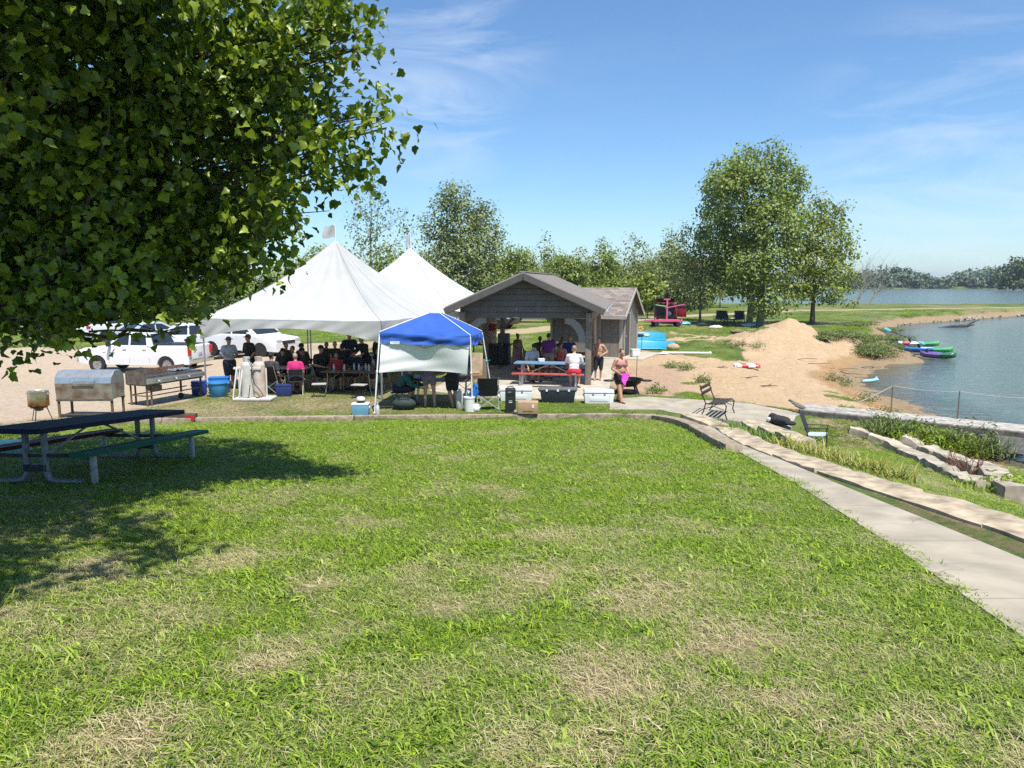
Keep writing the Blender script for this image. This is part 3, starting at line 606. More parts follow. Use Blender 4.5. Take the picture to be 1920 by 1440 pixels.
def lawn_grass():
    T = [tuft('tuft_a%d' % i, 150, 0.17, 0.028, 0.078, 0.0034, 0.0070, 0.42, GRASS) for i in range(4)] + \
        [tuft('tuft_b%d' % i, 130, 0.18, 0.03, 0.085, 0.0024, 0.0045, 0.62, GRASS, 0.35) for i in range(3)] + \
        [tuft('tuft_c%d' % i, 28, 0.08, 0.07, 0.15, 0.007, 0.012, 0.35, GRASS, 0.6) for i in range(2)] + \
        [tuft('tuft_d%d' % i, 26, 0.10, 0.03, 0.06, 0.014, 0.024, 0.72, GRASS, 0.2) for i in range(2)]
    pts = []
    for d0, d1, dens in ((1.6, 4, 88), (4, 6.5, 74), (6.5, 10, 54), (10, 14, 44), (14, 20.6, 36)):
        hw = d1 * 0.78 + 0.4; cell = dens ** -0.5; gx, gy = np.meshgrid(np.arange(-hw, hw, cell), np.arange(d0, d1, cell)); x = gx.ravel() + rng.uniform(-.55, .55, gx.size) * cell; y = gy.ravel() + rng.uniform(0, 1.1, gx.size) * cell; k = (np.abs(x) < y * 0.74 + 0.5); pts.append(np.stack([x[k], y[k]], -1))
    p = np.concatenate(pts); x, y = p[:, 0], p[:, 1]
    pathl = np.interp(y, [2.5, 4.4, 6.2, 9.6, 12.6, 13, 15.2, 17.5, 19, 20.2], [2.75, 3.05, 3.33, 3.75, 3.9, 3.72, 3.92, 4.06, 4.08, 3.7]) + rng.uniform(-0.06, 0.10, len(x))
    k = (x < pathl) & (y < yk(x) - 0.16); x, y = x[k], y[k]; dry = dryf(x, y)
    keep = rng.uniform(0, 1, len(x)) > dry * 0.05; x, y, dry = x[keep], y[keep], dry[keep]; n = len(x)
    u = rng.uniform(0, 1, n); isdry = u < np.clip(0.10 + dry * 1.15, 0, 0.94)
    idx = np.where(isdry, rng.integers(4, 7, n), rng.integers(0, 4, n)); idx = np.where((~isdry) & (rng.uniform(0, 1, n) < 0.10), rng.integers(7, 9, n), idx)
    idx = np.where((~isdry) & (rng.uniform(0, 1, n) < 0.10), rng.integers(9, 11, n), idx)
    dv = np.where(isdry, np.clip(0.45 + 0.55 * dry + rng.normal(0, 0.12, n), 0, 1), np.clip(0.32 * dry * rng.uniform(0, 1.6, n), 0, 0.6))
    gr = 1 + 0.035 * np.clip(y - 6, 0, 14); hgt = (0.75 + 0.5 * fbm(x, y, 0.8, 71)) * rng.uniform(0.75, 1.2, n); sc = np.stack([gr, gr, gr * 0.5 + 0.5], -1) * hgt[:, None]
    scatter('lawn_grass', np.stack([x, y, H(x, y)], -1), rng.uniform(0, 6.28, n), sc, idx, dv, T)
    print('lawn tufts', n)
    # rougher grass beyond the kerb, on the bank and over the meadow
    xs, ys = [], []
    for d0, d1, dens in ((4, 14, 20), (14, 21, 16), (21, 32, 7), (32, 60, 1.6), (60, 100, 0.35)):
        hw = d1 * 0.75; m = int(2 * hw * (d1 - d0) * dens); a = rng.uniform(-hw, hw, m); b = rng.uniform(d0, d1, m); k = np.abs(a) < b * 0.74; xs.append(a[k]); ys.append(b[k])
    x, y = np.concatenate(xs), np.concatenate(ys); amt, col, dA = soilf(x, y)
    stone_row = (x > 4.15) & (x < 4.98) & (y < 17.5)
    conc = (inside(x, y, [(3.0, 23.2), (4.2, 23.25), (8.5, 21.5), (7.3, 19.2), (6.2, 19.3), (5.0, 19.8), (4.0, 20.5), (2.7, 20.7)])) | inside(x, y, [tuple((RF + SG * a + SR * b)[:2]) for a, b in ((.8, -3.2), (.8, 9), (-5.1, 9), (-5.1, -2.2), (-3.2, -3.2))])
    rgt = x > np.interp(y, [0, 12, 15, 17.6, 19.6], [4.9, 5.0, 5.15, 5.35, 5.2])
    ok = (((y > yk(x) + 0.12) & (x < 4.2)) | (rgt & (y < 60)) | (y > 22)) & (~conc) & (~stone_row) & (dA > 1.3) & (amt < 0.42) & ((y > 20.5) | (x > 4.4) | (x < 4.2))
    x, y, amt = x[ok], y[ok], amt[ok]; n = len(x)
    dd = np.clip(fbm(x, y, 0.7, 44) * 1.6 - 0.45, 0, 1); dd = np.where((x < -1.5) & (y < 32), np.clip(dd + 0.3, 0, 1), dd * 0.6); isd = rng.uniform(0, 1, n) < dd
    thin = rng.uniform(0, 1, n) < np.where((x < -1.5) & (y < 32), 0.55, 1.0); x, y, dd, isd = x[thin], y[thin], dd[thin], isd[thin]; n = len(x)
    g2 = (0.9 + 0.035 * y) * rng.uniform(0.7, 1.3, n); hh = np.where(y > 32, 1.5, 1.0) * (0.6 + 0.9 * fbm(x, y, 0.3, 77))
    scatter('meadow_grass', np.stack([x, y, H(x, y)], -1), rng.uniform(0, 6.28, n), np.stack([g2, g2, hh * (0.7 + 0.02 * y)], -1), np.where(isd, rng.integers(4, 7, n), rng.integers(0, 4, n)), np.where(isd, 0.4 + 0.6 * dd, 0.3 * dd),
            [o.copy() for o in T[:7]])
    print('meadow tufts', n)
lawn_grass()
# ================================================================== TREES AND PLANTS
BARK = mat('bark', (0.16, 0.125, 0.09), 0.95, var=0.3, scale=12, bump=0.8, detail=8)
BARK_G = mat('grey_bark', (0.25, 0.22, 0.18), 0.95, var=0.3, scale=10, bump=0.8, detail=8)
MAPLE = leafmat('maple_leaves', (0.045, 0.095, 0.008), (0.38, 0.47, 0.042), 0.34, 0.38, (1.15, 1.25, 0.45), 0.45)
COTTON = leafmat('cottonwood_leaves', (0.135, 0.195, 0.035), (0.33, 0.40, 0.10), 0.33, 0.45, (1.0, 1.05, 0.5), 0.4)
COTTON2 = leafmat('yellowish_leaves', (0.15, 0.20, 0.03), (0.34, 0.39, 0.075), 0.35, 0.45, (1.0, 1.0, 0.45), 0.4)
GREYGREEN = leafmat('greyish_leaves', (0.145, 0.19, 0.055), (0.31, 0.36, 0.125), 0.3, 0.5, None, 0.4)
WILLOW = leafmat('willow_leaves', (0.17, 0.225, 0.03), (0.32, 0.38, 0.07), 0.3, 0.5, None, 0.35)
DARKG = leafmat('dark_leaves', (0.06, 0.095, 0.028), (0.125, 0.17, 0.055), 0.2, 0.5, None, 0.35)
WEED = leafmat('weed_leaves', (0.125, 0.175, 0.05), (0.25, 0.31, 0.11), 0.3, 0.5, None, 0.3)
BRIGHTW = leafmat('bright_weed_leaves', (0.17, 0.26, 0.02), (0.36, 0.47, 0.05), 0.35, 0.5, None, 0.3)

_h = [(.33, -.07), (.38, .07), (.57, .20), (.60, .45), (.38, .52), (.27, .73)]
MAPLE_OUT = np.array([(0, 0)] + _h + [(0, 1.0)] + [(-x, y) for x, y in _h[::-1]])
def frames(n, up_bias, outward=None, ob=0.0, spread=0.8):
    """Random leaf frames: normal biased up and outward, tip direction hanging."""
    nm = rng.normal(0, spread, (n, 3)); nm[:, 2] += up_bias
    if outward is not None: nm += outward * ob
    nm /= np.linalg.norm(nm, axis=1, keepdims=True) + 1e-9
    t = rng.normal(0, 1, (n, 3)); t[:, 2] -= 0.7
    if outward is not None: t += outward * 0.6
    t -= nm * (t * nm).sum(1, keepdims=True); t /= np.linalg.norm(t, axis=1, keepdims=True) + 1e-9
    return np.cross(t, nm), t, nm
def maple_leaves(c, outward, size):
    n = len(c); sx, t, nm = frames(n, 0.42, outward, 0.95, 0.55); s = size * rng.uniform(0.5, 1.35, n)
    k = len(MAPLE_OUT); u = MAPLE_OUT[:, 0]; v = MAPLE_OUT[:, 1]; fold = np.abs(u) * 0.45 - (v - 0.35) ** 2 * 0.55
    V = c[:, None, :] + s[:, None, None] * (u[None, :, None] * sx[:, None, :] + v[None, :, None] * t[:, None, :] + fold[None, :, None] * nm[:, None, :] * rng.uniform(0.3, 1.3, n)[:, None, None])
    ctr = c + (s * 0.30)[:, None] * t
    V = np.concatenate([V, ctr[:, None, :]], 1)
    f = np.array([(i, (i + 1) % k, k) for i in range(k)]); fs = (np.arange(n)[:, None, None] * (k + 1) + f).reshape(-1, 3)
    tone = np.repeat(np.clip(rng.normal(0.4, 0.28, n), 0, 1), k + 1)
    return V.reshape(-1, 3), fs, tone
def diamond_leaves(c, outward, size, up=0.75, asp=0.75, spread=0.55, ob=0.75):
    n = len(c); sx, t, nm = frames(n, up, outward, ob, spread); s = size * rng.uniform(0.6, 1.3, n)
    pts = np.array([(0, -.5, 0), (.5 * asp, -.1, .10), (0, .55, -.06), (-.5 * asp, -.1, .10)])
    V = c[:, None, :] + s[:, None, None] * (pts[None, :, 0, None] * sx[:, None, :] + pts[None, :, 1, None] * t[:, None, :] + pts[None, :, 2, None] * nm[:, None, :])
    fs = np.arange(n * 4).reshape(n, 4); tone = np.repeat(np.clip(rng.normal(0.45, 0.3, n), 0, 1), 4)
    return V.reshape(-1, 3), fs, tone
def blob_points(blobs, dens, shell=0.45, clump=0.0, nclump=0):
    """Leaf centres inside ellipsoid blobs (x, y, z, rx, rz), more of them near each blob's skin, gathered on twigs."""
    C, O = [], []
    for b in blobs:
        x, y, z, rx, rz = b[:5]; n = int(dens * rx * rx * rz * (b[5] if len(b) > 5 else 1))
        if n < 1: continue
        d = rng.normal(0, 1, (n, 3)); d /= np.linalg.norm(d, axis=1, keepdims=True)
        r = rng.uniform(shell, 1, n) ** 0.6 * (0.78 + 0.22 * rng.uniform(0, 1, n))
        if clump:
            m = max(3, int(n / nclump)); dc = rng.normal(0, 1, (m, 3)); dc /= np.linalg.norm(dc, axis=1, keepdims=True); rc = rng.uniform(shell, 1.0, m) ** 0.5
            w = rng.integers(0, m, n); q = dc[w] * rc[w][:, None] + rng.normal(0, clump / max(rx, rz), (n, 3)); o = dc[w]
        else: q = d * r[:, None]; o = d
        C.append(np.array([x, y, z]) + q * np.array([rx, rx, rz])); O.append(o)
    return np.concatenate(C), np.concatenate(O)
def limb(p0, p1, r0, r1, n=6, wob=0.12, sag=0.0):
    p0, p1 = Vector(p0), Vector(p1); l = (p1 - p0).length; pts = []
    for i in range(n + 1):
        t = i / n; q = p0.lerp(p1, t) + Vector((random.uniform(-1, 1), random.uniform(-1, 1), random.uniform(-.5, .5))) * wob * l * 0.35 * math.sin(math.pi * t); q.z += sag * math.sin(math.pi * t) * l; pts.append(q)
    return pts, [r0 + (r1 - r0) * (i / n) for i in range(n + 1)]

# ---- the maple that fills the upper left; its trunk stands just outside the frame
def maple():
    base = Vector((-8.6, 10.8, Hs(-8.6, 10.8)))
    t = thing('maple_tree', 'big leafy maple with a dark crown overhanging the metal picnic table', 'tree', base)
    spec = [(670, 30, 8.4, .3, 1.0), (675, 90, 8.5, .25, 1.0), (725, 240, 8.7, .2, 1.1), (600, 45, 8.4, .56, 1.0), (560, 130, 8.7, .60, 1.0), (655, 235, 8.7, .60, 1.0), (565, 290, 8.9, .70, 1.0), (570, 355, 9.2, .46, 1), (500, 430, 9.1, .60, 1.0), (540, 445, 9.0, .30, 1.0), (430, 455, 9.2, .66, 1.0), (370, 480, 9.0, .62, 1.0), (445, 505, 9.1, .30, .9),
            (440, 270, 9.0, 1.0, .9), (400, 60, 9.0, 1.15, .9), (500, 30, 8.8, .8, .9), (500, 180, 9.2, .75, .9), (250, 120, 8.6, 1.2, .9), (250, 320, 9.0, 1.25, .9), (210, 480, 8.6, .85, 1), (300, 520, 8.8, .55, 1), (120, 520, 8.4, .68, 1), (50, 585, 8.0, .42, 1), (190, 555, 8.3, .34, .9),
            (25, 625, 7.4, .26, .9), (130, 580, 7.8, .24, .9), (345, 575, 8.4, .26, .9), (335, 625, 8.4, .15, 1.2), (240, 570, 8.4, .22, .8), (375, 590, 8.4, .20, .7), (80, 605, 7.5, .30, .8),
            (60, 150, 8.0, 1.35, .9), (90, 350, 9.0, 1.35, .9), (-150, 200, 8.3, 1.6, .5), (-150, 450, 8.4, 1.25, .6), (-60, 560, 7.8, .6, .8), (30, 30, 6.9, .7, .9), (20, 130, 6.6, .45, .9),
            (200, -160, 9.0, 1.4, .8), (500, -120, 9.0, .9, .2), (0, -200, 8.6, 1.7, .9), (80, -130, 7.0, 1.3, .9), (330, 280, 11.4, 1.6, .8), (120, 180, 12.2, 2.0, .7), (430, 130, 11.0, 1.15, .8), (30, 400, 11.8, 1.6, .8), (270, 430, 11.2, 1.05, .9), (100, 480, 10.5, 1.05, .9), (-250, 300, 12, 2.2, .4), (430, 380, 10.6, .9, .9), (180, 540, 10.4, .42, 1), (300, 530, 10.6, .45, 1), (250, 525, 9.2, .5, 1), (400, 520, 9.4, .42, 1), (340, 545, 9.0, .42, 1), (150, 570, 9.0, .36, 1), (40, 540, 9.5, .8, 1), (490, 475, 9.5, .34, 1), (60, 470, 8.4, .8, 1), (180, 430, 9.6, 1.0, 1), (350, 420, 9.6, .9, 1), (640, 60, 8.6, .36, 1), (645, 310, 9, .26, 1), (690, 215, 8.8, .3, 1)]
    bl = []
    for px, py, D, r, w in spec:
        p = PD(px, py, D); bl.append((p.x, p.y, p.z, r, r * 0.92, w))
    bl += [(-3.4, 4.3, 7.2, 1.2, .9, .8), (-4.4, 3.1, 6.9, 1.1, .8, 1.2), (-2.5, 3.4, 7.0, .9, .6, 1.4), (-3.3, 2.6, 6.9, .9, .6, 1.4), (-4.3, 2.1, 6.8, .9, .6, 1.4), (-3.1, 5.2, 7.6, .8, .7, .7), (-4.8, 4.4, 7.2, 1.5, 1.1, 1.6), (-5.6, 5.6, 7.6, 1.7, 1.2, 1.8), (-4.5, 6.6, 8.4, 1.3, 1.0, 1.8), (-6.6, 4.2, 6.8, 1.5, 1.2, 1.4), (-6.6, 6.6, 8.0, 1.7, 1.2, 1.8), (-5.2, 7.8, 8.8, 1.2, 1.0, 1.5), (-6.9, 7.8, 8.4, 1.6, 1.2, 1.5), (-5.2, 6.4, 7.3, .95, .6, 2.6), (-4.2, 6.6, 7.3, .9, .6, 2.6), (-3.6, 6.8, 7.4, .8, .55, 2.4), (-4.6, 7.4, 7.6, .9, .6, 2.6), (-5.8, 7.2, 7.6, .95, .6, 2.6), (-3.8, 7.5, 7.9, .7, .5, 2.2), (-5.0, 5.4, 7.0, .9, .6, 2.2), (-5.2, 3.4, 7.0, .9, .8, .5)]  # unseen foliage above the frame, added to shade lower crown and lawn
    C, O = blob_points(bl, 1300, 0.35, 0.17, 30)
    C = C - np.array(base)
    V, fs, tone = maple_leaves(C, O, 0.092)
    npmesh('crown', V, fs, MAPLE, t, tone)
    print('maple leaves', len(C))
    mb = MB(); trunk = [(0, 0, -0.1), (0.05, 0, 1.0), (0.0, 0.05, 2.0), (0.1, 0, 3.2), (0.2, -0.1, 4.6), (0.3, -0.2, 6.2), (0.35, -.2, 8)]
    mb.tube(trunk, [0.27, 0.22, 0.20, 0.17, 0.13, 0.08, 0.03], 12)
    fork = PD(84, 515, 8.2) - base
    mb.tube([(0, 0.02, 1.7), fork * 0.45 + Vector((0, 0, .95)), PD(76, 590, 8.4) - base, fork], [0.12, .10, 0.075, 0.065], 8)
    for a, r in ((PD(160, 425, 8.1), .04), (PD(72, 380, 8.2), .045)):
        p, q = limb(fork, a - base, 0.05, r * .6, 5, .12); mb.tube(p, q, 7)
        p, q = limb(a - base, (a - base) * 1.0 + Vector((.5, -.3, 1.2)), r * .6, 0.012, 5, .2); mb.tube(p, q, 6)
    for b in bl:
        e = Vector(b[:3]) - base; s0 = min(max(e.z - 0.5 - 0.12 * math.hypot(e.x, e.y), 2.6), 6.5)
        p, q = limb((0.15, 0, s0), e, 0.055 + 0.01 * b[3], 0.010, 7, 0.22, -0.02); mb.tube(p, q, 6)
        for k in range(3):
            d = Vector((random.uniform(-1, 1), random.uniform(-1, 1), random.uniform(-.7, .8))) * b[3] * 0.9; p, q = limb(p[-3], e + d, 0.014, 0.004, 4, .2); mb.tube(p, q, 5); p, q = limb((0.15, 0, s0), e, 0.05, 0.01, 7, 0.2)
    mb.build('trunk', BARK, t)
maple()

# ---- trees of the middle and far ground
def bgtree(name, label, cat, base, blobs, leafm, size, dens, barkm, trunks, group=None, clump=0.0, ncl=10, up=0.75, branches=True, shell=0.3):
    t = thing(name, label, cat, base, 0, group)
    C, O = blob_points(blobs, dens, shell, clump, ncl); V, fs, tone = diamond_leaves(C, O, size, up); npmesh('crown', V, fs, leafm, t, tone)
    mb = MB()
    for tx, ty, h, r in trunks:
        pts = [(tx + random.uniform(-.03, .03) * h * i / 6, ty, -0.1 + h * i / 6) for i in range(7)]; mb.tube(pts, [r * (1.25 if i == 0 else 1 - 0.13 * i) for i in range(7)], 9)
        if branches:
            for b in blobs:
                z0 = min(max(b[2] - 0.35 * b[4] - 0.8 * abs(b[0] - tx) * .6, h * 0.25), h * 0.95); i = z0 / h
                p, q = limb((tx, ty, z0), b[:3], r * 0.38 * (1 - i * .6), r * 0.08, 5, .25); mb.tube(p, q, 6)
                for k in range(2):
                    p2, q2 = limb(p[-2], (b[0] + random.uniform(-.7, .7) * b[3], b[1] + random.uniform(-.6, .6) * b[3], b[2] + random.uniform(.0, .8) * b[4]), r * 0.13, r * 0.04, 4, .25); mb.tube(p2, q2, 5)
    mb.build('trunk', barkm, t); return t
def from_px(base, lst, D):                # blobs given as (px, py, r_px, aspect, dD) -> local metres
    out = []
    for px, py, rp, asp, dd in lst:
        p = PD(px, py, D + dd) - base; r = rp * (D + dd) / F; out.append((p.x, p.y, p.z, r, r * asp))
    return out
b = PD(1425, 612, 61); b.z = Hs(b.x, b.y); D = b.y
bgtree('cottonwood_tree', 'tallest broad cottonwood by the sand heap, with a thick trunk', 'tree', b, from_px(b, [(1400, 320, 38, .9, 0), (1455, 300, 30, 1.1, 1), (1365, 350, 40, .9, -1), (1430, 365, 52, .9, 0), (1480, 350, 38, 1, 1), (1345, 400, 38, .9, 0), (1340, 350, 30, .8, 1), (1400, 430, 50, .9, 1), (1455, 425, 52, 1, -2), (1340, 450, 40, .8, 1), (1490, 400, 30, 1, 0), (1410, 500, 44, .9, -2), (1450, 500, 42, .9, -3),
     (1370, 500, 42, .8, 2), (1440, 560, 34, .8, -3), (1420, 285, 16, 1.2, 0), (1443, 280, 10, 1.2, 0), (1500, 335, 20, 1, 0), (1405, 555, 24, .8, -2), (1475, 560, 26, .7, -2), (1430, 580, 22, .7, -3), (1390, 530, 34, .8, 0), (1460, 585, 16, .6, -3), (1360, 540, 24, .7, 1)], D), COTTON, 0.25, 270, BARK_G, [(0, 0, 9.5, .30)], None, 0.32, 16)
b2 = PD(1405, 602, 67); b2.z = Hs(b2.x, b2.y)
t2 = thing('cottonwood_tree', 'second cottonwood trunk half hidden just behind the tallest cottonwood', 'tree', b2)
mb = MB(); mb.tube([(0, 0, -.1), (.1, 0, 2), (-.1, 0, 4.5), (-.8, 0, 8), (-1.2, 0, 9.6)], [.30, .25, .2, .15, .05], 10); mb.build('trunk', BARK_G, t2)
bb = from_px(b2, [(1370, 330, 36, 1, 0), (1350, 390, 30, 1, 0), (1395, 300, 26, 1, 0), (1360, 470, 34, 1, 0)], b2.y); C, O = blob_points(bb, 200, .3, .32, 16); V, fs, tone = diamond_leaves(C, O, .25, .4); npmesh('crown', V, fs, COTTON, t2, tone)
b = PD(1523, 606, 64); b.z = Hs(b.x, b.y)
bgtree('cottonwood_tree', 'yellowish green cottonwood with a slim dark trunk, nearest the lake', 'tree', b, from_px(b, [(1530, 400, 28, 1.1, 0), (1560, 410, 26, 1, 1), (1510, 430, 36, 1, -1), (1550, 450, 40, .9, 0), (1580, 470, 28, .9, 1), (1520, 490, 44, .9, -1), (1565, 510, 38, .8, 0), (1490, 470, 34, 1, 0), (1500, 530, 38, .8, -1), (1545, 545, 38, .7, -1), (1592, 530, 22, .8, 1), (1530, 375, 14, 1.2, 0), (1575, 395, 18, 1, 1), (1590, 440, 18, 1, 1), (1480, 545, 28, .7, 0), (1590, 565, 18, .6, 0)], b.y), COTTON2, 0.24, 230, BARK, [(0, 0, 9.5, .2)], None, 0.32, 16)
b = G(1312, 609)
bgtree('slender_tree', 'slender greyish tree with a thin straight trunk beside the red SUV', 'tree', b, from_px(b, [(1295, 440, 22, 1.1, 0), (1320, 450, 26, 1, 0), (1275, 470, 28, .9, 1), (1305, 490, 34, .9, 0), (1340, 490, 26, .9, 1), (1290, 520, 34, .8, 0), (1330, 530, 30, .7, -1), (1355, 520, 20, .8, 1), (1310, 555, 26, .6, 0), (1270, 450, 18, 1, 1), (1262, 500, 18, 1, 1)], b.y), GREYGREEN, 0.20, 230, BARK, [(0, 0, 7.2, .11)], None, 0.28, 12)
def bare(name, label, base, h, lean, n):
    t = thing(name, label, 'tree', base); mb = MB(); top = Vector((lean, 0, h)); p, q = limb((0, 0, -.1), top * .3, .2, .14, 4, .05); mb.tube(p, q, 8)
    for i in range(n):
        e = Vector((lean * 1.0 + random.uniform(-.35, .55) * h * .8, random.uniform(-.2, .2) * h, h * random.uniform(.5, 1))); p, q = limb(p[-1] if i % 3 else top * .15, e, .065, .012, 6, .18); mb.tube(p, q, 6)
        for k in range(6):
            s = p[2 + k % 4]; mb.tube(*limb(s, s + Vector((random.uniform(-.2, .9), random.uniform(-.5, .5), random.uniform(.3, 1))) * h * .28, .022, .006, 4, .25), n=5)
        p = [top * .3]
    mb.build('trunk', mat('dead_wood', (0.26, 0.23, 0.20), .9, var=.15), t)
b = G(1598, 571)
bare('dead_tree', 'bare leafless grey tree leaning at the edge of the far lake', (b.x, b.y - 1.5, b.z), 9.0, 2.6, 9)
b = G(1622, 571); bare('dead_tree', 'low bare grey tree arching over the far lake edge', (b.x, b.y - 1, b.z), 5.2, 3.0, 7)

# airy poplar and big dense tree behind the tents
def at(px, D): return Vector(((px - 960) / F * D * 1.0, D, Hs((px - 960) / F * D, D)))
b = at(700, 76)
bgtree('poplar_tree', 'tall airy poplar with sparse leaves behind the front tent peak', 'tree', b, from_px(b, [(690, 350, 26, 1.2, 0), (670, 390, 24, 1, 1), (715, 385, 26, 1, 0), (690, 430, 34, 1, 0), (740, 420, 22, 1, 1), (660, 420, 16, 1, 0), (720, 460, 34, .9, 0), (765, 400, 16, 1, 1), (770, 440, 20, 1, 1), (680, 480, 30, .9, 0), (745, 480, 26, .9, 0)], b.y), GREYGREEN, 0.28, 46, BARK_G, [(0, 0, 12.5, .14), (.5, .3, 11, .1)], None, .4, 8, .4)
b = at(868, 72)
bgtree('cottonwood_tree', 'big rounded dark green tree right behind the shelter roof', 'tree', b, from_px(b, [(850, 365, 30, 1, 0), (835, 400, 30, 1, 0), (880, 400, 30, 1, 0), (905, 410, 30, 1, 1), (860, 440, 42, .9, 0), (820, 440, 26, 1, 1), (915, 450, 32, 1, 0), (885, 480, 44, .8, -1), (845, 490, 40, .8, -1), (925, 490, 24, .9, 0), (905, 525, 38, .7, -1), (860, 535, 40, .7, -1), (815, 480, 26, 1, 0), (930, 435, 16, .8, 0), (800, 420, 18, .9, 1), (945, 540, 20, .8, 0), (830, 540, 30, .8, 0)], b.y), GREYGREEN, 0.27, 190, BARK_G, [(0, 0, 9.5, .26)], None, .36, 14)
spec = [  # px, D, blobs, material, density, label, name
    (1025, 88, [(1025, 450, 10, 1.3, 0), (1018, 470, 16, 1, 0), (1032, 485, 20, 1, 0), (1022, 510, 24, .9, 0), (1050, 500, 14, 1.1, 0)], GREYGREEN, 60, 'windblown pointed poplar above the shelter ridge', 'poplar_tree'),
    (1090, 90, [(1090, 470, 10, 1.3, 0), (1085, 490, 18, 1, 0), (1098, 510, 24, .9, 0), (1075, 515, 16, 1, 0)], GREYGREEN, 55, 'small pale poplar next to the windblown pointed poplar', 'poplar_tree'),
    (1135, 84, [(1132, 465, 14, 1.3, 0), (1125, 490, 22, 1, 0), (1148, 490, 20, 1, 0), (1135, 520, 32, .8, 0)], COTTON, 110, 'dense mid green tree over the shed roof', 'broadleaf_tree'),
    (1185, 92, [(1180, 445, 14, 1.2, 0), (1195, 450, 14, 1.2, 0), (1175, 470, 18, 1, 0), (1200, 480, 22, 1, 0), (1185, 510, 28, .9, 0)], GREYGREEN, 30, 'pale thin topped poplar rising between the shed and the slender tree', 'poplar_tree'),
    (1255, 80, [(1255, 450, 16, 1.2, 0), (1262, 480, 24, 1, 0), (1240, 500, 20, 1, 0), (1258, 520, 28, .9, 0)], GREYGREEN, 60, 'greyish tree just behind the slender tree', 'broadleaf_tree'),
    (1238, 86, [(1232, 480, 14, 1.2, 0), (1225, 510, 20, 1, 0)], GREYGREEN, 40, 'thin young poplar between the pale poplar and the slender tree', 'poplar_tree'),
    (955, 95, [(955, 480, 7, 1.6, 0), (955, 500, 12, 1.2, 0), (958, 520, 20, 1, 0)], GREYGREEN, 60, 'small spire shaped tree between the big rounded tree and the shelter ridge', 'broadleaf_tree'),
    (1000, 82, [(1000, 490, 10, .8, 0), (1005, 510, 14, 1.2, 0), (985, 525, 16, 1, 0)], COTTON2, 70, 'small yellowish tree with a bent top above the shelter ridge', 'broadleaf_tree'),
    (740, 70, [(735, 500, 34, .9, 0), (760, 520, 26, .9, 0), (710, 520, 28, .8, 0)], COTTON, 110, 'olive green bushy tree between the two tent peaks', 'broadleaf_tree'),
    (800, 68, [(795, 500, 26, 1, 0), (805, 530, 30, .8, 0), (780, 540, 24, .8, 0)], GREYGREEN, 90, 'greyish bushy tree right of the rear tent peak', 'broadleaf_tree'),
    (590, 85, [(600, 480, 22, .9, 0), (570, 500, 26, .8, 0), (640, 490, 24, .9, 0), (550, 520, 26, .7, 0), (620, 520, 30, .8, 0)], COTTON2, 100, 'yellowish bushy tree behind the front tent slope', 'broadleaf_tree'),
    (480, 78, [(490, 525, 26, .8, 0), (460, 535, 26, .8, 0), (520, 520, 26, .8, 0), (475, 560, 30, .6, 0)], COTTON, 100, 'dark bushy tree under the maple tip behind the front tent', 'broadleaf_tree'),
    (415, 82, [(420, 540, 26, .8, 0), (390, 555, 26, .7, 0), (430, 570, 28, .6, 0)], DARKG, 110, 'dark green tree behind the left corner of the front tent', 'broadleaf_tree'),
    (1348, 105, [(1345, 500, 22, 1, 0), (1370, 515, 20, .9, 0), (1360, 540, 24, .7, 0)], GREYGREEN, 70, 'greyish tree behind the tallest cottonwood', 'broadleaf_tree'),
    (1500, 118, [(1495, 555, 14, .8, 0), (1515, 558, 12, .8, 0), (1475, 558, 12, .8, 0)], DARKG, 110, 'dark low tree under the cottonwoods at the far lake edge', 'broadleaf_tree'),
]
for px, D, bl, lm, dn, lb, nm in spec:
    b = at(px, D); bgtree(nm, lb, 'tree', b, from_px(b, bl, D), lm, 0.30, dn * 1.75, BARK_G, [(0, 0, max(3, (b - PD(px, bl[0][1], D)).length * .8), .1)], None, .3, 10)
b = at(1213, 74)
bgtree('willow_bush', 'bright yellow green willow bush behind the shed', 'bush', b, from_px(b, [(1212, 525, 20, .9, 0), (1195, 538, 20, .9, 0), (1230, 540, 18, .9, 0), (1213, 550, 26, .7, 0)], b.y), WILLOW, 0.30, 240, BARK, [(0, 0, 2, .08)], None, .2, 10)
b = at(1185, 78)
bgtree('broadleaf_bush', 'grey green bush filling the gap above the shed ridge', 'bush', b, from_px(b, [(1160, 535, 20, .8, 0), (1140, 540, 22, .7, 0), (1110, 540, 24, .7, 0)], b.y), COTTON, 0.32, 200, BARK, [(0, 0, 2, .08)], None, .2, 10)
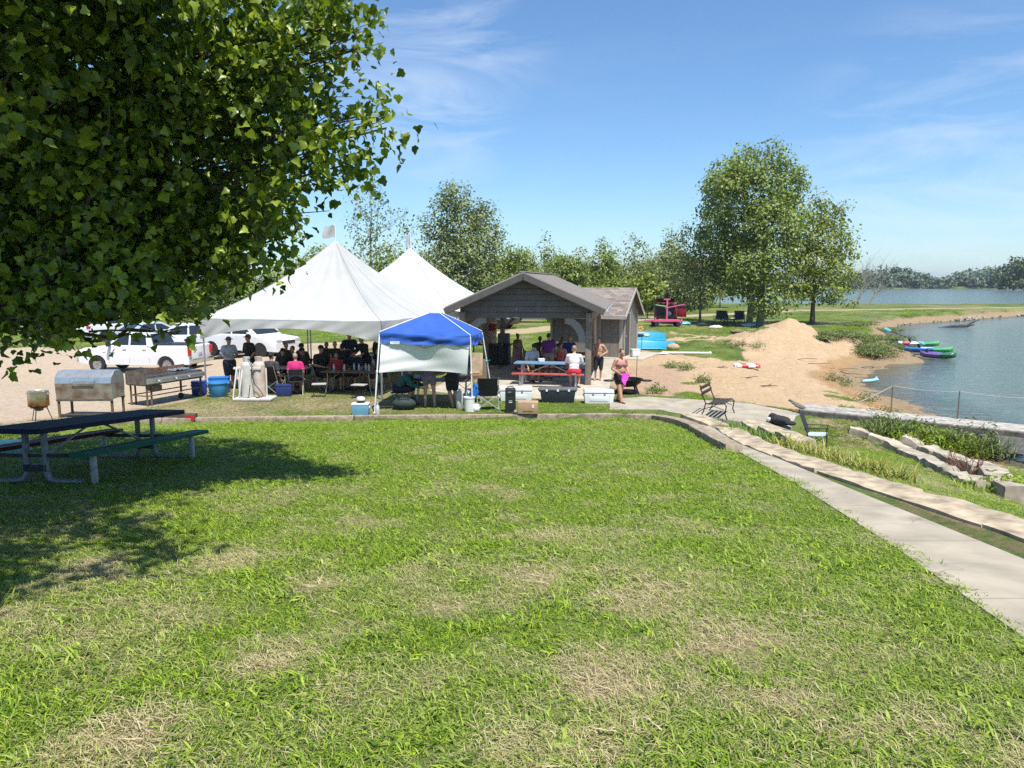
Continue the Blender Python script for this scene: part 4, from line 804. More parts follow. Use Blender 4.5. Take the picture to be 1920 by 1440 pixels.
# rows of plain background trees nothing tells apart
protos = []
for k in range(4):
    hh = random.uniform(6.0, 8.5); w = random.uniform(1.6, 2.3)
    bl = [(random.uniform(-.5, .5) * w, random.uniform(-.5, .5) * w, hh * random.uniform(.2, .85), w * random.uniform(.5, .8), w * random.uniform(.6, 1.0)) for _ in range(9)]
    protos.append(bgtree('background_tree', 'plain bushy tree in the green row behind the tents and the shelter', 'tree', (0, 0, 0), bl, [COTTON, GREYGREEN, COTTON2, COTTON][k], 0.28, 145, BARK_G, [(0, 0, hh * .8, .12)], 'background trees behind the shelter', .3, 10))
pos = [(20, 88), (90, 80), (150, 92), (230, 86), (300, 78), (350, 96), (440, 100), (530, 96), (575, 104), (650, 98), (690, 92), (770, 100), (830, 95), (910, 92), (940, 84), (980, 98), (1010, 100), (1050, 94), (1070, 104), (1110, 99), (1160, 104), (1190, 98), (1215, 108), (1245, 98), (1275, 104), (1290, 96), (1325, 112), (965, 78), (1060, 82), (1030, 78), (-80, 84), (-160, 90), (680, 78), (1300, 110), (1000, 88), (1045, 86), (1085, 82), (1105, 90), (1145, 92), (1175, 84), (1225, 90), (1265, 92), (945, 100), (985, 90), (1155, 108), (1095, 106), (1240, 106), (1030, 106)]
for i, (px, D) in enumerate(pos):
    p = at(px, D); s = random.uniform(.62, 1.05)
    if px < 400: s *= 1.0
    if i < 4: o = protos[i]; o.location = p; o.rotation_euler.z = random.uniform(0, 6); o.scale = (s, s, s)
    else: copy_tree(protos[i % 4], p, random.uniform(0, 6), s=s)
C, O = [], []
for i in range(150):
    px = -260 + i * 10.6 + random.uniform(-6, 6); D = random.uniform(92, 116) - (8 if px < 350 else 0); h = random.uniform(1.8, 4.6); p = at(px, D); r = random.uniform(1.8, 3.2)
    if px > 1330: h *= .5; D += 12; p = at(px, D)
    c, o = blob_points([(p.x, D, p.z + h * .45, r, h * .55)], 28, .2, .3, 10); C.append(c); O.append(o)
C, O = np.concatenate(C), np.concatenate(O); V, fs, tone = diamond_leaves(C, O, .5, .4); o = npmesh('undergrowth', V, fs, COTTON, None, tone); tag(o, kind='stuff')
# dark clump standing in the far lake and the far treeline
b = Vector((PD(1900, 545, 370).x, 370, -.6))
tree_specs = [('great dark round topped tree standing out into the far lake', from_px(b, [(1905, 500, 22, 1, 0), (1890, 520, 20, .9, 0), (1925, 510, 24, 1, 0), (1900, 532, 22, .6, 0), (1935, 530, 22, .7, 0), (1882, 536, 12, .7, 0)], 370))]
for lb, bl in tree_specs: bgtree('broadleaf_tree', lb, 'tree', b, bl, DARKG, 1.5, 3.2, BARK, [(0, 0, 8, .4)], None, .9, 12, branches=False)
C, O = [], []
for i in range(110):
    px = 1560 + i * 4.6 + random.uniform(-3, 3); D = random.uniform(478, 540); p = PD(px, 541, D); h = random.uniform(6, 11.5) * (1.0 + .25 * math.sin(px * .035)); r = random.uniform(4, 7)
    c, o = blob_points([(p.x, D, h * .55, r, h * .5), (p.x + r * .6, D, h * .3, r * .8, h * .32)], 1.1, .3, 1.0, 10); C.append(c); O.append(o)
C, O = np.concatenate(C), np.concatenate(O); V, fs, tone = diamond_leaves(C, O, 2.1, .4); o = npmesh('far_treeline', V, fs, leafmat('far_leaves', (0.10, 0.15, 0.09), (0.18, 0.24, 0.14), .2, .6), None, tone)
tag(o, kind='stuff')

# ---- weeds, bushes and tall plants
def bush(name, label, cat, c, rx, rz, m, size, n, group=None, up=.6, asp=.35):
    bl = [(random.uniform(-.5, .5) * rx, random.uniform(-.4, .4) * rx, rz * random.uniform(.3, .7), rx * random.uniform(.45, .7), rz * random.uniform(.4, .6)) for _ in range(6)]
    C, O = blob_points(bl, n / sum(b[3] ** 2 * b[4] for b in bl), .1, .12, 8); C[:, 2] = np.maximum(C[:, 2], 0.01); V, fs, tone = diamond_leaves(C, O, size, up, asp)
    o = npmesh(name, V, fs, m, None, tone); o.location = c; return tag(o, label, cat, group)
for i, (px, py, rx, rz, lb) in enumerate(((1690, 655, 2.4, 1.0, 'green weedy bush at the tip of the sandy point beside the kayaks'), (1650, 660, 2.3, 1.0, 'green weedy bush on the sandy point below the far bank'), (1625, 640, 2.6, .9, 'green weedy bush behind the sand heap'), (1600, 635, 2.0, .8, 'green weedy bush at the foot of the sand heap'),
     (1570, 632, 1.6, .7, 'low green weed patch on the flank of the sand heap'), (1640, 668, 1.8, .7, 'dark green weeds above the sandy shore'), (1537, 636, .9, .4, 'small lone weed on the sand heap'), (1680, 640, 2.6, .9, 'green weedy bush furthest out on the point'), (1610, 612, 3.2, .8, 'tall green weeds at the edge of the far bank'), (1660, 622, 3.0, .8, 'green weeds on the stony far bank'))):
    g = G(px, py); bush('weed_bush', lb, 'bush', g, rx * .72, rz * .5, WEED, .13, 1700)
for px, py, rx, lb in ((1420, 652, .7, 'small weed clump on the sand below the heap'), (1390, 648, .7, 'small weed clump on the flat sand'), (1285, 694, .45, 'thin weed growing in the tan mulch'), (1255, 690, .45, 'green weed in the mulch beside the shed path'), (1230, 738, .45, 'weed tuft by the fire pit'), (1318, 718, .4, 'weed tuft at the edge of mulch and sand'), (1625, 752, .5, 'weed strip on the beach slope'), (1560, 712, .5, 'weed tuft halfway down the beach'), (1580, 722, .5, 'low weed tuft near the water'), (1648, 780, .5, 'weed tuft by the gangway start'), (1370, 652, .5, 'single weed tuft on open sand'), (1672, 786, .45, 'weed tuft beside the gangway rope')):
    g = G(px, py); bush('weed_bush', lb, 'weed', g, rx * .7, .26, WEED, .10, 200)
def blades(name, label, cat, c, n, rx, ry, l0, l1, w, m, group=None, rz=0, tone0=.5):
    a = rng.uniform(-1, 1, (n, 2)) * (rx, ry); az = rng.uniform(0, 6.28, n); el = np.clip(rng.normal(1.15, .25, n), .4, 1.5); l = rng.uniform(l0, l1, n); V = []
    px, py, pz = a[:, 0], a[:, 1], np.zeros(n); dx, dy = np.cos(az), np.sin(az)
    for k in range(4):
        ww = w * (1, .9, .65, .08)[k]; V.append(np.stack([px - dy * ww, py + dx * ww, pz], -1)); V.append(np.stack([px + dy * ww, py - dx * ww, pz], -1))
        e = el - .42 * k; px = px + dx * np.cos(e) * l / 3; py = py + dy * np.cos(e) * l / 3; pz = pz + np.sin(e) * l / 3
    V = np.stack(V, 1).reshape(-1, 3); f = np.array([(0, 1, 3, 2), (2, 3, 5, 4), (4, 5, 7, 6)]); fs = (np.arange(n)[:, None, None] * 8 + f).reshape(-1, 4)
    o = npmesh(name, V, fs, m, None, np.repeat(np.clip(rng.normal(tone0, .3, n), 0, 1), 8)); o.location = c; o.rotation_euler.z = rz; return tag(o, label, cat, group)
LILY = leafmat('daylily_leaves', (0.14, 0.21, 0.03), (0.46, 0.40, 0.09), .3, .5)
IRIS = leafmat('long_grass_leaves', (0.09, 0.17, 0.02), (0.22, 0.33, 0.05), .3, .5)
for i in range(6):
    q = i / 5; y = 14.7 - q * 3.5; x = 5.55 + .25 * q
    blades('daylily', 'yellowing daylily clump in the strip along the limestone slabs', 'plant', (x, y, Hs(x, y) - .02), 105, .26, .34, .25, .46, .012, LILY, 'daylilies behind the limestone slabs')
for x, y, lb in ((5.35, 17.2, 'long green grass clump between the stepping slab and the bag stones'), (5.5, 16.2, 'long green grass clump beside the limestone slabs under the bag stones'), (5.45, 18.5, 'long bright grass clump at the foot of the bench')):
    blades('long_grass', lb, 'grass clump', (x, y, Hs(x, y) - .02), 170, .3, .5, .18, .42, .009, IRIS)
for i, (px, py, lb, hh, mm) in enumerate(((1712, 822, 'tall bright green weeds under the gangway rail', .48, BRIGHTW), (1752, 836, 'dense bright green weed clump below the gangway', .5, BRIGHTW), (1795, 850, 'bright green weeds behind the big flat rock', .5, BRIGHTW), (1835, 852, 'leafy tall weed beside the second rail post', .95, WEED), (1668, 806, 'grey green weeds at the start of the gangway rocks', .5, WEED), (1880, 930, 'low green weeds on the lowest rocks', .35, BRIGHTW), (1735, 826, 'dark green weeds hanging at the gangway edge', .6, WEED))):
    g = G(px, py); blades('tall_weeds', lb, 'weeds', g, 320, .65, .45, hh * .5, hh, .013, mm); bush('leafy_bush', lb.replace('weeds', 'weed leaves').replace('weed clump', 'weed leaf mass'), 'weed', g, .55, hh * .8, mm, .11, 420)
DEADW = mat('dead_stems', (0.22, 0.10, 0.06), .9, var=.2)
for px, py, lb in ((1792, 890, 'dry reddish brown dead weed among the bank rocks'), (1818, 898, 'forked brown dead weed leaning over the big slab')):
    g = G(px, py); mb = MB()
    for k in range(10):
        a = random.uniform(0, 6.28); e = Vector((math.cos(a) * .2, math.sin(a) * .2, random.uniform(.25, .55))); p, q = limb((0, 0, 0), e, .008, .004, 4, .2); mb.tube(p, q, 4)
        for j in range(3): mb.tube(*limb(p[2 + j % 2], p[2 + j % 2] + Vector((random.uniform(-.12, .12), random.uniform(-.12, .12), random.uniform(.05, .18))), .004, .007, 2, .1), n=4)
    o = mb.build('dead_weed', DEADW); o.location = g; tag(o, lb, 'weed')
# driftwood and stones on the shore
mb = MB(); p = P(1750, 614, -.9); q = P(1800, 610, -.9); mb.tube([(0, 0, -.15), (1.8, 0, .12), (3.2, .2, .12), (q - p).to_tuple()], [.10, .13, .16, .12], 8); mb.tube([(3.2, .2, .1), (4.0, .3, .5), (4.7, .3, .75)], [.15, .12, .03], 7); mb.tube([(3.4, .2, .1), (3.9, -.3, .3)], [.1, .04], 6)
o = mb.build('driftwood', mat('wet_wood', (0.07, 0.055, 0.05), .6, var=.2)); o.location = p; tag(o, 'dark forked driftwood log half sunk in the lake', 'log')
BR = mat('bank_rock', (0.36, 0.31, 0.24), .9, var=.25, scale=3, bump=.6)
proto = None
for i in range(70):
    px = 1652 + i * 4.0; y0 = np.interp(px, [1650, 1700, 1800, 1920], [612, 604, 597, 588]); g = P(px + random.uniform(-2, 2), y0 + random.uniform(-1, 3), -.8)
    if proto is None or i < 4: proto = o = stone('shore_stone', g, (.9, .7, .5), random.uniform(0, 6), BR, 'pale rubble stone in the stony edge of the far grass bank', 'stones along the far bank', .1, cat='rock')
    else: o = proto.copy(); COL.objects.link(o); o.location = g; o.rotation_euler = (random.uniform(0, 1), random.uniform(0, 1), random.uniform(0, 6))
    s = random.uniform(.15, .4) * (2.2 if 1785 < px < 1840 else 1); o.scale = (s, s, s * .8)
DEB = mat('wet_debris', (0.10, 0.07, 0.05), .9, var=.3)
for i, (px, py, l, rz, lb) in enumerate(((1400, 708, .5, .3, 'short dark driftwood stick on the open sand below the float'), (1470, 672, 1.6, -.35, 'long dark root line lying on the upper beach'), (1555, 690, 1.3, -.6, 'dark broken branch near the wet sand'), (1580, 700, .9, -.8, 'thin dark branch near the waterline'), (1500, 680, 1.4, -.4, 'thin dark twig trail crossing the sand'), (1630, 690, .7, .2, 'small dark stick on the wet sand point'), (1545, 640, .9, .6, 'crooked branch on the flank of the sand heap'), (1440, 725, .35, .1, 'small dark chip of wood on the near sand'), (1352, 690, .3, .1, 'tiny dark stick left of the red and white float'))):
    g = G(px, py); mb = MB(); p, q = limb((-l, 0, .02), (l, 0, .03), .025, .012, 6, .25); mb.tube(p, q, 5); mb.tube(*limb(p[3], p[3] + Vector((.25, .2, .05)), .015, .006, 3, .2), n=5); o = mb.build('beach_stick', DEB); o.location = g; o.rotation_euler.z = rz; tag(o, lb, 'stick')
# ================================================================== TENTS, CANOPY, SHELTER, SHED, DOCK
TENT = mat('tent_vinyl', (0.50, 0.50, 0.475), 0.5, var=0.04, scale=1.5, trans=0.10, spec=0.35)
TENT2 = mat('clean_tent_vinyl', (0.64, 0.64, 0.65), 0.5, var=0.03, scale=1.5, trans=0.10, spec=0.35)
GALV = mat('galvanised_steel', (0.42, 0.43, 0.43), 0.45, 0.6, var=0.12, scale=15)
WHITEM = mat('white_enamel', (0.78, 0.78, 0.76), 0.35, var=0.04)
DARKM = mat('dark_metal', (0.035, 0.035, 0.035), 0.5, 0.3, var=0.2)
def tent(name, label, FL, ex, ey, eave, peak, m, flag_dir):
    """High-peak frame tent: FL front left corner, ex / ey side vectors, concave roof, scalloped valance."""
    t = thing(name, label, 'tent', FL)
    ctr = (ex + ey) / 2; apex = ctr + Vector((0, 0, peak)); cor = [Vector((0, 0, eave)), ex + Vector((0, 0, eave)), ex + ey + Vector((0, 0, eave)), ey + Vector((0, 0, eave))]
    mb = MB(); nu, nv = 28, 22
    for s in range(4):
        a, b = cor[s], cor[(s + 1) % 4]
        def fn(u, v):
            e = a.lerp(b, u); q = e.lerp(apex, v); lin = eave + (peak - eave) * v
            hip = abs(2 * u - 1)
            z = eave + (peak - eave) * (0.50 * v + 0.50 * v ** 2.1) + 0.10 * (1 - v) * v * 4 * (hip ** 6) * .8
            z -= 0.05 * math.sin(math.pi * u) * (1 - v) ** 2
            # folds running up to the peak
            z += 0.030 * math.sin(u * 31 + s) * v * (1 - v) * 2.2 * (0.4 + 0.6 * math.sin(u * 9 + s * 2) ** 2)
            q.z = z; return q
        mb.grid(fn, nu, nv)
    roof = mb.build('roof', m, t, ang=60)
    mb = MB()
    for s in range(4):
        for fu in (0.0, .5):
            a, b = cor[s], cor[(s + 1) % 4]; e = a.lerp(b, fu); pts = []
            for i in range(15):
                v = i / 14 * .97; q = e.lerp(apex, v); hip = abs(2 * fu - 1); q.z = eave + (peak - eave) * (0.50 * v + 0.50 * v ** 2.1) + 0.08 * (1 - v) * v * 4 * (hip ** 6) - 0.05 * math.sin(math.pi * fu) * (1 - v) ** 2 + .006; pts.append(q)
            mb.tube(pts, .010, 5)
    mb.build('seam', m, t)
    mb = MB()
    for s in range(4):
        a, b = cor[s], cor[(s + 1) % 4]; out = Vector(((b - a).y, -(b - a).x, 0)).normalized()
        def fv(u, v):
            d = 0.24 + 0.46 * abs(2 * u - 1) ** 2.2; p = a.lerp(b, u) + out * (0.015 + 0.10 * v * math.sin(math.pi * u) * .4 + 0.022 * v * math.sin(u * 40 + 3 * v + s) + 0.03 * v * abs(2 * u - 1) ** 3 * math.sin(v * 9 + u * 60)); p.z = eave + 0.005 - 0.05 * math.sin(math.pi * u) - d * v; return p
        mb.grid(fv, 60, 8)
    mb.build('valance', m, t, ang=70)
    for c in cor:
        mb = MB(); mb.tube([(c.x * .985 + ctr.x * .015, c.y * .985 + ctr.y * .015, 0), (c.x * .985 + ctr.x * .015, c.y * .985 + ctr.y * .015, eave)], 0.03, 8); mb.cyl((c.x * .985 + ctr.x * .015, c.y * .985 + ctr.y * .015, 0), (c.x * .985 + ctr.x * .015, c.y * .985 + ctr.y * .015, .02), .09, n=10); mb.build('pole', GALV, t)
    mb = MB()
    for s in range(4): mb.tube([cor[s] * .99 + ctr * .01 - Vector((0, 0, .02)), cor[(s + 1) % 4] * .99 + ctr * .01 - Vector((0, 0, .02))], 0.028, 8)
    for s in range(4):
        mid = (cor[s] + cor[(s + 1) % 4]) / 2; mb.tube([mid - Vector((0, 0, .06)), ctr + Vector((0, 0, eave))], .02, 6)
    mb.tube([ctr + Vector((0, 0, eave)), apex - Vector((0, 0, .05))], .035, 8); mb.build('frame', GALV, t)
    mb = MB(); mb.tube([apex - Vector((0, 0, .05)), apex + Vector((0, 0, .60))], .016, 6); fp = mb.build('flag_pole', WHITEM, t)
    mb = MB()
    fd = Vector(flag_dir)
    mb.grid(lambda u, v: apex + Vector((0, 0, .10 + .40 * v)) + fd * (u * (.48 - .14 * abs(v - .25))) + Vector((0, .05 * math.sin(u * 6 + v * 2), -.05 * u * (1 - .6 * v) + .02 * math.sin(u * 7))), 10, 6)
    mb.build('flag', m, fp)
    return t
FL = Vector((-10.25, 24.6, 0)); EX, EY = Vector((6.3, -2.05, 0)), Vector((1.75, 6.35, 0))
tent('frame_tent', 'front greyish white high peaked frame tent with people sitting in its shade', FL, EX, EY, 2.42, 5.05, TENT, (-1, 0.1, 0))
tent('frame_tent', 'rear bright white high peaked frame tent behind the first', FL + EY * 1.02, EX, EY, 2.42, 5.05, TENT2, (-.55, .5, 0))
o = MB()
# ---- blue pop-up canopy
BLUE = mat('royal_blue_fabric', (0.04, 0.12, 0.47), 0.7, var=0.08, scale=3, trans=0.15, spec=0.25)
PANEL = mat('grey_white_fabric', (0.80, 0.81, 0.80), 0.6, var=0.03, scale=2, trans=0.05, spec=0.2)
PIPING = mat('white_piping', (0.85, 0.85, 0.85), .5, var=.02)
CF = [Vector((-3.80, 20.35, 0)), Vector((-1.10, 20.55, 0)), Vector((-.62, 23.3, 0)), Vector((-3.45, 23.1, 0))]       # feet
CT = [Vector((-3.64, 20.55, 2.22)), Vector((-1.14, 20.45, 2.13)), Vector((-.92, 22.75, 2.10)), Vector((-3.35, 22.9, 2.24))]  # roof corners
def canopy():
    t = thing('popup_canopy', 'royal blue pop-up canopy on slanting white legs with a grey side panel', 'canopy', (0, 0, 0))
    ap = (CT[0] + CT[1] + CT[2] + CT[3]) / 4 + Vector((.05, 0, .52)); flat = .13
    mb = MB()
    for s in range(4):
        a, b = CT[s], CT[(s + 1) % 4]
        mb.grid(lambda u, v: (lambda q: Vector((q.x, q.y, q.z - .10 * math.sin(math.pi * u) * (1 - v) * v * 2 - .04 * math.sin(math.pi * u) * (1 - v))))(a.lerp(b, u).lerp(ap + (a.lerp(b, u) - ap) * flat + Vector((0, 0, (ap.z - a.lerp(b, u).z) * flat)), v)), 20, 10)
    q = [ap + (c - ap) * flat + Vector((0, 0, (ap.z - c.z) * flat)) for c in CT]; mb.add(q, [(0, 1, 2, 3)])
    mb.build('roof', BLUE, t, ang=50)
    mb = MB()
    for s in range(4):
        a, b = CT[s], CT[(s + 1) % 4]; out = Vector(((b - a).y, -(b - a).x, 0)).normalized()
        def fv(u, v):
            p = a.lerp(b, u) + out * (.012 + .03 * v + .03 * math.sin(v * 5.5 + math.sin(u * 5) * 1.3) * math.sin(math.pi * u) ** .5 + .012 * math.sin(u * 17 + v * 6)); p.z -= .26 * v + .04 * math.sin(math.pi * u) + .012 * v * math.sin(u * 23); return p
        mb.grid(fv, 44, 9)
    mb.build('valance', BLUE, t, ang=70)
    mb = MB()
    for i, c in enumerate(CT): mb.tube([c + Vector((0, 0, -.25)), c + Vector((0, 0, .015)), c.lerp(q[i], .5) + Vector((0, 0, .02)), q[i] + Vector((0, 0, .012))], .011, 5)
    mb.build('piping', PIPING, t)
    for i in range(4):
        mb = MB(); d = CT[i] - CF[i]; mb.beam(CF[i], CF[i] + d * .98, .035, .035); mb.beam(CF[i] + d * .5, CF[i] + d * .53, .055, .055); mb.box(CF[i] + Vector((0, 0, .006)), (.09, .09, .012)); mb.build('leg', WHITEM, t, bevel=.003)
    mb = MB()
    for s in range(4):
        a, b = CT[s] - Vector((0, 0, .08)), CT[(s + 1) % 4] - Vector((0, 0, .08)); m_ = (a + b) / 2
        mb.beam(a, m_ - Vector((0, 0, .3)), .02, .02); mb.beam(a - Vector((0, 0, .3)), m_, .02, .02); mb.beam(b, m_ - Vector((0, 0, .3)), .02, .02); mb.beam(b - Vector((0, 0, .3)), m_, .02, .02)
    mb.build('truss', GALV, t)
    # side panel tied to the front legs, its lower corners drawn outwards into the sun
    a0, b0 = CT[0] + Vector((.04, -.005, -.27)), CT[1] + Vector((-.04, 0, -.27)); a1 = CF[0] + (CT[0] - CF[0]) * .50 + Vector((.06, -.02, 0)); b1 = CF[1] + (CT[1] - CF[1]) * .50 + Vector((-.12, -.05, 0))
    def fp(u, v):
        top = a0.lerp(b0, u); bot = a1.lerp(b1, u); bot.z += .05 * math.sin(math.pi * u) ** .8; p = top.lerp(bot, v)
        p.y += .42 * math.sin(math.pi * u) ** .9 * v ** .8 * .55 - .02 * math.sin(v * 14 + u * 6) * v * (1 - u)
        p.y += .035 * math.sin(6 * (u - v * .6)) * v; return p
    mb = MB(); mb.grid(fp, 40, 24); mb.build('side_panel', PANEL, t, ang=80)
    mb = MB(); mb.box(CT[0] + Vector((.42, -.06, -.285)), (.26, .012, .07)); mb.build('fabric_tab', PIPING, t)
    mb = MB(); c = CF[2] + (CT[2] - CF[2]) * .55; mb.ball(c, (.06, .06, .035), 8, 6); mb.tube([c, c + Vector((.10, -.1, .05))], .015, 5); mb.build('leg_clip', mat('green_plastic', (.03, .35, .2), .5), t)
canopy()

# ---- picnic shelter
SIDE = mat('taupe_siding', (0.135, 0.122, 0.105), 0.8, var=0.10, scale=5, bump=0.1)
TRIM = mat('grey_brown_timber', (0.245, 0.20, 0.155), 0.85, var=0.15, scale=8, bump=0.2)
FASC = mat('dark_fascia', (0.10, 0.09, 0.08), 0.7, var=0.1)
METROOF = mat('pale_metal_roof', (0.36, 0.325, 0.295), 0.5, 0.1, var=0.06, scale=3)
BRKT = mat('grey_paint', (0.25, 0.235, 0.215), 0.75, var=0.06)
Z = Vector((0, 0, 1))
def SP(a, b, z): return SG * a + SR * b + Z * z           # shelter coordinates: across, along, up (origin right front post)
def shelter():
    t = thing('picnic_shelter', 'open taupe timber picnic shelter with a gabled roof and curved brackets', 'shelter', RF + Z * 0.05)
    W_, Lg = 4.4, 8.2; hp = 2.46
    for i, (a, b) in enumerate(((0, 0), (-W_, 0), (0, Lg), (-W_, Lg), (0, Lg / 2), (-W_, Lg / 2))):
        mb = MB(); mb.beam(SP(a, b, 0), SP(a, b, hp - .3), .2, .2, up=SR); mb.build('post', TRIM, t, bevel=.008)
    mb = MB()
    for a in (0, -W_): mb.beam(SP(a, -.35, hp - .13), SP(a, Lg + .35, hp - .13), .16, .32)
    mb.build('beam', TRIM, t, bevel=.006)
    ridge, ev = 3.86, 2.66; half = W_ / 2 + .55; f0, f1 = -.55, Lg + .35; cx = -W_ / 2; up = .10
    mb = MB()
    for sg in (-1, 1):
        a0, a1 = cx, cx + sg * half
        pr = [SP(a0, f0, ridge), SP(a1, f0, ev), SP(a1, f1, ev), SP(a0, f1, ridge)]; k = len(mb.v); mb.add(pr + [p - Z * .035 for p in pr], [(0, 1, 2, 3), (4, 7, 6, 5), (0, 4, 5, 1), (1, 5, 6, 2), (2, 6, 7, 3), (3, 7, 4, 0)])
        nr = 22
        for i in range(nr + 1):
            b = f0 + .03 + (f1 - f0 - .06) * i / nr; mb.beam(SP(a0, b, ridge + .012), SP(a1, b, ev + .012), .03, .03, up=(0, 0, 1))
    mb.beam(SP(cx, f0, ridge + .02), SP(cx, f1, ridge + .02), .26, .03)
    mb.build('roof', METROOF, t, smooth=False)
    for b in (f0, f1):
        mb = MB()
        for sg in (-1, 1): mb.beam(SP(cx, b - .015, ridge - .13), SP(cx + sg * half, b - .015, ev - .13), .05, .20)
        mb.build('fascia', FASC, t)
        mb = MB()
        for sg in (-1, 1): mb.beam(SP(cx, b + .03 * (1 if b < 0 else -1), ridge - .245), SP(cx + sg * half, b + .03 * (1 if b < 0 else -1), ev - .245), .05, .03)
        mb.build('rake_trim', BRKT, t)
    # gable siding: overlapping boards on a backing sheet
    for b in (-.06, Lg + .06):
        mb = MB(); z = 2.30; i = 0; hb = W_ / 2 + .10; zk_ = ridge - .12 - hb * (ridge - ev) / half
        mb.prism([(cx - hb, 2.31), (cx + hb, 2.31), (cx + hb, zk_), (cx, ridge - .12), (cx - hb, zk_)], .012, SR * (b + (.02 if b < 0 else -.02)), SG, Z)
        while z < ridge - .35:
            z2 = min(z + .205, ridge - .30)
            def hw(zz): return min(W_ / 2 + .10, half * (ridge - .10 - zz) / (ridge - ev))
            sgn = -1 if b < 0 else 1
            zt = z2 - .014; pts = [SP(cx - hw(z), b + sgn * .045, z), SP(cx + hw(z), b + sgn * .045, z), SP(cx + hw(zt), b + sgn * .012, zt), SP(cx - hw(zt), b + sgn * .012, zt)]
            mb.add(pts + [p - SR * sgn * .02 for p in pts], [(0, 1, 2, 3), (7, 6, 5, 4), (0, 4, 5, 1), (1, 5, 6, 2), (2, 6, 7, 3), (3, 7, 4, 0)]); z = z2; i += 1
        mb.build('gable_siding', SIDE, t, smooth=False)
    for a, sg in ((0, -1), (-W_, 1)):
        for b, sb in ((0, 1),):
            mb = MB(); n = 9; ring = []
            for i in range(n + 1):
                th = math.pi / 2 * i / n; r0, r1 = .86, 1.02
                o0 = (sg * (.10 + .88 - .88 * math.sin(th) * 1.0), hp - .30 - .95 + .95 * (1 - math.cos(th)) * 0 + .0)
            arc = []
            for i in range(n + 1):
                th = math.pi / 2 * i / n; arc.append((sg * (.08 + .74 * (1 - math.cos(th))), 1.46 + .90 * math.sin(th)))
            inner = [(sg * (abs(x) * .86 + .145), z_ - .13 + .04 * (i / n)) for i, (x, z_) in enumerate(arc)]
            poly = [(arc[i][0], arc[i][1]) for i in range(n + 1)]; poly2 = [(poly[i][0] + sg * .25 * math.sin(math.pi / 2 * (1 - i / n)), poly[i][1] - .25 * math.sin(math.pi / 2 * i / n)) for i in range(n + 1)]
            for i in range(n): mb.prism([poly[i], poly[i + 1], poly2[i + 1], poly2[i]], .09, SP(a, b - .03, 0), SG, Z)
            mb.build('bracket', BRKT, t, smooth=False)
    for a, sg in ((0, -1), (-W_, 1)):       # plain braces along the back
        mb = MB(); mb.beam(SP(a, Lg, 1.35), SP(a + sg * .85, Lg, 2.2), .09, .12, up=SR); mb.build('brace', TRIM, t); mb = MB(); mb.beam(SP(a, Lg / 2, 1.4), SP(a, Lg / 2 - .8, 2.2), .09, .12, up=SG); mb.build('brace', TRIM, t)
    for sg in (1,):
        mb = MB(); a = cx + sg * (half + .07); mb.loft([[SP(a + x, f0 + .02 if k == 0 else f1 - .02, ev + z_) for x, z_ in ((-.06, .0), (-.06, -.11), (.04, -.11), (.07, -.03), (.07, .0), (.055, .0), (.055, -.03), (.03, -.095), (-.045, -.095), (-.045, .0))] for k in (0, 1)]); mb.build('gutter', mat('gutter_metal', (.45, .45, .44), .4, .2), t, smooth=False)
    mb = MB(); a = cx - half + .02; mb.beam(SP(a - .05, f0 + .5, ev - .20), SP(a + .55, f0 + .5, ev - .28), .12, .2); mb.build('downspout_elbow', mat('cream_metal', (.55, .53, .48), .5), t)
shelter()
# ---- storage shed behind the shelter
SHED = mat('shed_panel_siding', (0.21, 0.19, 0.165), 0.8, var=0.12, scale=6, bump=.1)
SHTRIM = mat('shed_trim', (0.40, 0.375, 0.33), 0.75, var=0.08)
def shingles():
    m = bpy.data.materials.new('shingles'); m.use_nodes = True; t = m.node_tree; b = t.nodes['Principled BSDF']; b.inputs['Roughness'].default_value = .95
    tc = N(t, 'ShaderNodeTexCoord'); br = N(t, 'ShaderNodeTexBrick'); br.inputs['Scale'].default_value = 1.0; br.inputs['Brick Width'].default_value = .30; br.inputs['Row Height'].default_value = .145; br.inputs['Mortar Size'].default_value = .006; br.inputs['Bias'].default_value = 0
    br.inputs['Color1'].default_value = (.30, .25, .215, 1); br.inputs['Color2'].default_value = (.15, .125, .11, 1); br.inputs['Mortar'].default_value = (.07, .06, .05, 1)
    L(t, tc.outputs['UV'], br.inputs[0]); nz = N(t, 'ShaderNodeTexNoise'); nz.inputs['Scale'].default_value = 60; L(t, tc.outputs['Object'], nz.inputs[0]); mx = N(t, 'ShaderNodeMix', data_type='RGBA', blend_type='OVERLAY'); mx.inputs[0].default_value = .5; L(t, br.outputs[0], mx.inputs[6]); L(t, nz.outputs[0], mx.inputs[7]); L(t, mx.outputs[2], b.inputs['Base Color']); return m
SHING = shingles()
SGs, SRs = Vector((.92, -.39, 0)), Vector((.39, .92, 0))
SC0 = Vector((5.15, 35.2, 0))                              # right front corner of the shed
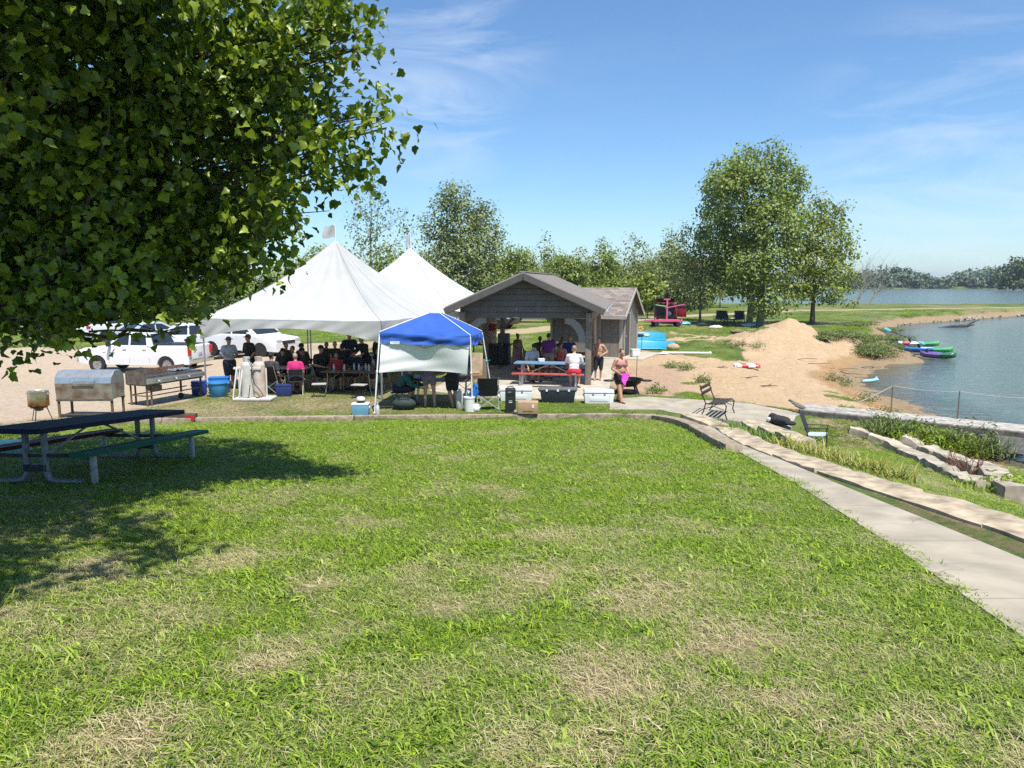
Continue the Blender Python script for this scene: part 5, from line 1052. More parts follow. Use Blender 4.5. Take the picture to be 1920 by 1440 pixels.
def shed():
    t = thing('storage_shed', 'small grey brown storage shed with a shingled roof behind the shelter', 'shed', SC0)
    Wd, Dp, h, hr = 3.55, 3.2, 2.22, 3.32
    def Q(a, b, z): return SGs * a + SRs * b + Z * z
    mb = MB(); mb.add([Q(-Wd, 0, 0), Q(0, 0, 0), Q(0, Dp, 0), Q(-Wd, Dp, 0), Q(-Wd, 0, h), Q(0, 0, h), Q(0, Dp, h), Q(-Wd, Dp, h), Q(-Wd, Dp / 2, hr - .12), Q(0, Dp / 2, hr - .12)], [(0, 1, 5, 4), (1, 2, 6, 9, 5), (2, 3, 7, 6), (3, 0, 4, 8, 7)])
    for i in range(9): mb.beam(Q(-Wd + .2 + i * .4, -.004, .05), Q(-Wd + .2 + i * .4, -.004, h - .02), .012, .012, up=SRs)
    for i in range(4): mb.beam(Q(.004, .35 + i * .8, .05), Q(.004, .35 + i * .8, h + .15), .012, .012, up=SGs)
    mb.build('wall', SHED, t, smooth=False)
    mb = MB()
    for a, b in ((0.012, .045), (0.012, Dp - .05)): mb.beam(Q(a, b, 0), Q(a, b, h), .025, .10, up=SRs)
    for a in (-.05, -Wd + .05): mb.beam(Q(a, -.012, 0), Q(a, -.012, h), .10, .025, up=SRs)
    mb.build('corner_trim', SHTRIM, t, smooth=False)
    me = bpy.data.meshes.new('roof'); bm = bmesh.new(); uv = bm.loops.layers.uv.new('UVMap'); e = .34; oh = .30; sl = (hr - h) / (Dp / 2)
    for sg in (0, 1):
        b0 = -e if sg == 0 else Dp + e; z0 = h - sl * e
        q = [Q(-Wd - oh, b0, z0), Q(oh, b0, z0), Q(oh, Dp / 2, hr), Q(-Wd - oh, Dp / 2, hr)]; ln = math.hypot(Dp / 2 + e, hr - z0); uvs = [(0, 0), (Wd + 2 * oh, 0), (Wd + 2 * oh, ln), (0, ln)]
        f = bm.faces.new([bm.verts.new(p) for p in q])
        for l, c in zip(f.loops, uvs): l[uv].uv = c
        g = [p - Z * .05 for p in q]; vs = [bm.verts.new(p) for p in g]; bm.faces.new(vs[::-1])
    bmesh.ops.recalc_face_normals(bm, faces=bm.faces[:])
    bm.to_mesh(me); bm.free(); me.materials.append(SHING); o = bpy.data.objects.new('roof', me); COL.objects.link(o); o.parent = t
    mb = MB()
    for a in (oh - .015, -Wd - oh + .015):
        for b0 in (-e, Dp + e): mb.beam(Q(a, b0, h - sl * e - .075), Q(a, Dp / 2, hr - .075), .03, .14)
    for b0 in (-e - .01, Dp + e + .01): mb.beam(Q(-Wd - oh, b0, h - sl * e - .07), Q(oh, b0, h - sl * e - .07), .02, .12)
    mb.build('fascia', SHTRIM, t, smooth=False)
    mb = MB(); mb.beam(Q(.02, 1.02, .08), Q(.02, 1.02, 2.05), .86, .03, up=SGs); d = mb.build('door', mat('dark_door', (.07, .06, .055), .7), t)
    mb = MB(); 
    for b in (.54, 1.50): mb.beam(Q(.03, b, .05), Q(.03, b, 2.1), .08, .03, up=SGs)
    mb.beam(Q(.03, .5, 2.1), Q(.03, 1.54, 2.1), .03, .08); mb.build('door_frame', SHTRIM, d, smooth=False)
    mb = MB(); mb.ball(Q(.06, .68, 1.0), .035, 8, 6); mb.build('handle', GALV, d)
shed()
slab('shed_apron', [SC0 + SGs * 1.15 - SRs * .45, SC0 + SGs * 1.2 + SRs * 3.3, SC0 - SGs * 3.4 + SRs * 3.3, SC0 - SGs * 3.4 - SRs * .5], 0.035, CONC2, .12)

# ---- gangway / dock
DOCKW = mat('silvered_planks', (0.42, 0.39, 0.345), 0.9, var=0.25, scale=6, bump=0.3)
DOCKS = mat('dark_planks', (0.13, 0.115, 0.10), 0.85, var=0.3, scale=6)  # darker plank tone for the stringers and ramp boards
def dock():
    t = thing('gangway', 'weathered plank gangway running out over the lake bank to the right', 'dock', (0, 0, 0))
    A0, B0 = Vector((8.55, 21.75, -.06)), Vector((15.0, 18.6, -.30)); d = (B0 - A0).normalized(); n = Vector((d.y, -d.x, 0)).normalized(); Ln = (B0 - A0).length
    if n.y > 0: n = -n
    mb = MB(); w = 1.15; k = 7
    for i in range(k):
        o = n * (w * (i + .5) / k - w / 2); mb.beam(A0 + o + Vector((0, 0, random.uniform(-.006, .006))), B0 + o + Vector((0, 0, random.uniform(-.006, .006))), w / k - .02, .04)
    mb.build('deck', DOCKW, t, bevel=.004)
    mb = MB()
    for s in (-1, 1): mb.beam(A0 + n * s * w / 2 - Z * .10, B0 + n * s * w / 2 - Z * .10, .05, .16)
    for i in range(8): mb.beam(A0 + d * (Ln * i / 7) - n * .55 - Z * .09, A0 + d * (Ln * i / 7) + n * .55 - Z * .09, .08, .1)
    mb.build('stringer', DOCKS, t)
    mb = MB(); c = A0 + d * (Ln * .52) + n * .62; 
    for i in range(3): mb.beam(c - Z * (.22 + .14 * i) + n * .02 * i, B0 + n * .62 - Z * (.20 + .14 * i) + n * .02 * i, .03, .125)
    mb.build('side_boards', mat('grey_planks', (.30, .285, .26), .9, var=.2), t)
    for i, f in enumerate((.33, .56, .83)):
        p = A0 + d * Ln * f - n * .45; mb = MB(); mb.tube([p - Z * .1, p + Z * .80], .018, 7); mb.build('rail_post', mat('rusty_rod', (.16, .13, .11), .7), t)
    mb = MB(); p0 = A0 + d * .9 + n * .62 + Z * .05; pts = [p0]
    posts = [A0 + d * Ln * f - n * .45 + Z * .79 for f in (.33, .56, .83)]
    for a, b in zip([p0] + posts, posts + [B0 - n * .45 + Z * .75]):
        for i in range(1, 7): q = a.lerp(b, i / 6); q.z -= .05 * math.sin(math.pi * i / 6); pts.append(q)
    mb.tube(pts, .010, 5); mb.build('rope', mat('grey_rope', (.42, .40, .37), .8), t)
    mb = MB(); 
    for i in range(3): mb.beam(A0 - d * (.35 - .1 * i) + n * (.1 + .18 * i) + Z * (.18 - .04 * i), A0 + d * .5 + n * (.2 + .15 * i) - Z * .14, .13, .04)
    mb.build('ramp_board', DOCKS, t)
dock()
# ================================================================== FURNITURE AND THINGS
NAVY = mat('navy_plastisol', (0.010, 0.014, 0.034), 0.7, var=0.1, spec=.2); MAROON = mat('maroon_plastisol', (0.07, 0.012, 0.018), 0.65, var=0.1, spec=.2); GREENP = mat('green_plastisol', (0.01, 0.10, 0.05), 0.65, var=0.1, spec=.2)
STEELB = mat('brushed_steel', (0.55, 0.55, 0.53), 0.32, 0.75, var=0.1, scale=8); BLK = mat('black_plastic', (0.018, 0.018, 0.02), 0.5, var=0.1); BLKF = mat('black_fabric', (0.022, 0.022, 0.026), 0.85, var=0.15)
COOLW = mat('white_cooler_plastic', (0.74, 0.745, 0.73), 0.4, var=0.03); RUSTY = mat('rusty_steel', (0.20, 0.13, 0.085), 0.8, 0.2, var=0.3, scale=14); SOOT = mat('greasy_steel', (0.10, 0.085, 0.07), 0.5, 0.5, var=0.4, scale=7, col2=(0.25, 0.22, 0.19))
RED = mat('red_plastic', (0.52, 0.02, 0.03), 0.4, var=0.06); CARD = mat('cardboard', (0.42, 0.27, 0.16), 0.9, var=0.08); BLUEP = mat('bright_blue_plastic', (0.02, 0.16, 0.55), 0.4, var=.06); TUBB = mat('sky_blue_plastic', (0.06, 0.30, 0.62), 0.4, var=.06)
WOODB = mat('brown_table_top', (0.16, 0.075, 0.04), 0.5, var=0.2, scale=5); GREYM = mat('grey_table_top', (0.42, 0.42, 0.41), .5, var=.06)

# ---- metal picnic table under the maple
def picnic_table():
    a, b = Vector((-6.30, 9.65, 0)), Vector((-6.12, 12.35, 0)); za, zb = Hs(a.x, a.y), Hs(b.x, b.y); d = (b - a); L0 = d.length; d.normalize(); n = Vector((d.y, -d.x, 0)); sl = (zb - za) / L0
    t = thing('picnic_table', 'long metal picnic table in shade with navy top, maroon and green benches', 'picnic table', (a.x, a.y, za))
    def Q(l, w, h): return d * l + n * w + Z * (h + sl * l)
    def slab_(l0, l1, w0, w1, h, th, m, name, gridded):
        mb = MB(); ch = .06; out = [(l0 + ch, w0), (l1 - ch, w0), (l1, w0 + ch), (l1, w1 - ch), (l1 - ch, w1), (l0 + ch, w1), (l0, w1 - ch), (l0, w0 + ch)]
        k = len(out); ring = [Q(x, y, h) for x, y in out]; low = [Q(x, y, h - th) for x, y in out]; cx, cy = (l0 + l1) / 2, (w0 + w1) / 2
        inn = [Q(x + (.05 if x < cx else -.05), y + (.05 if y < cy else -.05), h) for x, y in out]; inl = [Q(x + (.05 if x < cx else -.05), y + (.05 if y < cy else -.05), h - .02) for x, y in out]
        mb.add(ring + low + inn + inl, [(i, (i + 1) % k, k + (i + 1) % k, k + i) for i in range(k)] + [(i, 2 * k + i, 2 * k + (i + 1) % k, (i + 1) % k) for i in range(k)] + [(2 * k + i, 3 * k + i, 3 * k + (i + 1) % k, 2 * k + (i + 1) % k) for i in range(k)])
        if gridded:                           # slotted top: real bars with gaps
            m_ = int((l1 - l0 - .1) / .036)
            for i in range(m_): mb.beam(Q(l0 + .06 + i * .036, w0 + .045, h - .010), Q(l0 + .06 + i * .036, w1 - .045, h - .010), .017, .012)
            for i in range(5): mb.beam(Q(l0 + .05, w0 + .05 + (w1 - w0 - .1) * i / 4, h - .017), Q(l1 - .05, w0 + .05 + (w1 - w0 - .1) * i / 4, h - .017), .03, .012)
        else: mb.add([p - Z * .004 for p in inn], [tuple(range(k))])
        mb.build(name, m, t, smooth=False)
    slab_(-.45, L0 + .55, -.39, .39, .79, .07, NAVY, 'tabletop', True)
    slab_(-.30, L0 + .35, .62, .90, .46, .055, GREENP, 'bench', False); slab_(-.30, L0 + .35, -.90, -.62, .46, .055, MAROON, 'bench', False)
    for l in (.05, L0 - .05):
        for w in (-.16, .10):
            mb = MB(); mb.tube([Q(l, w, .73), Q(l, w, .16), Q(l, w + (.04 if w > 0 else -.04), .06), Q(l, w + (.16 if w > 0 else -.16), .025), Q(l, w + (.50 if w > 0 else -.50), .025)], .043, 10); mb.build('leg', mat('shaded_galvanised', (.22, .23, .23), .6, .4, var=.15, scale=15), t)  # leg steel darkened to paint the maple's shade into its colour
        for w in (.76, -.76): mb = MB(); mb.tube([Q(l, w, .41), Q(l, w, -.02)], .045, 10); mb.build('bench_post', GALV, t)
        mb = MB(); mb.beam(Q(l, -.78, .385), Q(l, .78, .385), .05, .05); mb.beam(Q(l, -.3, .72), Q(l, .3, .72), .05, .04); mb.box(Q(l, -.03, .22), (.30, .10, .09)); mb.build('crossbar', DARKM, t)
    m0 = L0 / 2
    mb = MB(); mb.tube([Q(m0 - .12, -.03, .71), Q(.10, -.03, .30)], .018, 7); mb.build('brace', GALV, t); mb = MB(); mb.tube([Q(m0 + .12, -.03, .71), Q(L0 - .10, -.03, .30)], .018, 7); mb.build('brace', GALV, t)
picnic_table()
def ground(px, py): return G(px, py)
# ---- cooking gear on the left
def pot():
    p = Vector((-11.75, 18.3, Hs(-11.75, 18.3))); t = thing('pot_burner', 'round tripod gas burner on thin legs under the stock pot', 'burner', p)
    mb = MB()
    for i in range(3): a = 2.1 * i + .4; mb.tube([(math.cos(a) * .16, math.sin(a) * .16, .44), (math.cos(a) * .30, math.sin(a) * .30, 0)], .012, 6)
    mb.lathe([(.17, .42), (.19, .42), (.19, .45), (.17, .45)], n=20); mb.build('stand', RUSTY, t); mb = MB(); mb.lathe([(.02, .33), (.09, .35), (.10, .40), (.03, .41)]); mb.build('burner_head', SOOT, t)
    q = thing('stock_pot', 'scorched aluminium stock pot with two side handles on the burner', 'pot', p + Z * .452)
    ALU = bpy.data.materials.new('scorched_aluminium'); ALU.use_nodes = True; tt = ALU.node_tree; bs = tt.nodes['Principled BSDF']; bs.inputs['Metallic'].default_value = .7; bs.inputs['Roughness'].default_value = .35
    tc = N(tt, 'ShaderNodeTexCoord'); sx = N(tt, 'ShaderNodeSeparateXYZ'); L(tt, tc.outputs['Object'], sx.inputs[0]); nz = N(tt, 'ShaderNodeTexNoise'); nz.inputs['Scale'].default_value = 7; L(tt, tc.outputs['Object'], nz.inputs[0])
    ad = N(tt, 'ShaderNodeMath', operation='MULTIPLY_ADD'); ad.inputs[1].default_value = .30; L(tt, nz.outputs[0], ad.inputs[0]); L(tt, sx.outputs[2], ad.inputs[2]); rp = N(tt, 'ShaderNodeValToRGB'); L(tt, ad.outputs[0], rp.inputs[0])
    rp.color_ramp.elements[0].position = .16; rp.color_ramp.elements[0].color = (.10, .04, .015, 1); rp.color_ramp.elements[1].position = .42; rp.color_ramp.elements[1].color = (.62, .58, .50, 1); e = rp.color_ramp.elements.new(.28); e.color = (.40, .22, .08, 1); L(tt, rp.outputs[0], bs.inputs['Base Color'])
    mb = MB(); mb.lathe([(.21, 0), (.235, .02), (.235, .37), (.245, .385), (.235, .39), (.22, .375), (.22, .05), (0, .05)], n=28); mb.build('body', ALU, q)
    for s in (-1, 1): mb = MB(); mb.tube([(s * .23, -.05, .31), (s * .285, -.045, .315), (s * .285, .045, .315), (s * .23, .05, .31)], .009, 6); mb.build('handle', STEELB, q)
pot()
def smoker():
    p = Vector((-11.15, 19.55, Hs(-11.15, 19.55))); t = thing('smoker_grill', 'silver box smoker with a faceted hinged lid and browned front on thin legs', 'grill', p, R(2))
    BROWN = mat('smoke_stained_steel', (0.50, 0.46, 0.40), .4, .5, scale=3.2, col2=(0.22, 0.12, 0.065))
    w = .72
    def ex(poly, name, m, par=t, x0=-w, x1=w):
        mb = MB(); k = len(poly); mb.add([(x, a, z) for x in (x0, x1) for a, z in poly], [tuple(range(k)), tuple(range(k, 2 * k))[::-1]] + [(i, (i + 1) % k, k + (i + 1) % k, k + i) for i in range(k)]); return mb.build(name, m, par, smooth=False, bevel=.006)
    ex([(-.33, .52), (.33, .52), (.36, .93), (-.36, .93)], 'firebox', BROWN); lid = ex([(-.365, .935), (.365, .935), (.33, 1.12), (.15, 1.25), (-.15, 1.25), (-.33, 1.10)], 'lid', STEELB)
    mb = MB(); mb.tube([(-.26, -.36, 1.0), (-.26, -.42, 1.0), (.30, -.42, 1.0), (.30, -.36, 1.0)], .014, 7); mb.build('handle', STEELB, lid); mb = MB(); mb.box((.02, -.349, .90), (.5, .012, .08)); mb.build('soot_mark', SOOT, t)
    for x in (-.68, .68):
        for y in (-.30, .30): mb = MB(); mb.beam((x, y, 0), (x, y, .60), .05, .05); mb.build('leg', RUSTY, t)
    mb = MB(); mb.box((0, -.33, .50), (1.44, .04, .05)); mb.box((0, .33, .50), (1.44, .04, .05)); mb.box((0, -.30, .12), (1.34, .03, .03)); mb.build('rail', SOOT, t)
smoker()
def griddle():
    a = Vector((-10.55, 21.3, 0)); b = Vector((-9.75, 23.35, 0)); d = (b - a).normalized(); n = Vector((d.y, -d.x, 0)); L0 = (b - a).length
    t = thing('flat_top_griddle', 'long greasy flat top griddle trailer on casters beside the propane cylinders', 'griddle', a + Z * Hs(a.x, a.y))
    def Q(l, w, h): return d * l + n * w + Z * h
    def bx(l0, l1, w0, w1, h0, h1, name, m, par=t):
        mb = MB(); mb.add([Q(l, w, h) for h in (h0, h1) for l, w in ((l0, w0), (l1, w0), (l1, w1), (l0, w1))], [(0, 3, 2, 1), (4, 5, 6, 7), (0, 1, 5, 4), (1, 2, 6, 5), (2, 3, 7, 6), (3, 0, 4, 7)]); return mb.build(name, m, par, smooth=False, bevel=.004)
    bx(0, L0, -.72, 0, .60, .84, 'firebox', SOOT); bx(.02, L0 - .02, -.70, -.02, .842, .86, 'cooking_plate', mat('oiled_plate', (.10, .09, .085), .25, .6, var=.3)); bx(0, L0, -.76, -.725, .62, 1.00, 'back_splash', RUSTY); bx(-.03, -.004, -.74, .02, .64, .99, 'end_guard', SOOT); bx(0, L0, .004, .09, .66, .80, 'front_shelf', STEELB)
    mb = MB(); mb.tube([Q(.25, .13, .77), Q(L0 - .05, .13, .77)], .014, 6); mb.tube([Q(.25, .13, .68), Q(L0 - .05, .13, .68)], .012, 6); mb.build('gas_pipe', STEELB, t)
    for l in (.35, 1.0, 1.5): mb = MB(); mb.cyl(Q(l, .12, .73), Q(l, .17, .73), .026, n=8); mb.build('knob', mat('white_knob', (.7, .7, .68), .4), t)
    mb = MB()
    for l in (.05, .42): mb.beam(Q(l, -.66, .86), Q(l, -.06, .868), .012, .012)
    mb.build('scraper_bars', STEELB, t)
    for l in (.06, .22):
        for w in (-.66, -.04): mb = MB(); mb.beam(Q(l, w, 0), Q(l, w, .6), .04, .04); mb.build('leg', RUSTY, t)
    for l in (L0 - .55, L0 - .06):
        mb = MB(); mb.beam(Q(l, -.36 if l < 1.8 else -.04, .20), Q(l, -.36 if l < 1.8 else -.04, .6), .05, .05); c = mb.build('leg', RUSTY, t)
        mb = MB(); w = -.36 if l < 1.8 else -.04; mb.cyl(Q(l - .02, w - .03, .09), Q(l - .02, w + .03, .09), .09, n=14); mb.build('caster', BLK, c)
    mb = MB(); mb.beam(Q(.05, -.02, .30), Q(L0, -.02, .30), .03, .03); mb.beam(Q(.05, -.68, .30), Q(L0, -.68, .30), .03, .03); mb.beam(Q(.06, -.68, .30), Q(.06, -.02, .30), .03, .03); mb.build('lower_rail', RUSTY, t)
    mb = MB(); mb.add([Q(l, w, h) for h in (.42, .58) for l, w in ((.28, -.3), (.6, -.3), (.6, -.02), (.28, -.02))], [(0, 3, 2, 1), (4, 5, 6, 7), (0, 1, 5, 4), (1, 2, 6, 5), (2, 3, 7, 6), (3, 0, 4, 7)]); mb.build('grease_box', SOOT, t)
    foil = MB(); foil.grid(lambda u, v: Q(L0 - .75 + u * .7, -.68 + v * .35, .88 + .05 * abs(math.sin(u * 13) * math.cos(v * 9 + u * 4))), 16, 8); f = foil.build('foil_tray', STEELB, None, solid=.004); f.location = t.location; tag(f, 'crumpled aluminium foil lying on the back of the long griddle', 'foil')
    h = MB(); pts = [Q(L0 - .05, .0, .45), Q(L0, .15, .15), Q(L0 + .2, .35, .02), Q(L0 + .1, .9, .02), Q(L0 - .1, 1.5, .03), Q(L0 - .15, 1.9, .08), Q(L0 - .3, 2.1, .5)]; h.tube([pts[0]] + [pts[i].lerp(pts[i + 1], k / 4) for i in range(6) for k in range(1, 5)], .012, 6); o = h.build('gas_hose', BLK); o.location = t.location; tag(o, 'black gas hose running over the ground from the griddle to the cylinders', 'hose')
griddle()
def cyl_cart():
    p = Vector((-8.0, 22.7, 0)); t = thing('cylinder_cart', 'white wooden skid with a slatted upright frame holding two propane cylinders', 'cart', p)
    WW = mat('white_painted_wood', (.66, .64, .59), .8, var=.08)
    mb = MB(); mb.box((.1, 0, .05), (1.15, .62, .06)); mb.build('base', WW, t, bevel=.006)
    mb = MB()
    for x in (-.44, -.26): mb.beam((x - .04, -.26, .07), (x + .06, -.10, 1.0), .07, .035, up=(1, 0, 0))
    mb.beam((-.48, -.09, .98), (.34, -.09, .98), .04, .08); mb.beam((-.48, .28, .95), (.34, .28, .95), .04, .08); mb.beam((-.46, -.12, .98), (-.46, .28, .96), .06, .04); mb.beam((-.46, .28, .07), (-.46, .28, .95), .07, .04); mb.beam((.36, .28, .07), (.36, .28, .95), .07, .04); mb.build('frame', WW, t, bevel=.004)
    for x, y, m, lb in ((-.12, .02, mat('grey_white_paint', (.56, .56, .52), .5, var=.14, scale=5, col2=(.42, .40, .35)), 'tall grey white propane cylinder with a valve collar on the white skid'), (.22, .10, mat('rust_streaked_white', (.58, .56, .52), .5, scale=4, col2=(.36, .20, .11)), 'tall white propane cylinder streaked with rust on the white skid')):
        c = thing('propane_cylinder', lb, 'gas cylinder', p + Vector((x, y, .082)), 0, 'propane cylinders on the skid')
        mb = MB(); mb.lathe([(.16, 0), (.185, .02), (.185, .94), (.17, 1.02), (.11, 1.09), (.05, 1.11), (0, 1.115)], n=24); mb.build('tank', m, c); mb = MB(); mb.lathe([(.085, 1.08), (.10, 1.08), (.10, 1.24), (.085, 1.24)], n=16); mb.build('valve_collar', m, c); mb = MB(); mb.cyl((0, 0, 1.1), (0, 0, 1.2), .025, n=8); mb.cyl((-.05, 0, 1.18), (.05, 0, 1.18), .018, n=8); mb.build('valve', STEELB, c)
    h = MB(); h.tube([p + Vector(q) for q in ((-.1, .0, 1.27), (.02, -.12, 1.25), (.10, -.14, 1.05), (.06, -.14, .8), (.16, -.16, .5), (.34, -.18, .3), (.42, -.2, .16), (.3, -.25, .1), (.2, -.25, .1))], .013, 6); o = h.build('gas_hose', BLK); tag(o, 'black rubber hose looped down in front of the tall propane cylinders', 'hose')
cyl_cart()
p = G(410, 743); t = thing('round_tub', 'round sky blue plastic tub beside the tent corner pole', 'tub', p); mb = MB(); mb.lathe([(.24, 0), (.26, .02), (.30, .42), (.33, .43), (.33, .46), (.29, .46), (.25, .06), (0, .06)], n=28); mb.build('tub_body', TUBB, t)
for s in (-1, 1): mb = MB(); mb.box((s * .34, 0, .42), (.05, .14, .03)); mb.build('handle', TUBB, t, bevel=.008)
def crate(name, label, cat, c, d, m, rz=0, lidm=None, grp=None, handle=True):
    t = thing(name, label, cat, c, rz, grp); w, l, h = d; mb = MB(); mb.box((0, 0, h / 2), (w * .92, l * .92, h), top=(1.08, 1.08)); mb.build('body', m, t, bevel=.02); mb = MB(); mb.box((0, 0, h + .022), (w * 1.02, l * 1.02, .045)); mb.build('lid', lidm or m, t, bevel=.012)
    if handle:
        for s in (-1, 1): mb = MB(); mb.box((s * w * .515, 0, h * .75), (.03, l * .3, .05)); mb.build('handle', lidm or m, t, bevel=.006)
    return t
crate('storage_tote', 'deep blue plastic tote behind the round tub', 'tote', (-9.55, 24.15, 0), (.62, .42, .48), BLUEP, .2); crate('storage_tote', 'small dark blue tote under the griddle end beside the tent pole', 'tote', (-10.05, 23.75, 0), (.45, .35, .40), mat('ink_blue', (.01, .05, .30), .4), .3)
crate('small_box', 'plain cardboard box on the ground behind the two men', 'box', (-8.75, 24.6, 0), (.42, .36, .40), CARD, .1, handle=False)
# ---- things along the lawn edge under and beside the blue canopy
t = crate('cooler', 'small sky blue cooler with a white lid beside the left canopy leg', 'cooler', G(677, 778), (.46, .32, .29), mat('dusty_blue_plastic', (.14, .34, .48), .5, var=.06), .04, COOLW)
c = G(677, 778); o = thing('ketchup_tub', 'white plastic jug with a dark rim standing on the small blue cooler', 'jug', c + Vector((0, .02, .336))); mb = MB(); mb.lathe([(.10, 0), (.115, .02), (.115, .07)], n=18); mb.build('base', DARKM, o); mb = MB(); mb.lathe([(.115, .071), (.12, .10), (.11, .14), (.07, .16), (0, .162)], n=18); mb.build('cap', COOLW, o)
o = thing('water_bottle', 'brushed white metal bottle with a cap standing on the lawn edge', 'bottle', G(708, 779)); mb = MB(); mb.lathe([(.05, 0), (.055, .01), (.055, .24), (.03, .29), (.028, .31)], n=16); mb.build('flask', mat('white_bottle', (.62, .62, .62), .3, .2), o); mb = MB(); mb.lathe([(.030, .311), (.032, .36), (0, .365)], n=12); mb.build('cap', GREYM, o)
o = MB(); o.tube([(0, 0, 0), (.09, .25, .95)], .012, 6); o = o.build('green_pole', mat('mint_pole', (.15, .45, .35), .5)); o.location = G(702, 770); tag(o, 'thin mint green pole leaning by the left canopy leg', 'pole')
o = thing('duffel_bag', 'dark green and black duffel bag under the canopy table', 'bag', G(758, 768)); mb = MB(); mb.ball((0, 0, .17), (.34, .20, .17), 16, 10); mb.build('body', mat('dark_green_fabric', (.02, .04, .035), .8), o); mb = MB(); mb.tube([(-.15, -.12, .30), (-.1, -.15, .40), (.1, -.15, .40), (.15, -.12, .30)], .015, 6); mb.build('strap', BLKF, o)
o = thing('backpack', 'small grey black backpack slumped next to the duffel bag', 'bag', G(773, 765)); mb = MB(); mb.ball((0, 0, .16), (.14, .12, .18), 14, 10, (0, .2, 0)); mb.build('body', BLKF, o); mb = MB(); mb.ball((0, -.11, .13), (.09, .04, .09), 10, 8); mb.build('pocket', mat('grey_fabric', (.12, .12, .13), .8), o)
o = thing('helium_tank', 'slim grey gas cylinder standing under the right of the canopy', 'gas cylinder', G(862, 767)); mb = MB(); mb.lathe([(.09, 0), (.10, .02), (.10, .42), (.06, .52), (.03, .54), (.03, .58), (0, .58)], n=16); mb.build('tank', mat('pale_grey_paint', (.50, .50, .46), .45, var=.08), o); mb = MB(); mb.cyl((-.04, 0, .57), (.04, 0, .57), .015, n=8); mb.build('valve', STEELB, o)
o = thing('bucket', 'white plastic bucket with a lid beside the black rocking camp chair', 'bucket', G(880, 771)); mb = MB(); mb.lathe([(.13, 0), (.155, .38)], n=20); mb.build('body', COOLW, o); mb = MB(); mb.lathe([(.162, .37), (.165, .41), (.15, .415), (0, .41)], n=20); mb.build('lid', COOLW, o)
o = thing('jug', 'small round white jug at the foot of the right canopy leg', 'jug', G(893, 771)); mb = MB(); mb.lathe([(.08, 0), (.10, .03), (.10, .12), (.05, .19), (.035, .21), (0, .21)], n=16); mb.build('body', COOLW, o); mb = MB(); mb.tube([(.05, 0, .19), (.11, 0, .17), (.10, 0, .08)], .012, 6); mb.build('handle', COOLW, o)
o = thing('blue_bag', 'bright blue cooler bag slung on the side of the black rocking camp chair', 'bag', G(888, 772) + Vector((.03, .2, .42))); mb = MB(); mb.box((0, 0, .12), (.22, .20, .40), (0.1, .5, .2)); mb.build('body', BLUEP, o, bevel=.05, seg=3); mb = MB(); mb.tube([(-.05, -.1, .28), (0, -.13, .4), (.1, -.1, .35)], .012, 6); mb.build('strap', BLKF, o)
# ---- folding chairs
def camp_chair(label, loc, rz, fab, seatm, frame, rocker=False, grp=None, s=1.0):
    t = thing('camp_chair', label, 'camp chair', loc, rz, grp, s=s); w = .29                 # faces -Y
    mb = MB(); mb.grid(lambda u, v: Vector(((u - .5) * 2 * w * .92, .20 + .20 * v, .42 + .50 * v)) + Vector((0, .05 * math.sin(math.pi * u), 0)), 8, 8); mb.build('backrest', fab, t, solid=.012)
    mb = MB(); mb.grid(lambda u, v: Vector(((u - .5) * 2 * w * .95, -.24 + .46 * v, .44 - .03 * v - .04 * math.sin(math.pi * u) * math.sin(math.pi * v))), 8, 8); mb.build('seat', seatm, t, solid=.012)
    mb = MB()
    for s_ in (-1, 1):
        mb.tube([(s_ * w, .40, .93), (s_ * w, .20, .42), (s_ * w, .12, .22)], .011, 6); mb.tube([(s_ * w, -.24, 0), (s_ * w, -.24, .62)], .011, 6); mb.tube([(s_ * w, .30, 0), (s_ * w, .22, .45)], .011, 6)
        mb.tube([(s_ * w, -.24, .05), (s_ * w, .24, .44)], .009, 6); mb.tube([(s_ * w, .29, .05), (s_ * w, -.24, .44)], .009, 6)
    mb.tube([(-w, -.24, .05), (w, -.24, .44)], .009, 6); mb.tube([(w, -.24, .05), (-w, -.24, .44)], .009, 6); mb.tube([(-w, .29, .05), (w, .22, .44)], .009, 6); mb.tube([(w, .29, .05), (-w, .22, .44)], .009, 6)
    if rocker:
        for s_ in (-1, 1): mb.tube([(s_ * w, -.34, .06), (s_ * w, -.15, .01), (s_ * w, .2, .01), (s_ * w, .4, .07)], .012, 6)
    mb.build('frame', frame, t)
    for s_ in (-1, 1): mb = MB(); mb.beam((s_ * w, -.28, .63), (s_ * w, .27, .60), .05, .018); mb.build('armrest', fab, t, bevel=.006)
    return t
ALUF = mat('aluminium_tube', (.62, .62, .60), .35, .6, var=.05)
BROWNF = mat('brown_fabric', (.05, .032, .024), .85); BLUEGREY = mat('blue_grey_fabric', (.40, .48, .58), .8, var=.08)
t = camp_chair('black rocking camp chair with shiny crossed legs, its back towards the lawn', G(914, 771) + Vector((0, .3, 0)), math.pi + .05, BLKF, BLKF, ALUF, True, s=1.02)
mb = MB(); mb.prism([(-.03, 0), (0, .05), (.03, 0)], .004, (0, .392, .84), (1, 0, 0), (0, .37, .92)); mb.build('emblem', COOLW, t)
camp_chair('black camp chair with a pale blue seat standing on the lake terrace', G(1530, 843), R(64), BLKF, BLUEGREY, DARKM, s=.86)
camp_chair('dark brown camp chair seen from behind next to the propane cylinders', (-7.75, 24.0, 0), R(165), BROWNF, BROWNF, ALUF)
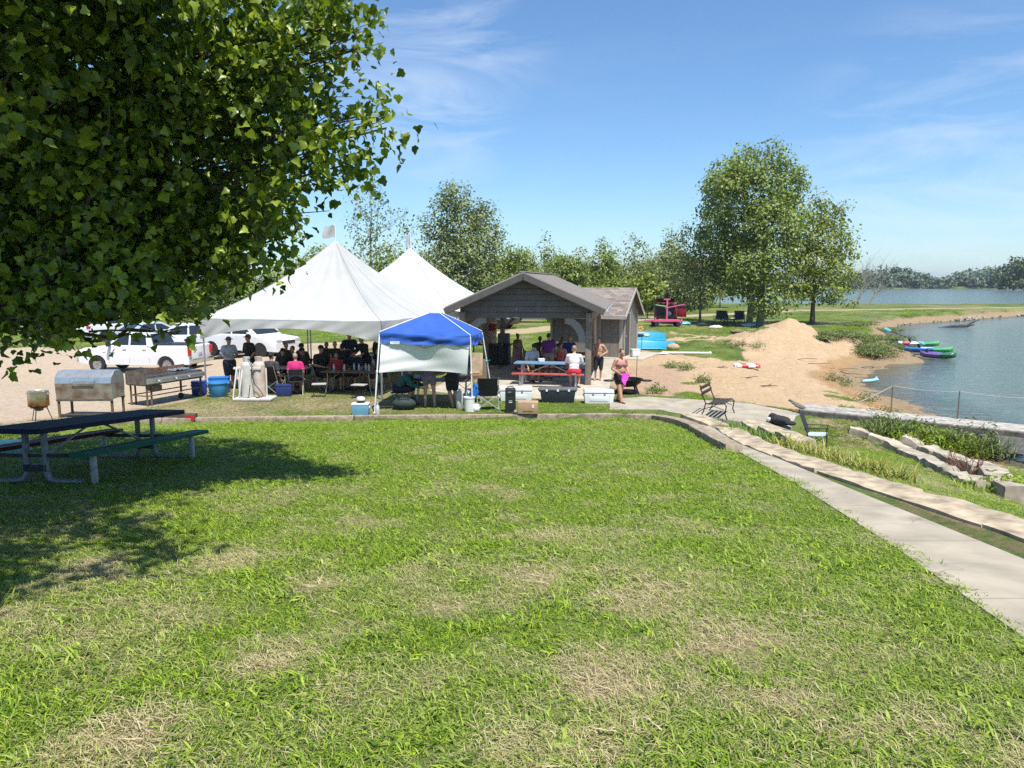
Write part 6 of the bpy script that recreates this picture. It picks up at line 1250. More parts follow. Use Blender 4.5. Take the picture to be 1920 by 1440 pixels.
def folding_chair(label, loc, rz, m, grp=None):
    t = thing('folding_chair', label, 'folding chair', loc, rz, grp); mb = MB(); mb.grid(lambda u, v: Vector(((u - .5) * .42, .20 + .05 * v + .03 * math.sin(math.pi * u), .64 + .20 * v)), 6, 4); mb.build('backrest', m, t, solid=.015)
    mb = MB(); mb.box((0, 0, .44), (.42, .40, .03)); mb.build('seat', m, t, bevel=.01)
    for s_ in (-1, 1): mb = MB(); mb.tube([(s_ * .22, .26, .86), (s_ * .22, -.22, 0)], .012, 6); mb.build('leg', GREYM, t); mb = MB(); mb.tube([(s_ * .20, -.14, .44), (s_ * .20, .26, 0)], .012, 6); mb.build('leg', GREYM, t)
    return t
folding_chair('black folding chair holding the person in the pink shirt', (-6.92, 23.75, 0), R(192), BLKF); 
def stool(label, loc, rz):
    t = thing('folding_stool', label, 'stool', loc, rz); mb = MB(); mb.box((0, 0, .42), (.44, .34, .03)); mb.build('seat', GREYM, t, bevel=.008); mb = MB()
    for s_ in (-1, 1): mb.tube([(s_ * .18, -.15, .41), (s_ * .18, .17, 0)], .011, 6); mb.tube([(s_ * .18, .15, .41), (s_ * .18, -.17, 0)], .011, 6)
    mb.build('leg_frame', DARKM, t)
stool('grey topped folding stool beside the person in the pink shirt', (-6.05, 23.2, 0), .2); stool('grey topped folding stool in front of the brown folding table', (-4.75, 23.0, 0), -.2)
def folding_table(label, loc, rz, w, l, m, h=.74, grp=None):
    t = thing('folding_table', label, 'table', loc, rz, grp); mb = MB(); mb.box((0, 0, h - .015), (l, w, .03)); mb.build('tabletop', m, t, bevel=.008)
    for s_ in (-1, 1):
        x = s_ * (l / 2 - .22); mb = MB()
        for q in (-1, 1): mb.tube([(x, q * w * .38, h - .03), (x + s_ * .02, q * w * .38, .35), (x + s_ * .09, q * w * .40, 0)], .014, 6)
        mb.tube([(x, -w * .38, .45), (x, w * .38, .45)], .011, 6); mb.tube([(x, 0, .45), (x - s_ * .35, 0, h - .03)], .009, 6); mb.build('leg', GREYM, t)
    return t
folding_table('brown topped folding table with water bottles under the front tent', (-5.20, 24.0, 0), R(-10), .76, 1.83, WOODB); folding_table('grey folding table further back under the front tent', (-6.3, 27.6, 0), R(-15), .76, 1.83, GREYM); folding_table('small grey folding table with bags in front of the seated people', (-7.5, 25.0, 0), R(-15), .7, 1.4, GREYM); folding_table('dark folding table loaded with food at the back right of the front tent', (-5.0, 25.4, 0), R(-12), .76, 1.83, WOODB)
folding_table('long dark serving table standing in the shade of the blue canopy', (-2.05, 21.75, 0), R(2), .72, 1.83, mat('dark_table_top', (.13, .075, .05), .5), .76)
folding_table('second brown serving table at the right end of the blue canopy', (-1.2, 22.2, 0), R(4), .60, .8, WOODB, .78)
BOT = mat('clear_bottle', (.55, .60, .66), .15, var=.03)
proto = None
for i, (x, y, z) in enumerate(((-5.75, 23.95, .745), (-5.40, 23.9, .745), (-4.95, 24.0, .745), (-4.6, 23.85, .745), (-5.15, 24.2, .745), (-4.75, 24.1, .745), (-5.5, 25.45, .745), (-5.2, 25.4, .745), (-4.7, 25.3, .745), (-4.4, 25.3, .745))):
    if proto is None:
        proto = o = thing('drink_bottle', 'clear plastic water bottle standing on a folding table under the front tent', 'bottle', (x, y, z), 0, 'water bottles on the tent tables'); mb = MB(); mb.lathe([(.03, 0), (.034, .01), (.034, .15), (.014, .19), (.014, .205)], n=12); mb.build('flask', BOT, o); mb = MB(); mb.lathe([(.017, .206), (.017, .225), (0, .226)], n=10); mb.build('cap', COOLW, o)
    else: copy_tree(proto, (x, y, z))
o = MB(); o.ball((0, 0, .07), (.16, .11, .08), 12, 8); o = o.build('plastic_bag', mat('grey_bag', (.45, .46, .47), .4), jitter=.012); o.location = (-2.75, 21.65, .77); tag(o, 'crumpled grey plastic bag on the left end of the canopy table', 'bag')
o = crate('food_box', 'flat brown carton on the right end of the canopy serving table', 'box', (-1.15, 22.15, .785), (.34, .26, .10), CARD, .1, handle=False)
o = crate('blue_backpack_box', 'deep blue soft cooler on the ground under the front tent', 'cooler', (-7.25, 23.5, 0), (.50, .34, .32), mat('navy_fabric', (.012, .03, .14), .7), .2, handle=False)
# wooden table top leaning behind the canopy
mb = MB(); mb.box((0, 0, .62), (.36, .045, 1.28)); o = mb.build('leaning_board', mat('bare_plywood', (.36, .27, .17), .8, var=.2, scale=4), bevel=.006); o.location = (-1.16, 24.1, .05); o.rotation_euler = (R(-8), R(4), .3); tag(o, 'bare wooden board standing upright behind the blue canopy', 'board')
mb = MB(); mb.box((0, 0, .5), (.20, .05, 1.05)); o = mb.build('leaning_board', mat('dark_plank', (.17, .12, .075), .85, var=.2), bevel=.006); o.location = (-.90, 24.4, .05); o.rotation_euler = (R(-6), R(-3), .1); tag(o, 'darker narrow plank leaning beside the bare wooden board', 'board')
# ---- coolers and boxes between lawn and slab
def cooler(label, loc, w, rz, body, lid, latches=2):
    t = thing('cooler', label, 'cooler', loc, rz); mb = MB(); mb.box((0, 0, .155), (w * .93, .40, .31), top=(1.06, 1.04)); mb.build('body', body, t, bevel=.025, seg=3); mb = MB(); mb.box((0, 0, .375), (w * 1.0, .44, .115), top=(.97, .94)); l = mb.build('lid', lid, t, bevel=.028, seg=3)
    for i in range(latches): x = (i - (latches - 1) / 2) * w * .38; mb = MB(); mb.box((x, -.222, .325), (.05, .02, .045)); mb.build('latch', mat('grey_latch', (.25, .25, .26), .5), l)
    mb = MB(); mb.box((0, -.205, .15), (w * .62, .012, .14)); mb.build('front_panel', body, t, bevel=.006)
    for s_ in (-1, 1): mb = MB(); mb.box((s_ * w * .505, 0, .25), (.035, .2, .05)); mb.build('handle', lid, t, bevel=.008)
    return t
cooler('big white cooler behind the black speaker, at the edge of the slab', G(968, 753) + Vector((0, .2, 0)), 1.0, R(-2), COOLW, COOLW); cooler('clean white cooler at the right end, beside the woman with the towel', G(1123, 757) + Vector((0, .12, 0)), .90, R(-2), COOLW, COOLW)
t = thing('storage_tote', 'dark navy storage tote with a grey lid between the two white coolers', 'tote', G(1046, 755) + Vector((0, .15, 0)), R(-2)); mb = MB(); mb.box((0, 0, .185), (.95, .44, .37), top=(1.12, 1.08)); mb.build('body', mat('dark_navy_plastic', (.018, .022, .034), .5), t, bevel=.02); mb = MB(); mb.box((0, 0, .40), (1.13, .50, .05)); l = mb.build('lid', mat('mid_grey_plastic', (.13, .135, .14), .5), t, bevel=.014)
for x in (-.33, 0, .33): mb = MB(); mb.box((x, -.252, .385), (.06, .02, .07)); mb.build('latch', COOLW, l)
for s_ in (-1, 1): mb = MB(); mb.box((s_ * .56, -.0, .36), (.03, .16, .10), (0, s_ * .5, 0)); mb.build('handle', BLK, t, bevel=.006)
t = thing('tower_speaker', 'tall black portable speaker tower with white lettering in front of the white cooler', 'speaker', G(957, 773), .03); mb = MB(); mb.box((0, 0, .34), (.29, .26, .68), top=(.97, .95)); mb.build('cabinet', BLK, t, bevel=.025, seg=3); mb = MB(); mb.box((0, -.128, .56), (.20, .012, .14)); mb.build('control_panel', DARKM, t, bevel=.01); mb = MB(); mb.box((0, -.133, .30), (.09, .004, .03)); mb.box((0, -.133, .345), (.09, .004, .012)); mb.box((-.03, -.138, .585), (.10, .004, .010)); mb.build('lettering', mat('pale_print', (.6, .6, .6), .5), t); mb = MB(); mb.tube([(-.09, 0, .67), (-.08, 0, .72), (.08, 0, .72), (.09, 0, .67)], .014, 6); mb.build('handle', BLK, t)
t = thing('carton', 'brown cardboard carton with a small white label beside the black speaker tower', 'box', G(990, 774), -.04); mb = MB(); mb.box((0, 0, .16), (.56, .36, .32)); mb.build('box', CARD, t, bevel=.006); mb = MB(); mb.box((.14, -.183, .215), (.06, .004, .09)); mb.build('paper_label', COOLW, t); mb = MB(); mb.box((.0, -.183, .07), (.28, .003, .03)); mb.build('print', mat('brown_print', (.16, .09, .05), .8), t)
o = MB(); o.ball((0, 0, .05), (.06, .05, .06), 10, 8); o = o.build('small_pouch', mat('grey_pouch', (.22, .22, .24), .7)); o.location = G(963, 775) + Vector((.05, -.05, 0)); tag(o, 'small grey pouch lying at the foot of the black speaker tower', 'pouch')
# timber with red reflector at the kerb left
t = thing('parking_bumper', 'heavy brown timber with a red end patch and a metal ring lying on the kerb', 'timber', G(318, 790), R(3)); mb = MB(); mb.box((0, 0, .10), (1.38, .20, .20)); mb.build('timber', mat('dark_brown_timber', (.085, .06, .045), .8, var=.2), t, bevel=.01); mb = MB(); mb.box((.56, -.102, .10), (.19, .006, .15)); mb.build('reflector', RED, t); mb = MB(); mb.tube([(-.02 + .07 * math.cos(a * .5), 0, .20 + .07 * abs(math.sin(a * .5))) for a in range(0, 7)], .010, 6); mb.build('ring', STEELB, t)
o = thing('plastic_basket', 'mint green plastic basket on the ground at the left edge behind the picnic table', 'basket', Vector((-8.85, 12.9, Hs(-8.85, 12.9)))); mb = MB(); mb.box((0, 0, .10), (.5, .4, .2), top=(1.1, 1.1)); mb.build('basket_body', mat('mint_plastic', (.20, .55, .45), .5), o, bevel=.02)
o = MB(); o.tube([(.12 * math.cos(a * .7), .12 * math.sin(a * .7), .02 + .004 * a) for a in range(24)], .012, 5); o = o.build('hose_coil', mat('dusty_rose_hose', (.42, .30, .27), .7)); o.location = G(142, 792); tag(o, 'small coil of pale pink hose on the dirt behind the picnic table', 'hose')
# ---- shelter tables
def bench_table(label, loc, rz, Lt, topm, benchm, frontm=None):
    t = thing('picnic_table', label, 'picnic table', loc, rz); mb = MB()
    for i in range(5): mb.box((0, -.30 + i * .15, .755), (Lt, .135, .04))
    mb.build('tabletop', topm, t, bevel=.006)
    for s_ in (-1, 1): mb = MB(); mb.box((0, s_ * .72, .45), (Lt, .26, .05)); mb.build('bench', frontm if (frontm and s_ < 0) else benchm, t, bevel=.012)
    for x in (-Lt / 2 + .28, Lt / 2 - .28):
        mb = MB(); mb.beam((x, -.72, 0), (x, -.72, .43), .06, .06); mb.beam((x, .72, 0), (x, .72, .43), .06, .06); mb.beam((x, -.8, .40), (x, .8, .40), .05, .06); mb.beam((x, -.22, 0), (x, -.22, .73), .07, .07); mb.beam((x, .22, 0), (x, .22, .73), .07, .07); mb.build('leg_frame', GALV, t)
    mb = MB(); mb.beam((-Lt / 2 + .28, 0, .3), (0, 0, .72), .035, .035); mb.build('brace', GALV, t); mb = MB(); mb.beam((Lt / 2 - .28, 0, .3), (0, 0, .72), .035, .035); mb.build('brace', GALV, t)
    return t
BTOP = mat('blue_painted_planks', (.13, .25, .38), .6, var=.1); RBEN = mat('red_painted_planks', (.42, .085, .06), .6, var=.1); DRED = mat('dark_red_planks', (.20, .02, .025), .6, var=.1)
TB1 = Vector((1.32, 25.75, .05)); bench_table('picnic table with a blue top and red benches at the front of the shelter', TB1, R(-9), 2.45, BTOP, DRED, RBEN)
TB2 = Vector((2.0, 29.3, .05)); bench_table('dark red picnic table deeper inside the shelter', TB2, R(-9), 2.4, DRED, DRED)
o = crate('lunch_box', 'small white container on the blue shelter table', 'box', TB1 + Vector((-.3, .1, .78)), (.22, .16, .08), COOLW, .2, handle=False)
t = thing('charcoal_grill', 'dark grey built in barbecue stand at the left of the shelter floor', 'grill', RF + SP(-4.15, 5.9, .055), R(-9)); mb = MB(); mb.box((0, 0, .42), (.9, .7, .84)); mb.build('cabinet', mat('charcoal_paint', (.03, .03, .032), .6), t, bevel=.01); mb = MB(); mb.box((0, 0, .865), (1.1, .85, .05)); mb.build('counter', DARKM, t, bevel=.008); mb = MB(); mb.box((.2, 0, 1.12), (.5, .4, .44)); mb.build('hood', mat('hood_grey', (.17, .175, .18), .5), t, bevel=.05)
# stacked red and white drink cases
PINKB = mat('red_white_wrap', (.42, .20, .20), .35, scale=9, col2=(.55, .50, .48)); REDC = mat('red_carton', (.30, .015, .03), .5)
k = 0
for j in range(2):
    for i in range(4):
        o = crate('drink_case', 'wrapped red and white case of cans in the tall stack in the shelter', 'case', RF + SP(-4.68 + j * .44, 4.55, .06 + 1.0 + i * .27), (.40, .30, .225), PINKB if (i + j) % 3 else REDC, R(-9), handle=False, grp='stacked cases of cans')
o = thing('folding_table', 'dark counter table carrying the stacked drink cases', 'table', RF + SP(-4.45, 4.55, .055), R(-9)); mb = MB(); mb.box((0, 0, .97), (1.3, .6, .05)); mb.build('tabletop', DARKM, o); 
for x in (-.6, .6):
    for y in (-.25, .25): mb = MB(); mb.beam((x, y, 0), (x, y, .95), .05, .05); mb.build('leg', DARKM, o)
o = MB(); o.ball((0, 0, .22), (.20, .18, .26), 12, 8); o = o.build('ice_bag', mat('white_sack', (.75, .76, .76), .5), jitter=.01); o.location = RF + SP(-4.45, 4.55, 2.1); tag(o, 'plump white sack on top of the stacked drink cases', 'sack')
for x, y, m, lb in ((-2.35, 7.6, RED, 'red striped beach bag on the floor at the back of the shelter'), (-2.05, 7.75, mat('teal_bag', (.25, .5, .55), .7), 'pale teal beach bag beside the red striped bag'), (-2.2, 7.4, COOLW, 'white towel bundle among the beach bags')):
    o = MB(); o.ball((0, 0, .14), (.19, .15, .15), 12, 8); o = o.build('beach_bag', m, jitter=.008); o.location = RF + SP(x, y, .06); tag(o, lb, 'bag')
for i, (a, b) in enumerate(((.0, 1.4), (.0, 2.3))):
    mb = MB(); mb.grid(lambda u, v: Vector(((u - .5) * .42, .03 * math.sin(u * 14) * (1 - v * .6), v * .95)), 14, 6); o = mb.build('hanging_towel', mat(['tan_towel', 'beige_towel'][i], [(.34, .28, .22), (.40, .34, .27)][i], .9), solid=.01); o.location = RF + SP(.13, b, 1.30); o.rotation_euler.z = R(81); tag(o, ['long tan towel hanging on the right side of the shelter nearest the front', 'beige towel hanging behind the tan towel on the shelter side'][i], 'towel')
# ---- fire pit
FPp = Vector((3.75, 24.0, 0)); FPp.z = Hs(3.75, 24); t = thing('fire_pit', 'black round steel fire bowl with ring handles on short legs', 'fire pit', FPp); mb = MB(); mb.lathe([(.10, .22), (.30, .26), (.42, .36), (.46, .46), (.50, .47), (.50, .49), (.44, .48), (.40, .37), (.28, .28), (0, .25)], n=28); mb.build('bowl', mat('black_steel', (.012, .012, .013), .35, .4), t)
for s_ in (-1, 1): mb = MB(); mb.tube([(s_ * (.62 + .15 * math.cos(a * math.pi / 6)), .15 * math.sin(a * math.pi / 6), .42) for a in range(13)], .022, 7); mb.build('ring_handle', DARKM, t)
for i in range(4): a = math.pi / 4 + i * math.pi / 2; mb = MB(); mb.beam((math.cos(a) * .30, math.sin(a) * .30, .33), (math.cos(a) * .46, math.sin(a) * .46, 0), .05, .03); mb.build('leg', DARKM, t)
mb = MB(); mb.lathe([(.3, .08), (.34, .08), (.34, .1), (.3, .1)], n=20); mb.build('ash_shelf', DARKM, t)
o = MB(); o.tube([(0, 0, 0), (.01, 0, 1.05)], .010, 5); o = o.build('thin_stake', DARKM); o.location = G(1193, 722); tag(o, 'thin dark metal stake standing in the mulch behind the fire pit', 'stake')
# ---- park bench facing the lake
def park_bench():
    p = G(1330, 782) + Vector((.25, .1, .02)); t = thing('park_bench', 'black metal park bench with a two slat back, facing the lake', 'bench', p, R(62)); IR = mat('black_iron', (.02, .018, .017), .5, .3); SL = mat('dark_brown_slats', (.055, .042, .032), .6, var=.15); w = .52    # faces -Y
    for z, y in ((.80, .36), (.66, .32)): mb = MB(); mb.beam((-w, y, z), (w, y, z), .03, .10, up=(0, -.28, 1)); mb.build('back_slat', SL, t, bevel=.005)
    for i in range(4): mb = MB(); mb.beam((-w, -.24 + i * .12, .42 - .012 * i), (w, -.24 + i * .12, .42 - .012 * i), .08, .025); mb.build('seat_slat', SL, t, bevel=.004)
    for s_ in (-1, 1):
        mb = MB(); x = s_ * (w - .03); mb.tube([(x, .39, .88), (x, .30, .58), (x, .22, .40), (x, .27, .18), (x, .36, 0)], .016, 7); mb.tube([(x, .22, .39), (x, -.1, .40), (x, -.28, .42), (x, -.33, .36), (x, -.30, .15), (x, -.36, 0)], .016, 7); mb.tube([(x, .25, .25), (x, .0, .33), (x, -.28, .25)], .010, 6); mb.build('end_frame', IR, t)
    mb = MB(); mb.tube([(-w, .05, .30), (w, .05, .30)], .012, 6); mb.build('tie_rod', IR, t)
park_bench()
t = thing('black_bag', 'heap of black clothes and bag on the terrace stones near the camp chair', 'bag', G(1457, 802) + Vector((.05, 0, .12)), R(-50)); mb = MB(); mb.ball((0, 0, .09), (.34, .17, .12), 14, 9); mb.ball((.25, .02, .05), (.22, .14, .07), 12, 8); mb.ball((-.2, .03, .12), (.14, .13, .12), 12, 8); mb.build('cloth', BLKF, t, jitter=.018); mb = MB(); mb.ball((-.24, -.12, .09), (.07, .04, .06), 10, 8); mb.build('white_patch', COOLW, t)
# ---- beach things
def rect_float():
    p = G(1400, 690); t = thing('pool_float', 'small rectangular red and white inflatable float lying on the sand', 'float', p + Z * .02, R(-8)); w, l, r = .46, .27, .085
    for i, (x0, x1, m) in enumerate(((-1, -.55, COOLW), (-.55, .05, RED), (.05, .7, COOLW), (.7, 1.0, mat('faded_red', (.55, .16, .14), .4)))):
        mb = MB()
        for y in (-l, l): mb.tube([(x0 * w, y, r), ((x0 + x1) / 2 * w, y, r), (x1 * w, y, r)], [r * .93, r, r * .93], 12)
        for k in (-.5, 0, .5): mb.tube([(x0 * w, k * l, r * .8), (x1 * w, k * l, r * .8)], .06, 8)
        if i in (0, 3): x = x0 * w if i == 0 else x1 * w; mb.tube([(x, -l, r), (x * 1.05, -l * .5, r), (x * 1.08, 0, r), (x * 1.05, l * .5, r), (x, l, r)], r, 12)
        mb.build('chamber', m, t)
rect_float()
o = thing('foam_board', 'pale blue foam float with an upturned end at the waterline', 'float', P(1632, 717, -.86), R(10)); mb = MB(); mb.tube([(-.42, 0, .06), (-.2, 0, .07), (.1, 0, .08), (.3, 0, .12), (.38, 0, .10)], [.05, .08, .08, .07, .05], 10); mb.build('foam', mat('pale_blue_foam', (.30, .60, .75), .6), o); mb = MB(); mb.prism([(.18, .16), (.30, .28), (.36, .16)], .03); mb.build('fin', mat('pale_blue_foam', (.30, .60, .75), .6), o)
# upturned rowing boats by the shed
CYAN = mat('cyan_hull', (.03, .34, .56), .45, var=.06)
def hull(label, loc, rz, L_, s=1, grp='upturned cyan boats'):
    t = thing('rowing_boat', label, 'boat', loc, rz, grp); rings = []; n = 12
    for i in range(n + 1):
        q = i / n; x = -L_ / 2 + L_ * q; w = .60 * (1 - max(0, (q - .35) / .65) ** 1.8 * .80) * (1 if q > .02 else .92); h = .46 - .16 * max(0, q - .45)
        rings.append([Vector((x, y, z)) for y, z in ((-w, .0), (-w * 1.02, .05), (-w * .98, .10), (-w * .84, h * .90), (-w * .78, h), (w * .78, h), (w * .84, h * .90), (w * .98, .10), (w * 1.02, .05), (w, 0))])
    mb = MB(); mb.loft(rings); mb.build('hull', CYAN, t, ang=25)
    mb = MB()
    for y in (-.22, .22): mb.beam((-L_ / 2 + .1, y, .465), (L_ / 2 - .5, y, .455), .05, .04)
    mb.build('keel_strip', CYAN, t, bevel=.01); mb = MB(); mb.tube([(-L_ / 2, -.60, .03), (0, -.61, .03), (L_ * .25, -.52, .03), (L_ / 2, -.17, .03)], .03, 6); mb.tube([(-L_ / 2, .60, .03), (0, .61, .03), (L_ * .25, .52, .03), (L_ / 2, .17, .03)], .03, 6); mb.build('gunwale', CYAN, t)
    return t
hull('bright cyan boat upside down on the grass, the one in front', G(1212, 656) + Vector((.1, .3, .05)), R(-6), 2.9); hull('bright cyan boat upside down on the grass, the one behind', G(1205, 648) + Vector((.2, 1.35, .25)), R(-6), 2.7)
o = MB(); o.ball((0, 0, .05), (.3, .15, .09), 10, 7); o = o.build('black_sack', BLKF, jitter=.02); o.location = G(1203, 648) + Vector((-.05, .35, .50)); tag(o, 'black bundle lying on the front cyan boat', 'bundle')
o = MB(); o.ball((0, 0, .06), (.16, .13, .09), 10, 7); o = o.build('white_cloth', COOLW, jitter=.02); o.location = G(1212, 648) + Vector((.05, .3, .50)); tag(o, 'white cloth crumpled on the front cyan boat', 'cloth')
t = thing('thin_stand', 'thin metal pole stand with a flat pale top beside the cyan boats', 'stand', G(1203, 660)); mb = MB(); mb.tube([(0, 0, 0), (0, 0, .98)], .018, 6); mb.build('pole', mat('grey_blue_pole', (.12, .22, .28), .5), t); mb = MB(); mb.box((0, 0, .99), (.5, .3, .02)); mb.build('tray', GREYM, t)
o = MB(); o.tube([(-1.2, .1, .06), (1.2, -.1, .06)], .06, 10); o.ball((1.2, -.1, .06), .085, 10, 8); o = o.build('white_pipe', COOLW); o.location = G(1286, 664); tag(o, 'long white plastic pipe lying on the grass beyond the shed', 'pipe')
o = MB(); o.ball((0, 0, .16), (.36, .25, .22), 12, 9); o = o.build('tan_boulder', mat('tan_rock', (.45, .32, .2), .9, var=.15), jitter=.01); o.location = G(1262, 657); tag(o, 'rounded tan boulder at the end of the cyan boats', 'rock')
o = crate('white_crate', 'small white crate at the corner of the shed apron', 'crate', SC0 + Vector((.75, .5, .05)), (.4, .4, .3), COOLW, .2, handle=False)
o = MB(); o.box((0, 0, .04), (.9, .4, .05)); o = o.build('white_board', COOLW, bevel=.01); o.location = G(1235, 664); tag(o, 'flat white board on the grass in front of the cyan boats', 'board')
t = thing('yard_toy', 'small orange windmill toy on a stick behind the shed', 'toy', G(1201, 633)); mb = MB(); mb.tube([(0, 0, 0), (0, 0, .5)], .012, 5); mb.build('stick', GREYM, t); mb = MB()
for i in range(5): a = i * 1.257; mb.ball((.12 * math.cos(a), 0, .55 + .12 * math.sin(a)), (.09, .02, .09), 8, 6)
mb.build('wheel', mat('orange_plastic', (.65, .32, .08), .5), t)
# ---- kayaks
def kayak(label, loc, rz, L_, m0, m1, deck, pitch=0.0):
    t = thing('kayak', label, 'kayak', loc, rz, 'kayaks pulled up on the point', ry=pitch); n = 14
    def sec(q):
        x = -L_ / 2 + L_ * q; w = .37 * math.sin(math.pi * min(max(q, .015), .985)) ** .6; z = .10 * (2 * q - 1) ** 4; h = .30
        return [Vector((x, y, zz + z)) for y, zz in ((-w, .22), (-w * .9, .08), (-w * .45, .0), (w * .45, .0), (w * .9, .08), (w, .22), (w * .6, h), (-w * .6, h))]
    mb = MB(); mb.loft([sec(i / n) for i in range(0, 9)]); mb.build('stern_hull', m0, t, ang=50); mb = MB(); mb.loft([sec(i / n) for i in range(8, n + 1)]); mb.build('bow_hull', m1, t, ang=50)
    mb = MB(); mb.ball((-.2, 0, .29), (.55, .25, .06), 16, 8); mb.build('cockpit', deck, t); mb = MB(); mb.box((-.55, 0, .42), (.06, .38, .26), (0, -.25, 0)); mb.build('seat', BLKF, t, bevel=.02); return t
KB = mat('kayak_blue', (.02, .12, .36), .35); KG = mat('kayak_green', (.08, .36, .12), .35); KP = mat('kayak_purple', (.16, .11, .30), .35); KW = mat('kayak_white', (.70, .74, .72), .35); KD = mat('kayak_dark_green', (.015, .16, .06), .35)
kayak('white kayak with a green end furthest along the sandy point', P(1722, 650, -.72), R(-14), 2.5, KW, KG, KW, -.02); kayak('long blue kayak with a green bow in the middle of the three', P(1740, 661, -.80), R(-12), 2.8, KB, KG, mat('pale_blue', (.35, .5, .65), .4)); kayak('purple and green kayak nose out in the water nearest the viewer', P(1758, 671, -.90), R(-38), 1.9, KP, KD, KP)
t = thing('kayak_paddle', 'kayak paddle with a turquoise blade leaning up from the kayaks', 'paddle', P(1722, 648, -.6)); mb = MB(); a, b = Vector((-1.75, .3, .95)), Vector((.1, 0, .2)); mb.tube([a, b], .022, 6); mb.build('shaft', BLK, t); mb = MB(); d = (a - b).normalized(); mb.ball(a + d * .2, (.30, .02, .10), 10, 6, (0, .42, 0)); mb.build('blade', mat('turquoise', (.15, .60, .62), .4), t); mb = MB(); mb.ball(b - d * .1, (.26, .02, .09), 10, 6, (0, .42, 0)); mb.build('blade', mat('turquoise', (.15, .60, .62), .4), t)
o = MB(); o.ball((0, 0, .12), (.25, .2, .15), 10, 8); o = o.build('life_vest', mat('coral_vest', (.55, .12, .14), .7), jitter=.015); o.location = P(1699, 647, -.4); tag(o, 'coral red life vest lying on the white kayak', 'vest')
# ---- far belongings under the big cottonwood
t = None
for i, (px, m, lb) in enumerate(((1348, BLKF, 'dark camp chair furthest left under the tallest cottonwood'), (1362, mat('pale_towel_fabric', (.55, .55, .55), .9), 'camp chair with a pale towel over it under the tallest cottonwood'), (1370, BLKF, 'black camp chair between the towel chair and the navy chair'), (1386, mat('navy_chair_fabric', (.02, .03, .07), .9), 'navy camp chair nearest the thick cottonwood trunk'))):
    camp_chair(lb, G(px, 611), R((-30, 20, 60, 160)[i]), m, m, DARKM, s=1.35)
for px, py, m, lb in ((1283, 609, mat('teal_float', (.12, .45, .45), .5), 'teal inflatable lying by the red SUV'), (1403, 612, mat('blue_white_towel', (.35, .45, .55), .9), 'blue and white towel heap in the shade by the thick trunk'), (1318, 611, BLKF, 'dark bag at the foot of the slender tree'), (1342, 616, mat('cream_cloth', (.6, .55, .42), .9), 'cream cloth on the grass in front of the camp chairs'), (1383, 624, mat('brown_bag', (.2, .13, .08), .9), 'small brown bag on the bare sand below the camp chairs'), (1381, 600, mat('off_white', (.6, .6, .57), .9), 'pale cushion beside the navy camp chair')):
    o = MB(); o.ball((0, 0, .1), (.55, .3, .16), 12, 8); o = o.build('ground_bundle', m, jitter=.03); o.location = G(px, py); tag(o, lb, 'bundle')
